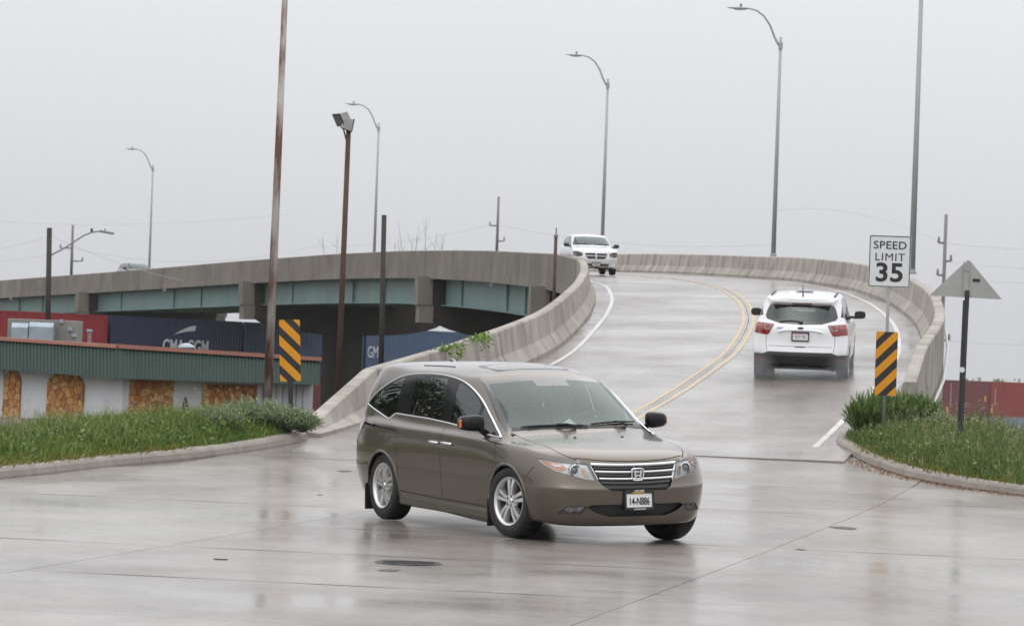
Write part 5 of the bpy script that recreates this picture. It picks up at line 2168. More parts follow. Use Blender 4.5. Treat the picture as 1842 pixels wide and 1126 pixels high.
def street_lamp(Y, off_px, top_px, arm_dir, label):
    """lamp column on the right parapet; off_px = pixel column of its foot"""
    p = path(Y, 4.62, .84)
    root = empty('street_lamp', p)
    Hh = 8.0
    lean = Vector((0, 0, 0))
    mb = MB()
    mb.tube([(0, 0, .02), (0, 0, Hh * .5), (0, 0, Hh + .25)], [.09, .072, .055], 12)
    mb.build('column', root, M_lamp, smooth=True)
    mb = MB()
    mb.box((0, 0, .03), (.24, .24, .06), None, .01)
    mb.tube([(0, 0, .06), (0, 0, .13)], .105, 12)
    mb.build('base_plate', root, M_lamp, auto=40)
    d = Vector(arm_dir).normalized()
    prof = [(0, Hh - .12), (.10, Hh + .0), (.24, Hh + .25), (.42, Hh + .68), (.66, Hh + 1.02), (.95, Hh + 1.22), (1.22, Hh + 1.28), (1.5, Hh + 1.29)]
    mb = MB()
    mb.tube([d * a_ + Vector((0, 0, z)) for a_, z in prof], [.045, .045, .042, .04, .036, .033, .03, .03], 8)
    mb.build('arm', root, M_lamp, smooth=True)
    mb = MB()
    mb.tube([(0, 0, Hh - .2), (0, 0, Hh + .05)], .085, 10)
    mb.build('clamp', root, M_lamp)
    head = empty('lamp_head')
    head.parent = root
    mb = MB()
    n = Vector((-d.y, d.x, 0))
    V = []
    secs = [(1.28, .05, .03), (1.40, .12, .06), (1.62, .15, .075), (1.80, .13, .05), (2.02, .08, .022), (2.08, .04, .012)]
    for (a_, w, h) in secs:
        for k in range(8):
            t = 2 * math.pi * k / 8
            V.append(d * a_ + n * (w * math.cos(t)) + Vector((0, 0, Hh + 1.285 + (h * .6 * math.sin(t) if math.sin(t) > 0 else h * math.sin(t)))))
    Fc = [(i * 8 + k, i * 8 + (k + 1) % 8, i * 8 + 8 + (k + 1) % 8, i * 8 + 8 + k) for i in range(5) for k in range(8)]
    Fc += [tuple(range(8)), tuple(40 + k for k in range(8))]
    mb.add(V, Fc)
    mb.build('lamp_case', head, M_lamp, smooth=True)
    mb = MB()
    c = d * 1.56 + Vector((0, 0, Hh + 1.33))
    mb.tube([c, c + Vector((0, 0, .12))], .045, 8)
    mb.build('photocell', head, M_galv)
    mb = MB()
    c = d * 1.62 + Vector((0, 0, Hh + 1.225))
    mb.box(c, (.34, .2, .03), Matrix.Rotation(math.atan2(d.y, d.x), 3, 'Z'))
    mb.build('lens', head, mat('lamp lens', srgb(170, 175, 175), .3))
    tag(root, label, 'street lamp', 'street lamps on the viaduct parapet')


LAMPS = [(107.2, 'nearest tall street lamp, its column cut off by the top of the picture'),
         (146, 'tall curved-arm street lamp on the right parapet left of the speed limit sign'),
         (182, 'curved-arm street lamp standing behind the silver hatchback'),
         (224, 'street lamp on the viaduct just right of the floodlight pole'),
         (274, 'farthest street lamp on the viaduct at the left')]
for Y, lab in LAMPS:
    t = path(Y + .5, 0) - path(Y - .5, 0)
    t.z = 0
    t.normalize()
    street_lamp(Y, 0, 0, Vector((-t.y, t.x, 0)), lab)


def power_pole(x0, y0, x1, y1, Y, arms, label, r_=.13):
    a, b_ = at(x0, y0, Y), at(x1, y1, Y)
    o = pole_from('power_pole', a, b_, r_, r_ * .75, M_woodl, 8)
    for (px, py, L) in arms:
        c = at(px, py, Y) - a
        mb = MB()
        mb.tube([c, c + Vector((L, 0, .05 * L))], [.08, .05], 6)
        mb.tube([c + Vector((L, 0, .05 * L)), c + Vector((L, 0, .05 * L + .35))], [.09, .05], 6)
        mb.build('crossarm', o, M_woodl)
    tag(o, label, 'power pole')
    return o


power_pole(893, 470, 897, 354, 330, [(896, 406, -.7), (894, 434, .6)], 'far grey power pole behind the viaduct near the silver hatchback')
power_pole(128, 500, 131, 405, 330, [(130, 446, -1.0), (129, 470, .9)], 'far grey power pole at the left beyond the lamp arm')
power_pole(1690, 720, 1702, 386, 215, [(1700, 437, -.35), (1699, 470, .35), (1698, 495, -.35), (1694, 612, .4)], 'tall grey power pole right of the speed limit sign', .12)


def wire(pts, Y0, Y1, label, sag=0.0, r_=.018):
    r_ = r_ * .42
    n = len(pts)
    P = [at(x, y, Y0 + (Y1 - Y0) * i / (n - 1)) for i, (x, y) in enumerate(pts)]
    if n == 2:
        a_, b2 = P
        P = [a_.lerp(b2, t) - Vector((0, 0, sag * 4 * t * (1 - t))) for t in np.linspace(0, 1, 14)]
    mb = MB()
    mb.tube(P, r_, 5)
    o = mb.build('power_line', None, M_wire)
    tag(o, label, 'wire', 'overhead wires')


wire([(-60, 458), (84, 427)], 112, 112, 'wire running left from the dark timber pole with the lamp arm', .05, .012)
wire([(92, 425), (330, 505)], 112, 118, 'wire sagging from the dark timber pole across the viaduct parapet', .12, .012)
wire([(-60, 470), (130, 447)], 330, 330, 'faint wire reaching the far left power pole', .4, .03)
wire([(130, 447), (560, 444)], 330, 330, 'faint wire over the viaduct right of the far left power pole', 1.2, .03)
wire([(560, 444), (886, 404)], 330, 330, 'faint wire rising to the power pole behind the viaduct', .5, .03)
wire([(900, 406), (1390, 440)], 330, 330, 'faint wire from the power pole behind the viaduct to the right parapet lamp', .8, .03)
wire([(1390, 380), (1696, 437)], 260, 215, 'faint wire left of the tall right power pole, highest one', -.8, .022)
wire([(1704, 437), (1900, 447)], 215, 215, 'faint wire right of the tall right power pole, highest one', .15, .022)
wire([(1704, 470), (1900, 482)], 215, 215, 'faint wire right of the tall right power pole, second highest', .15, .022)
wire([(1704, 497), (1900, 508)], 215, 215, 'faint wire right of the tall right power pole, third highest', .15, .022)
wire([(1698, 612), (1900, 620)], 215, 215, 'faint wire right of the tall right power pole, lowest', .1, .022)
wire([(-60, 395), (520, 385)], 400, 400, 'faint high wire crossing the sky on the left behind the rusty pole', .8, .03)
# ------------------------------------------------------------------ low building on the left
M_green = mat('dark green sheet metal', srgb(48, 72, 63), .45, col2=srgb(38, 60, 52), scale=.6, detail=6, streak=(3, 3, .4), space='world', contrast=.25)
M_copper = mat('copper red coping', srgb(176, 126, 110), .55, col2=srgb(158, 106, 90), scale=2, space='world')
M_wall = mat('white painted wall', srgb(215, 216, 220), .8, col2=srgb(200, 200, 204), scale=1.5, detail=6, streak=(1, 1, .3), space='world')
bld = empty('low_building', (at(210, 760, 100).x, 100, GROUND_Z))
BO = bld.location.copy()
# ground plan of the parapet: (pixel column, y top, y bottom of the metal fascia, depth)
BPTS = [(-420, 588, 640, 104), (0, 611, 664, 101), (212, 625, 681, 99), (575, 648, 692, 103)]


def fascia(i, name='fascia'):
    (x0, t0_, b0, Y0), (x1, t1_, b1, Y1) = BPTS[i], BPTS[i + 1]
    A0, A1 = at(x0, t0_, Y0), at(x1, t1_, Y1)
    B0, B1 = at(x0, b0, Y0 - .35), at(x1, b1, Y1 - .35)
    L = (A1 - A0).length
    n = int(L / .11)
    d = (A1 - A0).normalized()
    out = Vector((d.y, -d.x, 0)).normalized()
    V, Fc = [], []
    for k in range(n + 1):
        for ph, o_ in ((0, 0), (.35, 0), (.5, .028), (.85, .028)):
            t = min(1, (k + ph) / n)
            V += [A0.lerp(A1, t) + out * o_ - BO, B0.lerp(B1, t) + out * o_ - BO]
    m_ = len(V) // 2
    for k in range(m_ - 1):
        Fc.append((2 * k, 2 * k + 1, 2 * k + 3, 2 * k + 2))
    from_py(name, V, Fc, bld, M_green)
    # coping in lengths
    k = max(1, int(L / 3.2))
    for j in range(k):
        p, q = A0.lerp(A1, j / k + .001), A0.lerp(A1, (j + 1) / k - .001)
        dz = random.uniform(-.01, .025)
        mb = MB()
        V = []
        for w in (p, q):
            for (o_, z) in ((.10, -.02), (.10, .075 + dz), (-.25, .075 + dz), (-.25, -.02)):
                V.append(w + out * o_ + Vector((0, 0, z)) - BO)
        mb.add(V, [(0, 1, 2, 3), (7, 6, 5, 4), (0, 4, 5, 1), (1, 5, 6, 2), (2, 6, 7, 3), (3, 7, 4, 0)])
        mb.build('coping', bld, M_copper)
    # flat roof behind and soffit
    return A0, A1, B0, B1, out


walls = []
for i in range(3):
    A0, A1, B0, B1, out = fascia(i)
    w0, w1 = A0 - out * .25, A1 - out * .25
    if i == 2:
        w0 = w0.lerp(w1, .06)
    mb = MB()
    P = []
    for w in (w0, w1):
        P += [Vector((w.x, w.y, GROUND_Z)) - BO, Vector((w.x, w.y, A0.z - .1)) - BO]
    back = -out * .3
    Q = [p + back for p in P]
    mb.add(P + Q, [(0, 1, 3, 2), (4, 6, 7, 5), (1, 5, 7, 3), (0, 2, 6, 4), (0, 4, 5, 1), (2, 3, 7, 6)])
    mb.build('wall', bld, M_wall)
    mb = MB()
    sv = []
    for (a_, w) in ((B0, w0), (B1, w1)):
        sv += [a_ - BO, Vector((w.x, w.y, a_.z + .02)) - BO]
    mb.add(sv, [(0, 1, 3, 2)])
    mb.build('soffit', bld, M_wall)
    walls.append((w0, w1, out))
roofv = [walls[0][0], walls[0][1], walls[1][1], walls[2][1], walls[2][1] + Vector((-12, 18, 0)), walls[0][0] + Vector((0, 22, 0))]
from_py('roof', [Vector((p.x, p.y, p.z - .35)) - BO for p in roofv], [tuple(range(6))], bld, mat('roof felt', (.12, .12, .12), .9, col2=(.16, .155, .15), scale=.5))
e0, e1 = walls[2][1], walls[2][1] + Vector((-12, 18, 0))
mb = MB()
mb.add([Vector((p.x, p.y, z)) - BO for p in (e0, e1) for z in (GROUND_Z, e0.z - .3)], [(0, 1, 3, 2)])
mb.build('end_wall', bld, M_wall)
# stone panels: irregular flagstones, each a piece of its own
STC = [mat('flagstone %s' % n, c, .85, col2=c2, scale=7, bump=.4, bscale=30) for n, c, c2 in (('ochre', srgb(198, 146, 88), srgb(182, 126, 72)), ('sand', srgb(206, 164, 110), srgb(190, 142, 90)), ('rust', srgb(186, 122, 74), srgb(168, 104, 62)), ('buff', srgb(194, 142, 88), srgb(174, 118, 70)), ('brown', srgb(168, 112, 72), srgb(150, 96, 62)))]
M_mortar = mat('dark mortar', srgb(150, 112, 74), .9, col2=srgb(128, 94, 62), scale=6)


def voronoi_cells(w, h, s, seed, shape=None):
    r_ = random.Random(seed)
    pts = []
    nx, nz = max(1, int(w / s)), max(1, int(h / s))
    for i in range(-1, nx + 1):
        for j in range(-1, nz + 1):
            pts.append(((i + .5 + r_.uniform(-.42, .42)) * w / nx, (j + .5 + r_.uniform(-.42, .42)) * h / nz))
    cells = []
    for k, p in enumerate(pts):
        poly = shape or [(0, 0), (w, 0), (w, h), (0, h)]
        for q in pts:
            if q is p:
                continue
            dx, dz = q[0] - p[0], q[1] - p[1]
            if dx * dx + dz * dz > (3.2 * s) ** 2:
                continue
            poly = clip_poly(poly, dx, dz, (q[0] ** 2 + q[1] ** 2 - p[0] ** 2 - p[1] ** 2) / 2)
            if len(poly) < 3:
                break
        if len(poly) >= 3:
            cells.append(poly)
    return cells


def stone_panel(wi, t0_, t1_, ztop, arch, seed, s=.155, hgt=1.9):
    w0, w1, out = walls[wi]
    p0, p1 = w0.lerp(w1, t0_), w0.lerp(w1, t1_)
    wdt = Vector((p1.x - p0.x, p1.y - p0.y, 0)).length
    d = Vector((p1.x - p0.x, p1.y - p0.y, 0)) / wdt
    root = empty('stone_panel', Vector((p0.x, p0.y, ztop - hgt)) - BO)
    root.parent = bld
    shp = [(0, 0), (wdt, 0)] + ([(wdt, hgt - .28), (wdt - .08, hgt - .12), (wdt - .25, hgt), (.25, hgt), (.08, hgt - .12), (0, hgt - .28)] if arch else [(wdt, hgt), (0, hgt)])

    def P3(a_, b2, h):
        return d * a_ + Vector((0, 0, b2)) + out * h
    mb = MB()
    mb.prism(shp, .0, .03, P3)
    mb.build('mortar_bed', root, M_mortar)
    for c in voronoi_cells(wdt, hgt, s, seed, shp):
        cx, cz = sum(p[0] for p in c) / len(c), sum(p[1] for p in c) / len(c)
        ar = abs(sum(c[i - 1][0] * c[i][1] - c[i][0] * c[i - 1][1] for i in range(len(c)))) / 2
        if ar < .004:
            continue
        sh_ = [(cx + (x - cx) * (1 - .012 / max(.03, math.hypot(x - cx, z - cz))), cz + (z - cz) * (1 - .012 / max(.03, math.hypot(x - cx, z - cz)))) for x, z in c]
        mb = MB()
        mb.prism(sh_, .028, .05 + random.uniform(0, .025), P3)
        mb.build('flagstone', root, random.choice(STC))


def tpar(wi, px):
    """fraction along wall wi at pixel column px"""
    w0, w1, out = walls[wi]
    f = lambda p: CX + F_PX * p.x / p.y
    lo, hi = 0.0, 1.0
    for _ in range(30):
        m_ = (lo + hi) / 2
        if f(w0.lerp(w1, m_)) < px:
            lo = m_
        else:
            hi = m_
    return lo


zt0 = at(100, 668, 100).z
stone_panel(1, tpar(1, -30), tpar(1, 44), zt0 + .02, True, 3)
stone_panel(1, tpar(1, 92), tpar(1, 158), zt0 - .06, True, 4)
zt1 = at(300, 680, 104).z
stone_panel(2, tpar(2, 224), tpar(2, 316), zt1 + .05, False, 5)
stone_panel(2, tpar(2, 369), tpar(2, 466), zt1 - .1, False, 6)
# wall light and grey pier on the second wall
w0, w1, out = walls[2]
for px in (337,):
    p = w0.lerp(w1, tpar(2, px)) + out * .05
    mb = MB()
    mb.prism([(-.05, -.55), (.05, -.55), (.09, .0), (.0, .32), (-.09, .0)], 0, .05, lambda a_, b2, h: Vector((p.x + a_, p.y, at(px, 735, p.y).z + b2)) - out * -h - BO)
    mb.build('wall_slot', bld, mat('dark slot', (.05, .055, .07), .5))
for j in range(8):
    p0 = w0.lerp(w1, tpar(2, 470 + j * 12))
    mb = MB()
    mb.box(Vector((p0.x, p0.y, zt1 - .95)) + out * .03 - BO, (.17, .05, 1.8), Matrix.Rotation(math.atan2((w1 - w0).y, (w1 - w0).x), 3, 'Z'))
    mb.build('plank', bld, mat('pale plank siding', srgb(205, 206, 210), .8, col2=srgb(188, 189, 193), scale=4, rnd=.06))
tag(bld, 'low white building with green metal fascia and stone panels behind the left grass', 'building')

# roof units
M_sheet = mat('galvanised duct sheet', srgb(168, 178, 186), .4, .45, col2=srgb(140, 150, 158), scale=3, bump=.1)
M_unit = mat('grey unit case', srgb(140, 138, 132), .6, col2=srgb(122, 120, 114), scale=2)
YA = 103.4
ac = empty('roof_air_unit', at(75, 625, YA))
for x0, x1, yt in ((20, 50, 580), (52, 95, 579)):
    a0, a1 = at(x0, yt, YA) - ac.location, at(x1, 618, YA) - ac.location
    mb = MB()
    prof = [(0, a1.z - .2), (0, a0.z - .12), (.14, a0.z), (.6, a0.z), (.6, a1.z - .2)]
    mb.prism([(y, z) for y, z in prof], a0.x + .01, a1.x - .01, lambda y, z, h: Vector((h, y, z)))
    mb.build('air_hood', ac, M_sheet)
a0, a1 = at(16, 573, YA + .9) - ac.location, at(139, 618, YA + .9) - ac.location
mb = MB()
mb.box(((a0.x + a1.x) / 2, 1.4, (a0.z + a1.z) / 2 - .1), (a1.x - a0.x, 1.4, a0.z - a1.z + .2), None, .02)
mb.build('unit_case', ac, M_unit)
for px, py, w in ((112, 578, .10), (128, 592, .12), (135, 603, .14)):
    mb = MB()
    mb.box(at(px, py, YA + .86) - ac.location + Vector((0, -.19, 0)), (w, .05, .1))
    mb.build('vent_flap', ac, M_sheet)
tag(ac, 'grey rooftop air unit with two metal hoods on the green-edged roof', 'air unit')
YV = 106
vp = empty('vent_pipe', at(161, 625, YV))
mb = MB()
mb.tube([(0, 0, -.3), at(161, 597, YV) - vp.location], .055, 10)
mb.build('pipe', vp, mat('faded red pipe', srgb(150, 110, 104), .7, col2=srgb(170, 150, 146), scale=3))
mb = MB()
mb.box(at(161, 595, YV) - vp.location, (.16, .16, .07), None, .01)
mb.build('cap', vp, M_sheet)
tag(vp, 'short roof vent pipe right of the rooftop air unit', 'vent pipe')
YV = 106
vc = empty('roof_vent', at(335, 634, YV))
mb = MB()
mb.lathe([(.10, -.2), (.10, .12), (.24, .14), (.20, .20), (.08, .25), (0, .26)], 16)
mb.build('cowl', vc, M_sheet, auto=40)
tag(vc, 'pale mushroom roof vent in front of the dark blue container', 'roof vent')

# ------------------------------------------------------------------ container trains
M_cont = {}
mat('faded white lettering', srgb(205, 208, 212), .6)


def container(start, ang, ztop, col, L=12.19, hgt=2.9, label='', name='shipping_container', group=None, rib=.28):
    """start = near end corner of the side that faces the camera; ang = heading of that side in the plan"""
    root = empty(name, (start.x, start.y, ztop - hgt))
    root.rotation_euler = (0, 0, ang)
    c2 = tuple(v * .80 for v in col)
    key = 'container paint %d' % len(M_cont)
    m = M_cont.setdefault(col, mat(key, col, .55, col2=c2, scale=.8, detail=8, streak=(1, 1, .3), contrast=.22))
    Wd = 2.44
    # corrugated long sides: local x along, side at y = 0 (camera) and y = Wd
    for yy, s_ in ((0, -1), (Wd, 1)):
        V, Fc = [], []
        x = .12
        prof = []
        while x < L - .12:
            prof += [(x, 0), (x + .07, 0), (x + .11, .036), (x + .18, .036), (x + .22, 0)]
            x += rib
        prof = [p for p in prof if p[0] <= L - .12] + [(L - .12, 0)]
        for (a_, dpt) in prof:
            V += [(a_, yy - s_ * (.01 + dpt), .14), (a_, yy - s_ * (.01 + dpt), hgt - .10)]
        for k in range(len(prof) - 1):
            Fc.append((2 * k, 2 * k + 1, 2 * k + 3, 2 * k + 2))
        from_py('side_wall', V, Fc, root, m)
    for xx in (0, L):
        mb = MB()
        sx_ = .03 if xx == 0 else -.03
        for k in range(4):
            mb.box((xx + sx_, .32 + k * .6, hgt / 2), (.05 + .012 * (k % 2), .58, hgt - .25))
        for yb in (.55, 1.0, 1.45, 1.9):
            mb.tube([(xx - (.02 if xx == 0 else -.02), yb, .15), (xx - (.02 if xx == 0 else -.02), yb, hgt - .12)], .022, 6)
        mb.build('end_wall', root, m)
    mb = MB()
    for xx in (.06, L - .06):
        for yy in (.06, Wd - .06):
            mb.box((xx, yy, hgt / 2), (.13, .13, hgt))
    mb.build('corner_post', root, m)
    mb = MB()
    for yy in (.05, Wd - .05):
        for zz in (.07, hgt - .05):
            mb.box((L / 2, yy, zz), (L - .26, .10, .14 if zz < 1 else .10))
    mb.build('side_rail', root, m)
    mb = MB()
    mb.box((L / 2, Wd / 2, hgt - .06), (L - .2, Wd - .2, .04))
    mb.build('roof', root, m)
    tag(root, label, 'container', group)
    return root


def side_text(root, s, size, x, z, m=None, sx=1.0, bold=.004, rot=0):
    me = text_mesh(s, size, bold, .004, sx)
    o = link('lettering', me, root, m or MATS['faded white lettering'])
    o.location = (x, -.012, z)
    o.rotation_euler = (0, rot, 0)
    return o


ANG = math.atan2(.85, .53)
dv = Vector((math.cos(ANG), math.sin(ANG), 0))
S0 = at(200, 570, 213)
S0.z = 0
ZT = 3.62
G = 'double-stacked containers of the train under the viaduct'
train = [(-1, srgb(150, 42, 50), 'red shipping container at the far left behind the rooftop air unit'),
         (0, srgb(36, 42, 74), 'dark blue shipping container with white letters behind the green-edged roof'),
         (1, srgb(56, 74, 106), 'mid blue shipping container behind the striped left marker'),
         (2, srgb(70, 90, 120), 'blue shipping container with white letters G and M beyond the pier'),
         (3, srgb(34, 44, 78), 'navy shipping container under the viaduct just left of the minivan roof')]
for k, c, lab in train:
    st = S0 + dv * (12.5 * k)
    o = container(st, ANG, ZT, c, label=lab, group=G)
    if k == 0:
        side_text(o, 'CMA CGM', 1.1, 6.9, 1.30, bold=.02, sx=.85)
        mb = MB()
        arc = [(5.6 + .35 * t * 6, .0, 1.98 + .42 * math.sin(t * 1.5)) for t in np.linspace(0, 1, 8)]
        V = []
        for (x, y, z), w in zip(arc, (.01, .06, .11, .15, .19, .22, .24, .25)):
            V += [(x, -.014, z - w * .6), (x + .1, -.014, z + w * .6)]
        mb.add(V, [(2 * i, 2 * i + 1, 2 * i + 3, 2 * i + 2) for i in range(7)])
        mb.build('logo_swoosh', o, MATS['faded white lettering'])
    if k == 2:
        side_text(o, 'GM', 1.0, .72, 1.42, bold=.0, sx=.80)
    if k == -1:
        mb = MB()
        mb.lathe([(1.0, 0), (1.0, .01), (0, .01)], 24, Matrix.Rotation(R(90), 3, 'X'), (5.6, -.005, 1.0))
        mb.build('logo_disc', o, MATS['faded white lettering'])
    if k == 1:
        container(st, ANG, ZT - 2.92, srgb(120, 52, 60), label='maroon lower container glimpsed between the low building and the left barrier end', group=G)
# right-hand train
ANR = math.atan2(11.2, 4.75)
dr = Vector((math.cos(ANR), math.sin(ANR), 0))
S1 = at(1703, 683, 303)
S1.z = 0
GR = 'containers of the train beyond the right grass'
rt = [(-1, srgb(112, 52, 58), srgb(150, 152, 152)), (0, srgb(122, 60, 64), srgb(188, 190, 188)), (1, srgb(150, 58, 52), srgb(140, 152, 168)), (2, srgb(128, 62, 60), srgb(160, 160, 160))]
names = ['maroon container partly behind the right barrier wall', 'maroon container with yellow marks behind the triangular sign post', 'brick red container at the right picture edge', 'far maroon container beyond the brick red one']
lows = ['grey lower container behind the right barrier wall foot', 'pale grey lower container behind the triangular sign post foot', 'bluish grey lower container at the right picture edge', 'far grey lower container beyond the right picture edge']
for (k, c, cl), nm, nl in zip(rt, names, lows):
    if k in (-1, 2):
        continue
    st = S1 + dr * (12.6 * k)
    o = container(st, ANR, 1.74, c, label=nm, group=GR)
    me_ = mat('yellow container mark', srgb(214, 160, 50), .6)
    for (x, z) in ((.35, .55), (10.9, 1.5)):
        mb = MB()
        mb.box((x, -.014, z), (.5, .01, .45))
        mb.build('yellow_mark', o, me_)
    side_text(o, 'HAPAG' if k else 'HYUNDAI', .42, 1.2, 1.7, rot=R(90))
    container(st, ANR, 1.74 - 2.92, cl, label=nl, group=GR)
    mb = MB()
# ------------------------------------------------------------------ right barrier outer pipe
mb = MB()
pts = [path(y, 4.55, z) for y, z in ((71.8, -.25), (74, -.35), (78, -.25), (84, .02), (88, .20))]
mb.tube(pts, .03, 8)
o = mb.build('conduit_pipe', None, mat('pale plastic pipe', srgb(205, 204, 200), .5))
tag(o, 'pale pipe running up the outer face of the right barrier wall', 'pipe')
# ------------------------------------------------------------------ vegetation


def leafy(name, c1, c2, c3=None, rough=.55, trans=.25):
    """foliage: colour varies per blade or leaf (attribute 'tone') and a little light passes through"""
    if name in MATS:
        return MATS[name]
    m = bpy.data.materials.new(name)
    m.use_nodes = True
    t = m.node_tree
    b = t.nodes['Principled BSDF']
    at_ = t.nodes.new('ShaderNodeAttribute')
    at_.attribute_name = 'tone'
    cr = t.nodes.new('ShaderNodeValToRGB')
    cr.color_ramp.elements[0].color = (*c1, 1)
    cr.color_ramp.elements[1].color = (*c2, 1)
    if c3:
        e = cr.color_ramp.elements.new(.93)
        e.color = (*c3, 1)
        cr.color_ramp.elements[1].position = .88
        cr.color_ramp.elements[2].position = 1.0
        cr.color_ramp.elements[1].color, cr.color_ramp.elements[2].color = (*c2, 1), (*c3, 1)
    t.links.new(at_.outputs['Fac'], cr.inputs['Fac'])
    t.links.new(cr.outputs[0], b.inputs['Base Color'])
    b.inputs['Roughness'].default_value = rough
    b.inputs['Specular IOR Level'].default_value = .35
    tr = t.nodes.new('ShaderNodeBsdfTranslucent')
    t.links.new(cr.outputs[0], tr.inputs['Color'])
    mx = t.nodes.new('ShaderNodeMixShader')
    mx.inputs['Fac'].default_value = trans
    o = t.nodes['Material Output']
    t.links.new(b.outputs[0], mx.inputs[1])
    t.links.new(tr.outputs[0], mx.inputs[2])
    t.links.new(mx.outputs[0], o.inputs['Surface'])
    MATS[name] = m
    return m


M_grass = leafy('wet grass', (.045, .09, .015), (.19, .28, .045), (.40, .40, .20))
M_grassr = leafy('seeding grass', (.045, .085, .02), (.17, .24, .055), (.46, .39, .25))
M_yweed = leafy('yellowish weeds', (.10, .14, .02), (.24, .22, .04), (.30, .16, .05))
M_sage = leafy('grey green sage', (.09, .14, .055), (.28, .35, .19), (.44, .49, .33))
M_dkbush = leafy('dark green weeds', (.035, .08, .018), (.14, .22, .055), (.26, .30, .11))
M_vine = leafy('fresh vine leaves', (.07, .15, .02), (.20, .31, .045))
M_leaf = leafy('tree leaves', (.03, .065, .018), (.09, .14, .035))
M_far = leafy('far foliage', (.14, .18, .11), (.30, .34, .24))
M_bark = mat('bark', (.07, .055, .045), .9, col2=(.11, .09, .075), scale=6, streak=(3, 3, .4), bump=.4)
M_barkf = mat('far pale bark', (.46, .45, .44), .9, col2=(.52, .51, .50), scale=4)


def tri_mesh(name, V, Fc, tone_per_vert, m, parent=None):
    me = bpy.data.meshes.new(name)
    me.from_pydata(V.tolist() if hasattr(V, 'tolist') else V, [], Fc.tolist() if hasattr(Fc, 'tolist') else Fc)
    at_ = me.attributes.new('tone', 'FLOAT', 'POINT')
    at_.data.foreach_set('value', np.asarray(tone_per_vert, np.float32))
    me.update()
    return link(name, me, parent, m)


def blades(name, base, height, width, lean, m, seedtone=None, parent=None):
    """grass blades: base[n,3], height[n], width[n]; three-segment curved strips"""
    n = len(base)
    az = rng.uniform(0, 2 * np.pi, n)
    fa = rng.uniform(0, 2 * np.pi, n)
    d = np.stack([np.cos(az), np.sin(az), np.zeros(n)], 1)
    w = np.stack([np.cos(fa), np.sin(fa), np.zeros(n)], 1) * width[:, None]
    bend = rng.uniform(.15, 1.0, n) * lean
    tone = rng.uniform(0, 1, n) if seedtone is None else np.clip(seedtone + rng.normal(0, .25, n), 0, 1)
    lv = [(0, 1.0), (.5, .75), (1.0, .06)]
    P = []
    for t, ws in lv:
        c = base + d * (height * bend * t ** 1.8)[:, None] + np.array([0, 0, 1.0]) * (height * (t - .25 * bend * t * t))[:, None]
        P += [c - w * ws, c + w * ws]
    V = np.stack(P, 1).reshape(-1, 3)
    i0 = np.arange(n) * 6
    F1 = np.stack([i0, i0 + 1, i0 + 3, i0 + 2], 1)
    F2 = np.stack([i0 + 2, i0 + 3, i0 + 5, i0 + 4], 1)
    return tri_mesh(name, V, np.concatenate([F1, F2]), np.repeat(tone, 6), m, parent)


def kerb_samples(pts, side, n, omin, omax, smin=0.0, smax=1.0, bias=1.0):
    """random points behind a kerb: returns base positions, offset behind kerb"""
    P = np.array([[p.x, p.y] for p in pts])
    seg = np.linalg.norm(np.diff(P, axis=0), axis=1)
    cum = np.concatenate([[0], np.cumsum(seg)])
    s_ = rng.uniform(smin, smax, n) * cum[-1] if smax <= 1 else rng.uniform(smin, smax, n)
    i = np.clip(np.searchsorted(cum, s_) - 1, 0, len(seg) - 1)
    f = ((s_ - cum[i]) / seg[i])[:, None]
    q = P[i] * (1 - f) + P[i + 1] * f
    t = (P[i + 1] - P[i]) / seg[i][:, None]
    nn = np.stack([t[:, 1], -t[:, 0]], 1) * side
    o_ = omin + (omax - omin) * rng.uniform(0, 1, n) ** bias
    hz = np.array([H(y) for y in np.linspace(30, 75, 91)])
    z = np.interp(q[:, 1], np.linspace(30, 75, 91), hz)
    b2 = q + nn * o_[:, None]
    zo = np.interp(o_, [.15, .2, .6, 1.4, 2.5, 3.4], [.10, .12, .17, .22, .14, -.2])
    return np.stack([b2[:, 0], b2[:, 1], z + zo - .02], 1), o_


def clump(x, y, f=1.0):
    return .5 + .5 * np.sin(x * 1.9 * f + 1.3 * np.sin(y * 1.1 * f)) * np.sin(y * 1.5 * f + .8 * np.sin(x * 2.3 * f))


# left bank (kerb length ~ 45 m; the photograph shows its first 20 m)
b0, o_ = kerb_samples(LKP, 1, 62000, .14, 3.8, .4, 24.0, 1.1)
cl = clump(b0[:, 0], b0[:, 1], 1.2)
hh = np.interp(o_, [.14, .35, .9, 2.0, 2.6], [.10, .20, .34, .40, .36]) * (.6 + .65 * cl) * rng.uniform(.6, 1.25, len(o_))
g = blades('grass', b0, hh, rng.uniform(.005, .011, len(o_)), .75, M_grass, seedtone=.35 + .3 * clump(b0[:, 0] + 3, b0[:, 1], .7))
tag(g, 'tall wet grass on the left bank behind the kerb', 'grass', kind='stuff')
b0, o_ = kerb_samples(LKP, 1, 9000, .08, .55, 5.0, 24.0, 1.0)
g = blades('weeds', b0, rng.uniform(.05, .16, len(o_)), rng.uniform(.008, .018, len(o_)), 1.3, M_yweed)
tag(g, 'low yellowish weeds creeping over the left kerb', 'weeds', kind='stuff')
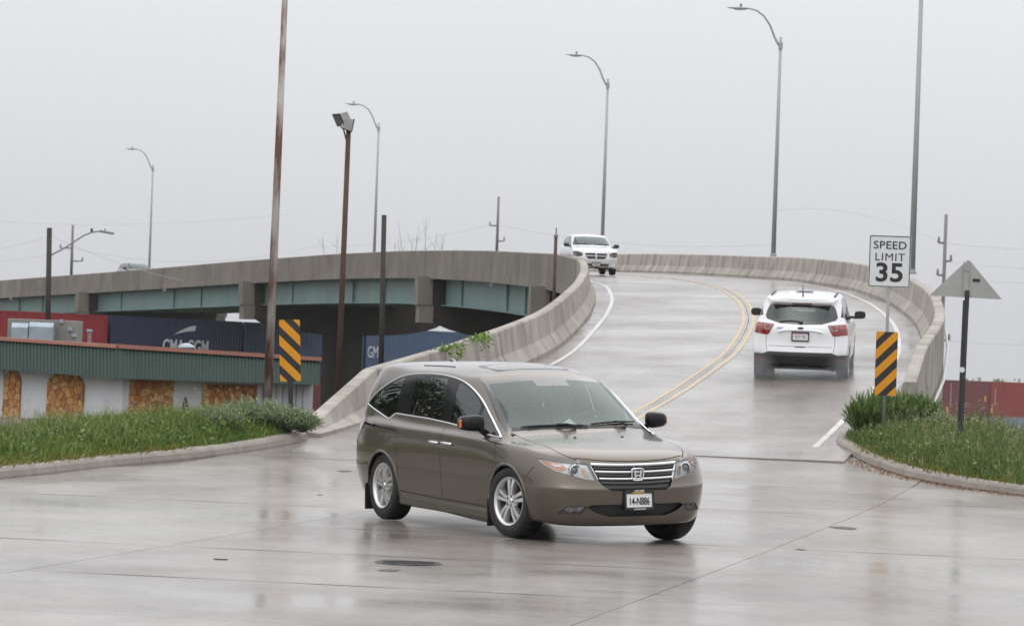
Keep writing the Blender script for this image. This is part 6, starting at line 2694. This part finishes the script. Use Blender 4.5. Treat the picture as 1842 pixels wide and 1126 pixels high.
# right bank
b0, o_ = kerb_samples(RKP, -1, 52000, .14, 3.4, .6, 22.0, 1.05)
cl = clump(b0[:, 0] * 1.2, b0[:, 1] * 1.2, 1.2)
hh = np.interp(o_, [.14, .35, .9, 2.0, 2.8], [.10, .22, .36, .44, .42]) * (.6 + .6 * cl) * rng.uniform(.6, 1.3, len(o_))
g = blades('grass', b0, hh, rng.uniform(.005, .010, len(o_)), .7, M_grassr, seedtone=.35 + .3 * clump(b0[:, 0] + 3, b0[:, 1], .9))
tag(g, 'tall seeding grass on the right bank around the sign posts', 'grass', kind='stuff')
b0, o_ = kerb_samples(RKP, -1, 6000, .06, .45, 3.0, 22.0, 1.0)
g = blades('weeds', b0, rng.uniform(.04, .14, len(o_)), rng.uniform(.008, .018, len(o_)), 1.3, M_yweed)
tag(g, 'low weeds along the right kerb', 'weeds', kind='stuff')
# dead leaf litter in the right gutter
b0, o_ = kerb_samples(RKP, 1, 2600, .005, .30, 4.0, 24.0, 2.2)
b0[:, 2] = np.array([H(y) for y in b0[:, 1]]) + .006
g = blades('leaf_litter', b0, rng.uniform(.012, .03, len(o_)), rng.uniform(.006, .014, len(o_)), 2.5, leafy('dead leaves', (.16, .07, .03), (.30, .16, .07), (.22, .17, .10)))
tag(g, 'brown leaf litter in the gutter of the right kerb', 'leaf litter', kind='stuff')


def leaf_cloud(P, size, m, name, parent, tone=None, up=.3, aspect=.55):
    """leaf cards (two triangles each, folded) at the points P"""
    n = len(P)
    a = rng.normal(0, 1, (n, 3))
    a[:, 2] = a[:, 2] * .6 + up
    a /= np.linalg.norm(a, axis=1)[:, None]
    b_ = rng.normal(0, 1, (n, 3))
    b_ -= a * (a * b_).sum(1)[:, None]
    b_ /= np.linalg.norm(b_, axis=1)[:, None]
    c = np.cross(a, b_)
    s = (size * rng.uniform(.6, 1.35, n))[:, None]
    V = np.stack([P, P + a * s * .5 + b_ * s * aspect * .5 + c * s * .1, P + a * s, P + a * s * .5 - b_ * s * aspect * .5 + c * s * .1], 1).reshape(-1, 3)
    i0 = np.arange(n) * 4
    Fc = np.stack([i0, i0 + 1, i0 + 2, i0 + 3], 1)
    tn = rng.uniform(0, 1, n) if tone is None else np.clip(tone + rng.normal(0, .22, n), 0, 1)
    return tri_mesh(name, V, Fc, np.repeat(tn, 4), m, parent)


def bush(pos, rx, rz, nst, m, label, leaf=.05, per=34, group=None, name='bush', spread=1.0, aspect=.45, up=.5):
    """stems fanning up from the root, leaves along them"""
    root = empty(name, pos)
    mb = MB()
    P = []
    for k in range(nst):
        az = rng.uniform(0, 2 * np.pi)
        r_ = rx * math.sqrt(rng.uniform(0, 1)) * spread
        hgt = rz * (1 - .45 * (r_ / rx) ** 2) * rng.uniform(.7, 1.12)
        tip = Vector((r_ * math.cos(az), r_ * math.sin(az), hgt))
        root_ = tip * .12
        root_.z = 0
        mid = root_.lerp(tip, .55) + Vector((rng.normal(0, .03), rng.normal(0, .03), .03))
        mb.tube([root_, mid, tip], [.006, .004, .002], 3, cap=False)
        for t in rng.uniform(.22, 1.0, per):
            q = root_.lerp(mid, t / .55) if t < .55 else mid.lerp(tip, (t - .55) / .45)
            P.append((q.x + rng.normal(0, .035), q.y + rng.normal(0, .035), q.z + rng.normal(0, .03)))
    mb.build('stem', root, M_bark)['kind'] = 'stuff'
    P = np.array(P)
    o = leaf_cloud(P, leaf, m, 'foliage', root, tone=.25 + .5 * P[:, 2] / rz, up=up, aspect=aspect)
    o['kind'] = 'stuff'
    tag(root, label, 'bush', group)
    return root


def bank_z(Y, h=.15):
    return H(Y) + h


SG = 'pale sage bushes on the left bank'
for px, Y, rx, rz, lab in ((395, 57.5, .40, .52, 'pale sage bush in the left grass, leftmost of the bushes by the rusty pole'), (445, 58.6, .42, .55, 'pale sage bush just left of the rusty pole foot'),
                           (492, 59.0, .36, .46, 'pale sage bush at the foot of the rusty pole'), (522, 58.8, .34, .44, 'pale sage bush before the striped left marker post'), (552, 58.9, .24, .33, 'small sage bush beside the left barrier end')):
    bush(Vector(((px - CX) * Y / F_PX, Y, bank_z(Y))), rx * 1.1, rz * .86, int(150 * rx / .4), M_sage, lab, .055, 46, SG, aspect=.28, up=.9)
for px, Y, rx, rz, m, lab in ((1566, 62.0, .36, .58, M_dkbush, 'dark green bush at the tip of the right bank below the marker'), (1600, 62.6, .46, .66, M_dkbush, 'dark green bush behind the speed limit sign post'),
                              (1655, 63.2, .42, .64, M_dkbush, 'dark green bush against the right barrier wall'), (1700, 61.8, .34, .44, M_sage, 'pale weed bush left of the triangular sign post'),
                              (1752, 61.0, .30, .42, M_grassr, 'brownish weed clump right of the triangular sign post'), (1805, 60.0, .34, .36, M_grassr, 'low weed clump near the right picture edge')):
    bush(Vector(((px - CX) * Y / F_PX, Y, bank_z(min(Y, 62), .12))), rx, rz, int((230 if m is M_dkbush else 150) * rx / .4), m, lab, .20 if m is M_dkbush else .05, 14 if m is M_dkbush else 36, 'weed bushes on the right bank', aspect=.10 if m is M_dkbush else .45, up=2.4 if m is M_dkbush else .5)
# vine hanging over the left barrier
vr = empty('vine', path(72.0, -4.0, .83))
P = []
for k in range(520):
    t = rng.uniform(0, 1)
    Y = 69.0 + 4.4 * t
    g_ = math.sin(t * 9) * .5 + .5
    o_ = -4.0 + rng.normal(0, .09)
    dz = .81 + abs(rng.normal(0, .035)) * (.3 + .6 * g_)
    if rng.uniform() < .3 and g_ > .6:
        o_ = -3.84 + rng.normal(0, .02)
        dz = .80 - abs(rng.normal(0, .10))
    q = path(Y, o_, dz) - vr.location
    if g_ > .25:
        P.append(q)
leaf_cloud(np.array([tuple(p) for p in P]), .06, M_vine, 'foliage', vr, up=-.1, aspect=.8)['kind'] = 'stuff'
mb = MB()
mb.tube([path(Y, -4.0 + .05 * math.sin(Y * 5), .835) - vr.location for Y in np.linspace(69.0, 73.4, 14)], .008, 4)
mb.build('stem', vr, M_bark)
tag(vr, 'bright green vine creeping over the top of the left barrier', 'vine')


def tree(pos, hgt, cr, n, leaf, m, label, trunk=.16, bark=None, group=None, clumps=26, cz=.62, name='tree', aspect=.6):
    root = empty(name, pos)
    mb = MB()
    top = Vector((rng.normal(0, .2), rng.normal(0, .2), hgt * .55))
    mb.tube([(0, 0, -.2), top * .5 + Vector((.05, 0, 0)), top], [trunk, trunk * .75, trunk * .5], 8)
    cen = []
    for k in range(clumps):
        v = rng.normal(0, 1, 3)
        v /= np.linalg.norm(v)
        r_ = rng.uniform(.45, 1.0) ** .5
        c = Vector((v[0] * cr * r_, v[1] * cr * r_, hgt * cz + v[2] * hgt * (1 - cz) * .86 * r_))
        cen.append(c)
        b_ = top * rng.uniform(.55, 1.0)
        mb.tube([b_, b_.lerp(c, .5) + Vector((0, 0, .2)), c], [trunk * .3, trunk * .18, trunk * .05], 5, cap=False)
    mb.build('trunk', root, bark or M_bark)
    P, tn = [], []
    for k in range(n):
        c = cen[int(rng.integers(len(cen)))]
        s_ = cr * .30
        q = rng.normal(0, 1, 3) * s_ * .55
        P.append((c.x + q[0], c.y + q[1], c.z + q[2] * .8))
        tn.append(.35 + .3 * q[2] / s_ + .2 * (c.z / hgt - .5))
    leaf_cloud(np.array(P), leaf, m, 'crown', root, tone=np.array(tn), aspect=aspect)['kind'] = 'stuff'
    tag(root, label, 'tree', group)
    return root


# trees beyond the left edge of the picture: the minivan's windows mirror them
for k, (x, y, h, c) in enumerate(((-23, 60, 11, 4.2), (-29, 69, 12.5, 4.6), (-19.5, 72, 9, 3.2), (-36, 66, 11, 4.5), (-33, 78, 12, 4.4))):
    tree(Vector((x, y, -.8)), h, c, 3600, .34, M_leaf, ('broad tree beyond the left picture edge, mirrored in the minivan windows', 'tallest tree beyond the left picture edge', 'slender tree left of the green-edged building', 'far broad tree left of the street', 'far tree behind the green-edged building')[k], .22, group='trees left of the junction')
for k, (x, y, h, c) in enumerate(((-17.5, 58, 5.0, 2.4), (-21, 66, 5.5, 2.8))):  # low trees added out of view to darken the minivan's side
    tree(Vector((x, y, -.9)), h, c, 4200, .32, M_leaf, ('unseen low leafy tree nearest the left kerb beyond the picture edge', 'unseen low wide tree left of the street beyond the picture edge', 'low tree before the green-edged building beyond the picture edge', 'low tree left of the junction corner beyond the picture edge', 'low tree beside the green-edged building beyond the picture edge')[k], .16, group='trees left of the junction', cz=.48)
# foliage showing under the viaduct
for k, (px, Y, h, c) in enumerate(((470, 318, 7.6, 3.6), (505, 330, 7.2, 3.0), (690, 322, 7.4, 3.2), (728, 335, 7.8, 3.6), (775, 325, 7.3, 3.2))):
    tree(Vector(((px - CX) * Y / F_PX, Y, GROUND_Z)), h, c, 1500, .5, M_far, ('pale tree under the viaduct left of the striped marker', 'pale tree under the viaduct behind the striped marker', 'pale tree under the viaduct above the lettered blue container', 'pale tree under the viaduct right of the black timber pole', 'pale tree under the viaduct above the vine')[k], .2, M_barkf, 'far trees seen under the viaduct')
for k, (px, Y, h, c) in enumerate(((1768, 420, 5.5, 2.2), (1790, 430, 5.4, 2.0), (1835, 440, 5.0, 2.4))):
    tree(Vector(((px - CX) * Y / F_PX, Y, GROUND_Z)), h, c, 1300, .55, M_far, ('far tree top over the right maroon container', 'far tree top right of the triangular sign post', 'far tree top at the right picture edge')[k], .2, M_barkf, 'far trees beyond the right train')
# bare trees behind the viaduct


def bare_tree(px, ytop, Y, spread, label, n=7):
    p = at(px, ytop, Y)
    zb = GROUND_Z
    root = empty('bare_tree', (p.x, Y, zb))
    mb = MB()
    hgt = p.z - zb
    mb.tube([(0, 0, 0), (0, 0, hgt * .45), (.1, 0, hgt * .62)], [.22, .16, .10], 6)
    for k in range(n):
        a = -spread + 2 * spread * k / max(1, n - 1) + rng.normal(0, .12)
        tip = Vector((a * 1.5, rng.normal(0, .6), hgt * rng.uniform(.86, 1.0)))
        b0 = Vector((.05 * a, 0, hgt * rng.uniform(.45, .6)))
        mid = b0.lerp(tip, .5) + Vector((a * .25, 0, .2))
        mb.tube([b0, mid, tip], [.07, .045, .015], 4, cap=False)
        for j in range(4):
            s_ = mid.lerp(tip, rng.uniform(0, .8))
            mb.tube([s_, s_ + Vector((rng.normal(0, .35), rng.normal(0, .3), rng.uniform(.4, 1.1)))], [.028, .009], 3, cap=False)
    mb.build('branch_crown', root, M_barkf)['kind'] = 'stuff'
    tag(root, label, 'tree', 'bare trees behind the viaduct')


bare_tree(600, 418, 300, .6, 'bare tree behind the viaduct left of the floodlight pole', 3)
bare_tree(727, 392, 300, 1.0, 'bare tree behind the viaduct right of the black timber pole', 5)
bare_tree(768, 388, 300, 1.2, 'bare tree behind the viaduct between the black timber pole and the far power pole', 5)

# ------------------------------------------------------------------ ironwork in the street
def cover(px, py, Y, r_, label, name, rim=True):
    p = at(px, py, Y)
    root = empty(name, (p.x, Y, H(Y)))
    mi = mat('wet cast iron', (.03, .03, .034), .35, .6, col2=(.06, .055, .055), scale=14, coat=.6, coat_rough=.15)
    mb = MB()
    mb.lathe([(r_, .003), (r_ * .97, .009), (r_ * .90, .009), (0, .009)], 40)
    mb.build('lid', root, mi)
    if rim:
        mb = MB()
        mb.lathe([(r_ * 1.12, .004), (r_ * 1.1, .012), (r_ * 1.02, .012), (r_ * 1.02, .004)], 40, close=True)
        mb.build('frame_ring', root, mi)
        for k in range(-4, 5):
            w = math.sqrt(max(.01, .72 - (k / 5) ** 2)) * r_
            mb = MB()
            mb.box((0, k * r_ / 5.2, .011), (2 * w, r_ * .07, .006))
            mb.build('lid_rib', root, mi)
    tag(root, label, 'manhole cover' if rim else 'valve cover')


cover(735, 1012, 34.3, .27, 'round iron manhole cover in the paving below the minivan', 'manhole_cover')
cover(397, 1005, 33.9, .066, 'small iron valve cover in the paving left of the manhole', 'valve_cover', False)
# broad-leaved weeds and seed stems mixed into the banks
def ground_cover(pts, side, n, s0, s1, m, label, leaf, hmax, omin=.25, omax=2.4):
    b0, o_ = kerb_samples(pts, side, n, omin, omax, s0, s1, .9)
    keep = clump(b0[:, 0] + 7, b0[:, 1] + 3, 2.1) > .45
    b0 = b0[keep]
    b0[:, 2] += rng.uniform(.03, hmax, len(b0)) * (.5 + .5 * clump(b0[:, 0], b0[:, 1], 1.2))
    o = leaf_cloud(b0, leaf, m, 'ground_cover', None, up=.7, aspect=.6)
    tag(o, label, 'weeds', kind='stuff')


M_broad = leafy('broad weed leaves', (.05, .10, .025), (.17, .25, .06), (.30, .32, .14))
ground_cover(LKP, 1, 16000, .4, 22, M_broad, 'broad-leaved weeds among the left grass', .075, .34)
ground_cover(RKP, -1, 12000, .6, 20, M_broad, 'broad-leaved weeds among the right grass', .07, .36)
for pts, side, s0, s1, lab in ((LKP, 1, .5, 22, 'pale seed stems standing over the left grass'), (RKP, -1, 1, 20, 'pale seed stems standing over the right grass')):
    b0, o_ = kerb_samples(pts, side, 900, .5, 2.5, s0, s1, .9)
    hgt = rng.uniform(.35, .72, len(b0)) * (.75 + .35 * clump(b0[:, 0], b0[:, 1], .8))
    o = blades('seed_stems', b0, hgt, np.full(len(b0), .0035), .5, leafy('dry stems', (.16, .17, .07), (.36, .32, .18)))
    tag(o, lab, 'grass', kind='stuff')
    tips = b0 + np.stack([rng.normal(0, .03, len(b0)), rng.normal(0, .03, len(b0)), hgt * .86], 1)
    P = np.repeat(tips, 7, 0) + rng.normal(0, 1, (len(tips) * 7, 3)) * np.array([.014, .014, .035])
    o = leaf_cloud(P, .022, leafy('seed heads', (.30, .26, .15), (.55, .48, .34)), 'seed_heads', None, up=.8, aspect=.5)
    tag(o, lab.replace('seed stems standing over', 'seed heads above'), 'grass', kind='stuff')
# ------------------------------------------------------------------ the driver behind the windscreen
def skin_body(name, nodes, edges, parent, mats, region, levels=2):
    me = bpy.data.meshes.new(name)
    me.from_pydata([n[0] for n in nodes], edges, [])
    o = bpy.data.objects.new(name, me)
    COL.objects.link(o)
    md = o.modifiers.new('skin', 'SKIN')
    md.use_smooth_shade = True
    sv = me.skin_vertices[0].data
    for i, n in enumerate(nodes):
        sv[i].radius = (n[1], n[2] if len(n) > 2 else n[1])
        sv[i].use_root = i == 0
    sb = o.modifiers.new('sub', 'SUBSURF')
    sb.levels = levels
    dg = bpy.context.evaluated_depsgraph_get()
    m2 = bpy.data.meshes.new_from_object(o.evaluated_get(dg))
    bpy.data.objects.remove(o)
    o = link(name, m2, parent, None, True)
    for m in mats:
        m2.materials.append(m)
    for p in m2.polygons:
        p.material_index = region(p.center)
    return o


M_skin = mat('skin', srgb(196, 150, 128), .55, col2=srgb(184, 136, 116), scale=12)
M_shirt = mat('grey shirt cloth', srgb(92, 98, 108), .85, col2=srgb(80, 86, 96), scale=18)
M_trouser = mat('dark trousers cloth', srgb(48, 50, 58), .85, col2=srgb(40, 42, 48), scale=18)
M_hair = mat('grey brown hair', srgb(98, 84, 74), .7, col2=srgb(74, 62, 54), scale=40)
nodes = [((-1.50, .40, .74), .16, .13), ((-1.55, .40, .90), .15, .125), ((-1.60, .40, 1.06), .175, .13), ((-1.585, .40, 1.17), .13, .10), ((-1.555, .40, 1.225), .062), ((-1.53, .40, 1.285), .058),
         ((-1.515, .40, 1.335), .082, .092), ((-1.51, .40, 1.395), .086, .098), ((-1.52, .40, 1.445), .062, .072)]
edges = [(i, i + 1) for i in range(8)]


def chain(start, pts):
    i = start
    for p in pts:
        nodes.append(p)
        edges.append((i, len(nodes) - 1))
        i = len(nodes) - 1
    return i


for s_ in (-1, 1):
    h = chain(3, [((-1.57, .40 + s_ * .19, 1.15), .065), ((-1.47, .40 + s_ * .27, .98), .052), ((-1.34, .40 + s_ * .27, .93), .046), ((-1.14, .40 + s_ * .22, 1.03), .036), ((-1.05, .40 + s_ * .195, 1.085), .03, .022), ((-1.00, .40 + s_ * .185, 1.115), .036, .018)])
    for k, (dy, ln) in enumerate(((.028, .060), (.010, .068), (-.010, .064), (-.028, .052))):
        a = nodes[h][0]
        chain(h, [((a[0] + .028, a[1] + dy, a[2] + .018), .0095), ((a[0] + .028 + ln * .55, a[1] + dy, a[2] + .012), .009), ((a[0] + .02 + ln * .6, a[1] + dy, a[2] - .018), .008)])
    chain(h - 1, [((nodes[h - 1][0][0] + .03, nodes[h - 1][0][1] - s_ * .035, nodes[h - 1][0][2] + .015), .011), ((nodes[h - 1][0][0] + .06, nodes[h - 1][0][1] - s_ * .045, nodes[h - 1][0][2] + .02), .009)])
    chain(0, [((-1.38, .40 + s_ * .11, .71), .098), ((-1.05, .40 + s_ * .16, .72), .068), ((-.86, .40 + s_ * .15, .42), .048), ((-.76, .40 + s_ * .15, .35), .045, .03)])
person = empty('person', (0, 0, 0))


def region(c):
    if c.z > 1.23 and abs(c.y - .40) < .12:
        return 0
    if c.x > -1.19 and c.z > .95:
        return 0
    if c.z < .80:
        return 2
    return 1


skin_body('body', nodes, edges, person, [M_skin, M_shirt, M_trouser], region)
bm = bmesh.new()
bmesh.ops.create_uvsphere(bm, u_segments=20, v_segments=14, radius=1)
bmesh.ops.delete(bm, geom=[v for v in bm.verts if v.co.z < -.15 and v.co.x > -.2 or v.co.x > .72 and v.co.z < .55], context='VERTS')
for v in bm.verts:
    v.co = Vector((-1.522 + v.co.x * .104, .40 + v.co.y * .089, 1.405 + v.co.z * .098))
from_bm('hair', bm, person, M_hair, smooth=True)
face = MB()
face.tube([(-1.425, .40, 1.405), (-1.398, .40, 1.365), (-1.42, .40, 1.352)], [.008, .014, .008], 6)
face.build('nose', person, M_skin, smooth=True)
for s_ in (-1, 1):
    mb = MB()
    mb.lathe([(.0, -.012), (.012, -.008), (.015, 0), (.012, .008), (0, .012)], 10, None, (-1.427, .40 + s_ * .034, 1.40))
    mb.build('eye', person, M_dash)
    mb = MB()
    mb.lathe([(.0, -.03), (.014, -.02), (.018, 0), (.014, .02), (0, .03)], 8, None, (-1.52, .40 + s_ * .091, 1.385))
    mb.build('ear', person, M_skin)
mb = MB()
mb.tube([(-1.428, .378, 1.328), (-1.421, .40, 1.327), (-1.428, .422, 1.328)], .006, 6)
mb.build('mouth', person, mat('lips', srgb(150, 92, 84), .5))
person.matrix_world = van.matrix_world.copy()
tag(person, 'driver in a grey shirt at the wheel behind the minivan windscreen', 'person')
# papers on the dashboard
pap = from_py('paper', [(-.50, -.17, 1.09), (-.60, .16, 1.10), (-.74, .10, 1.19), (-.62, -.05, 1.135), (-.55, -.22, 1.115), (-.56, -.10, 1.10)], [(5, 1, 2, 3), (0, 5, 3, 4)], None, mat('crumpled paper', (.78, .78, .76), .7, col2=(.66, .66, .66), scale=5))
sol = pap.modifiers.new('sol', 'SOLIDIFY')
sol.thickness = .003
pap.matrix_world = van.matrix_world @ LEAN
tag(pap, 'white folded paper lying on the minivan dashboard', 'paper')

# ------------------------------------------------------------------ tyre spray behind the SUV
def spray(name, c, r_, dens, label):
    bm = bmesh.new()
    bmesh.ops.create_icosphere(bm, subdivisions=3, radius=1)
    o = from_bm(name, bm, None, None)
    o.scale = r_
    o.location = c
    m = bpy.data.materials.new('spray mist')
    m.use_nodes = True
    t = m.node_tree
    t.nodes.remove(t.nodes['Principled BSDF'])
    v = t.nodes.new('ShaderNodeVolumePrincipled')
    v.inputs['Color'].default_value = (.95, .95, .96, 1)
    tc = t.nodes.new('ShaderNodeTexCoord')
    ln = t.nodes.new('ShaderNodeVectorMath')
    ln.operation = 'LENGTH'
    t.links.new(tc.outputs['Object'], ln.inputs[0])
    mr = t.nodes.new('ShaderNodeMapRange')
    mr.inputs['From Min'].default_value = 1.0
    mr.inputs['From Max'].default_value = .1
    mr.inputs['To Min'].default_value = 0
    mr.inputs['To Max'].default_value = 1
    t.links.new(ln.outputs['Value'], mr.inputs['Value'])
    ns = t.nodes.new('ShaderNodeTexNoise')
    ns.inputs['Scale'].default_value = 1.6
    ns.inputs['Detail'].default_value = 4
    t.links.new(tc.outputs['Object'], ns.inputs['Vector'])
    m1 = t.nodes.new('ShaderNodeMath')
    m1.operation = 'MULTIPLY'
    t.links.new(mr.outputs[0], m1.inputs[0])
    t.links.new(ns.outputs['Fac'], m1.inputs[1])
    m2 = t.nodes.new('ShaderNodeMath')
    m2.operation = 'MULTIPLY'
    m2.inputs[1].default_value = dens * 2
    t.links.new(m1.outputs[0], m2.inputs[0])
    t.links.new(m2.outputs[0], v.inputs['Density'])
    t.links.new(v.outputs[0], t.nodes['Material Output'].inputs['Volume'])
    o.data.materials.append(m)
    tag(o, label, 'spray', kind='stuff')


MW = suv.matrix_world
spray('tyre_spray', MW @ Vector((-3.5, .78, .30)), (.38, .75, .42), .6, 'pale mist thrown up behind the left rear wheel of the white SUV')
spray('tyre_spray', MW @ Vector((-3.5, -.78, .30)), (.38, .75, .42), .6, 'pale mist thrown up behind the right rear wheel of the white SUV')
spray('tyre_spray', MW @ Vector((-3.6, .0, .16)), (.95, .9, .2), .5, 'thin mist on the wet road behind the white SUV')
# ------------------------------------------------------------------ rain haze over the whole place
_hb = MB()
_hb.box((0, 700, 11.5), (1300, 1700, 32.0))
haze = _hb.build('haze', None, None)
_m = bpy.data.materials.new('rain haze')
_m.use_nodes = True
_t = _m.node_tree
_t.nodes.remove(_t.nodes['Principled BSDF'])
_v = _t.nodes.new('ShaderNodeVolumePrincipled')
_v.inputs['Color'].default_value = (.93, .95, .97, 1)
_v.inputs['Density'].default_value = .00012
_t.links.new(_v.outputs[0], _t.nodes['Material Output'].inputs['Volume'])
haze.data.materials.append(_m)
tag(haze, 'thin rain haze filling the air', 'haze', kind='stuff')
print('objects', len(bpy.data.objects), 'tris', sum(len(o.data.polygons) * 2 for o in bpy.data.objects if o.type == 'MESH'))
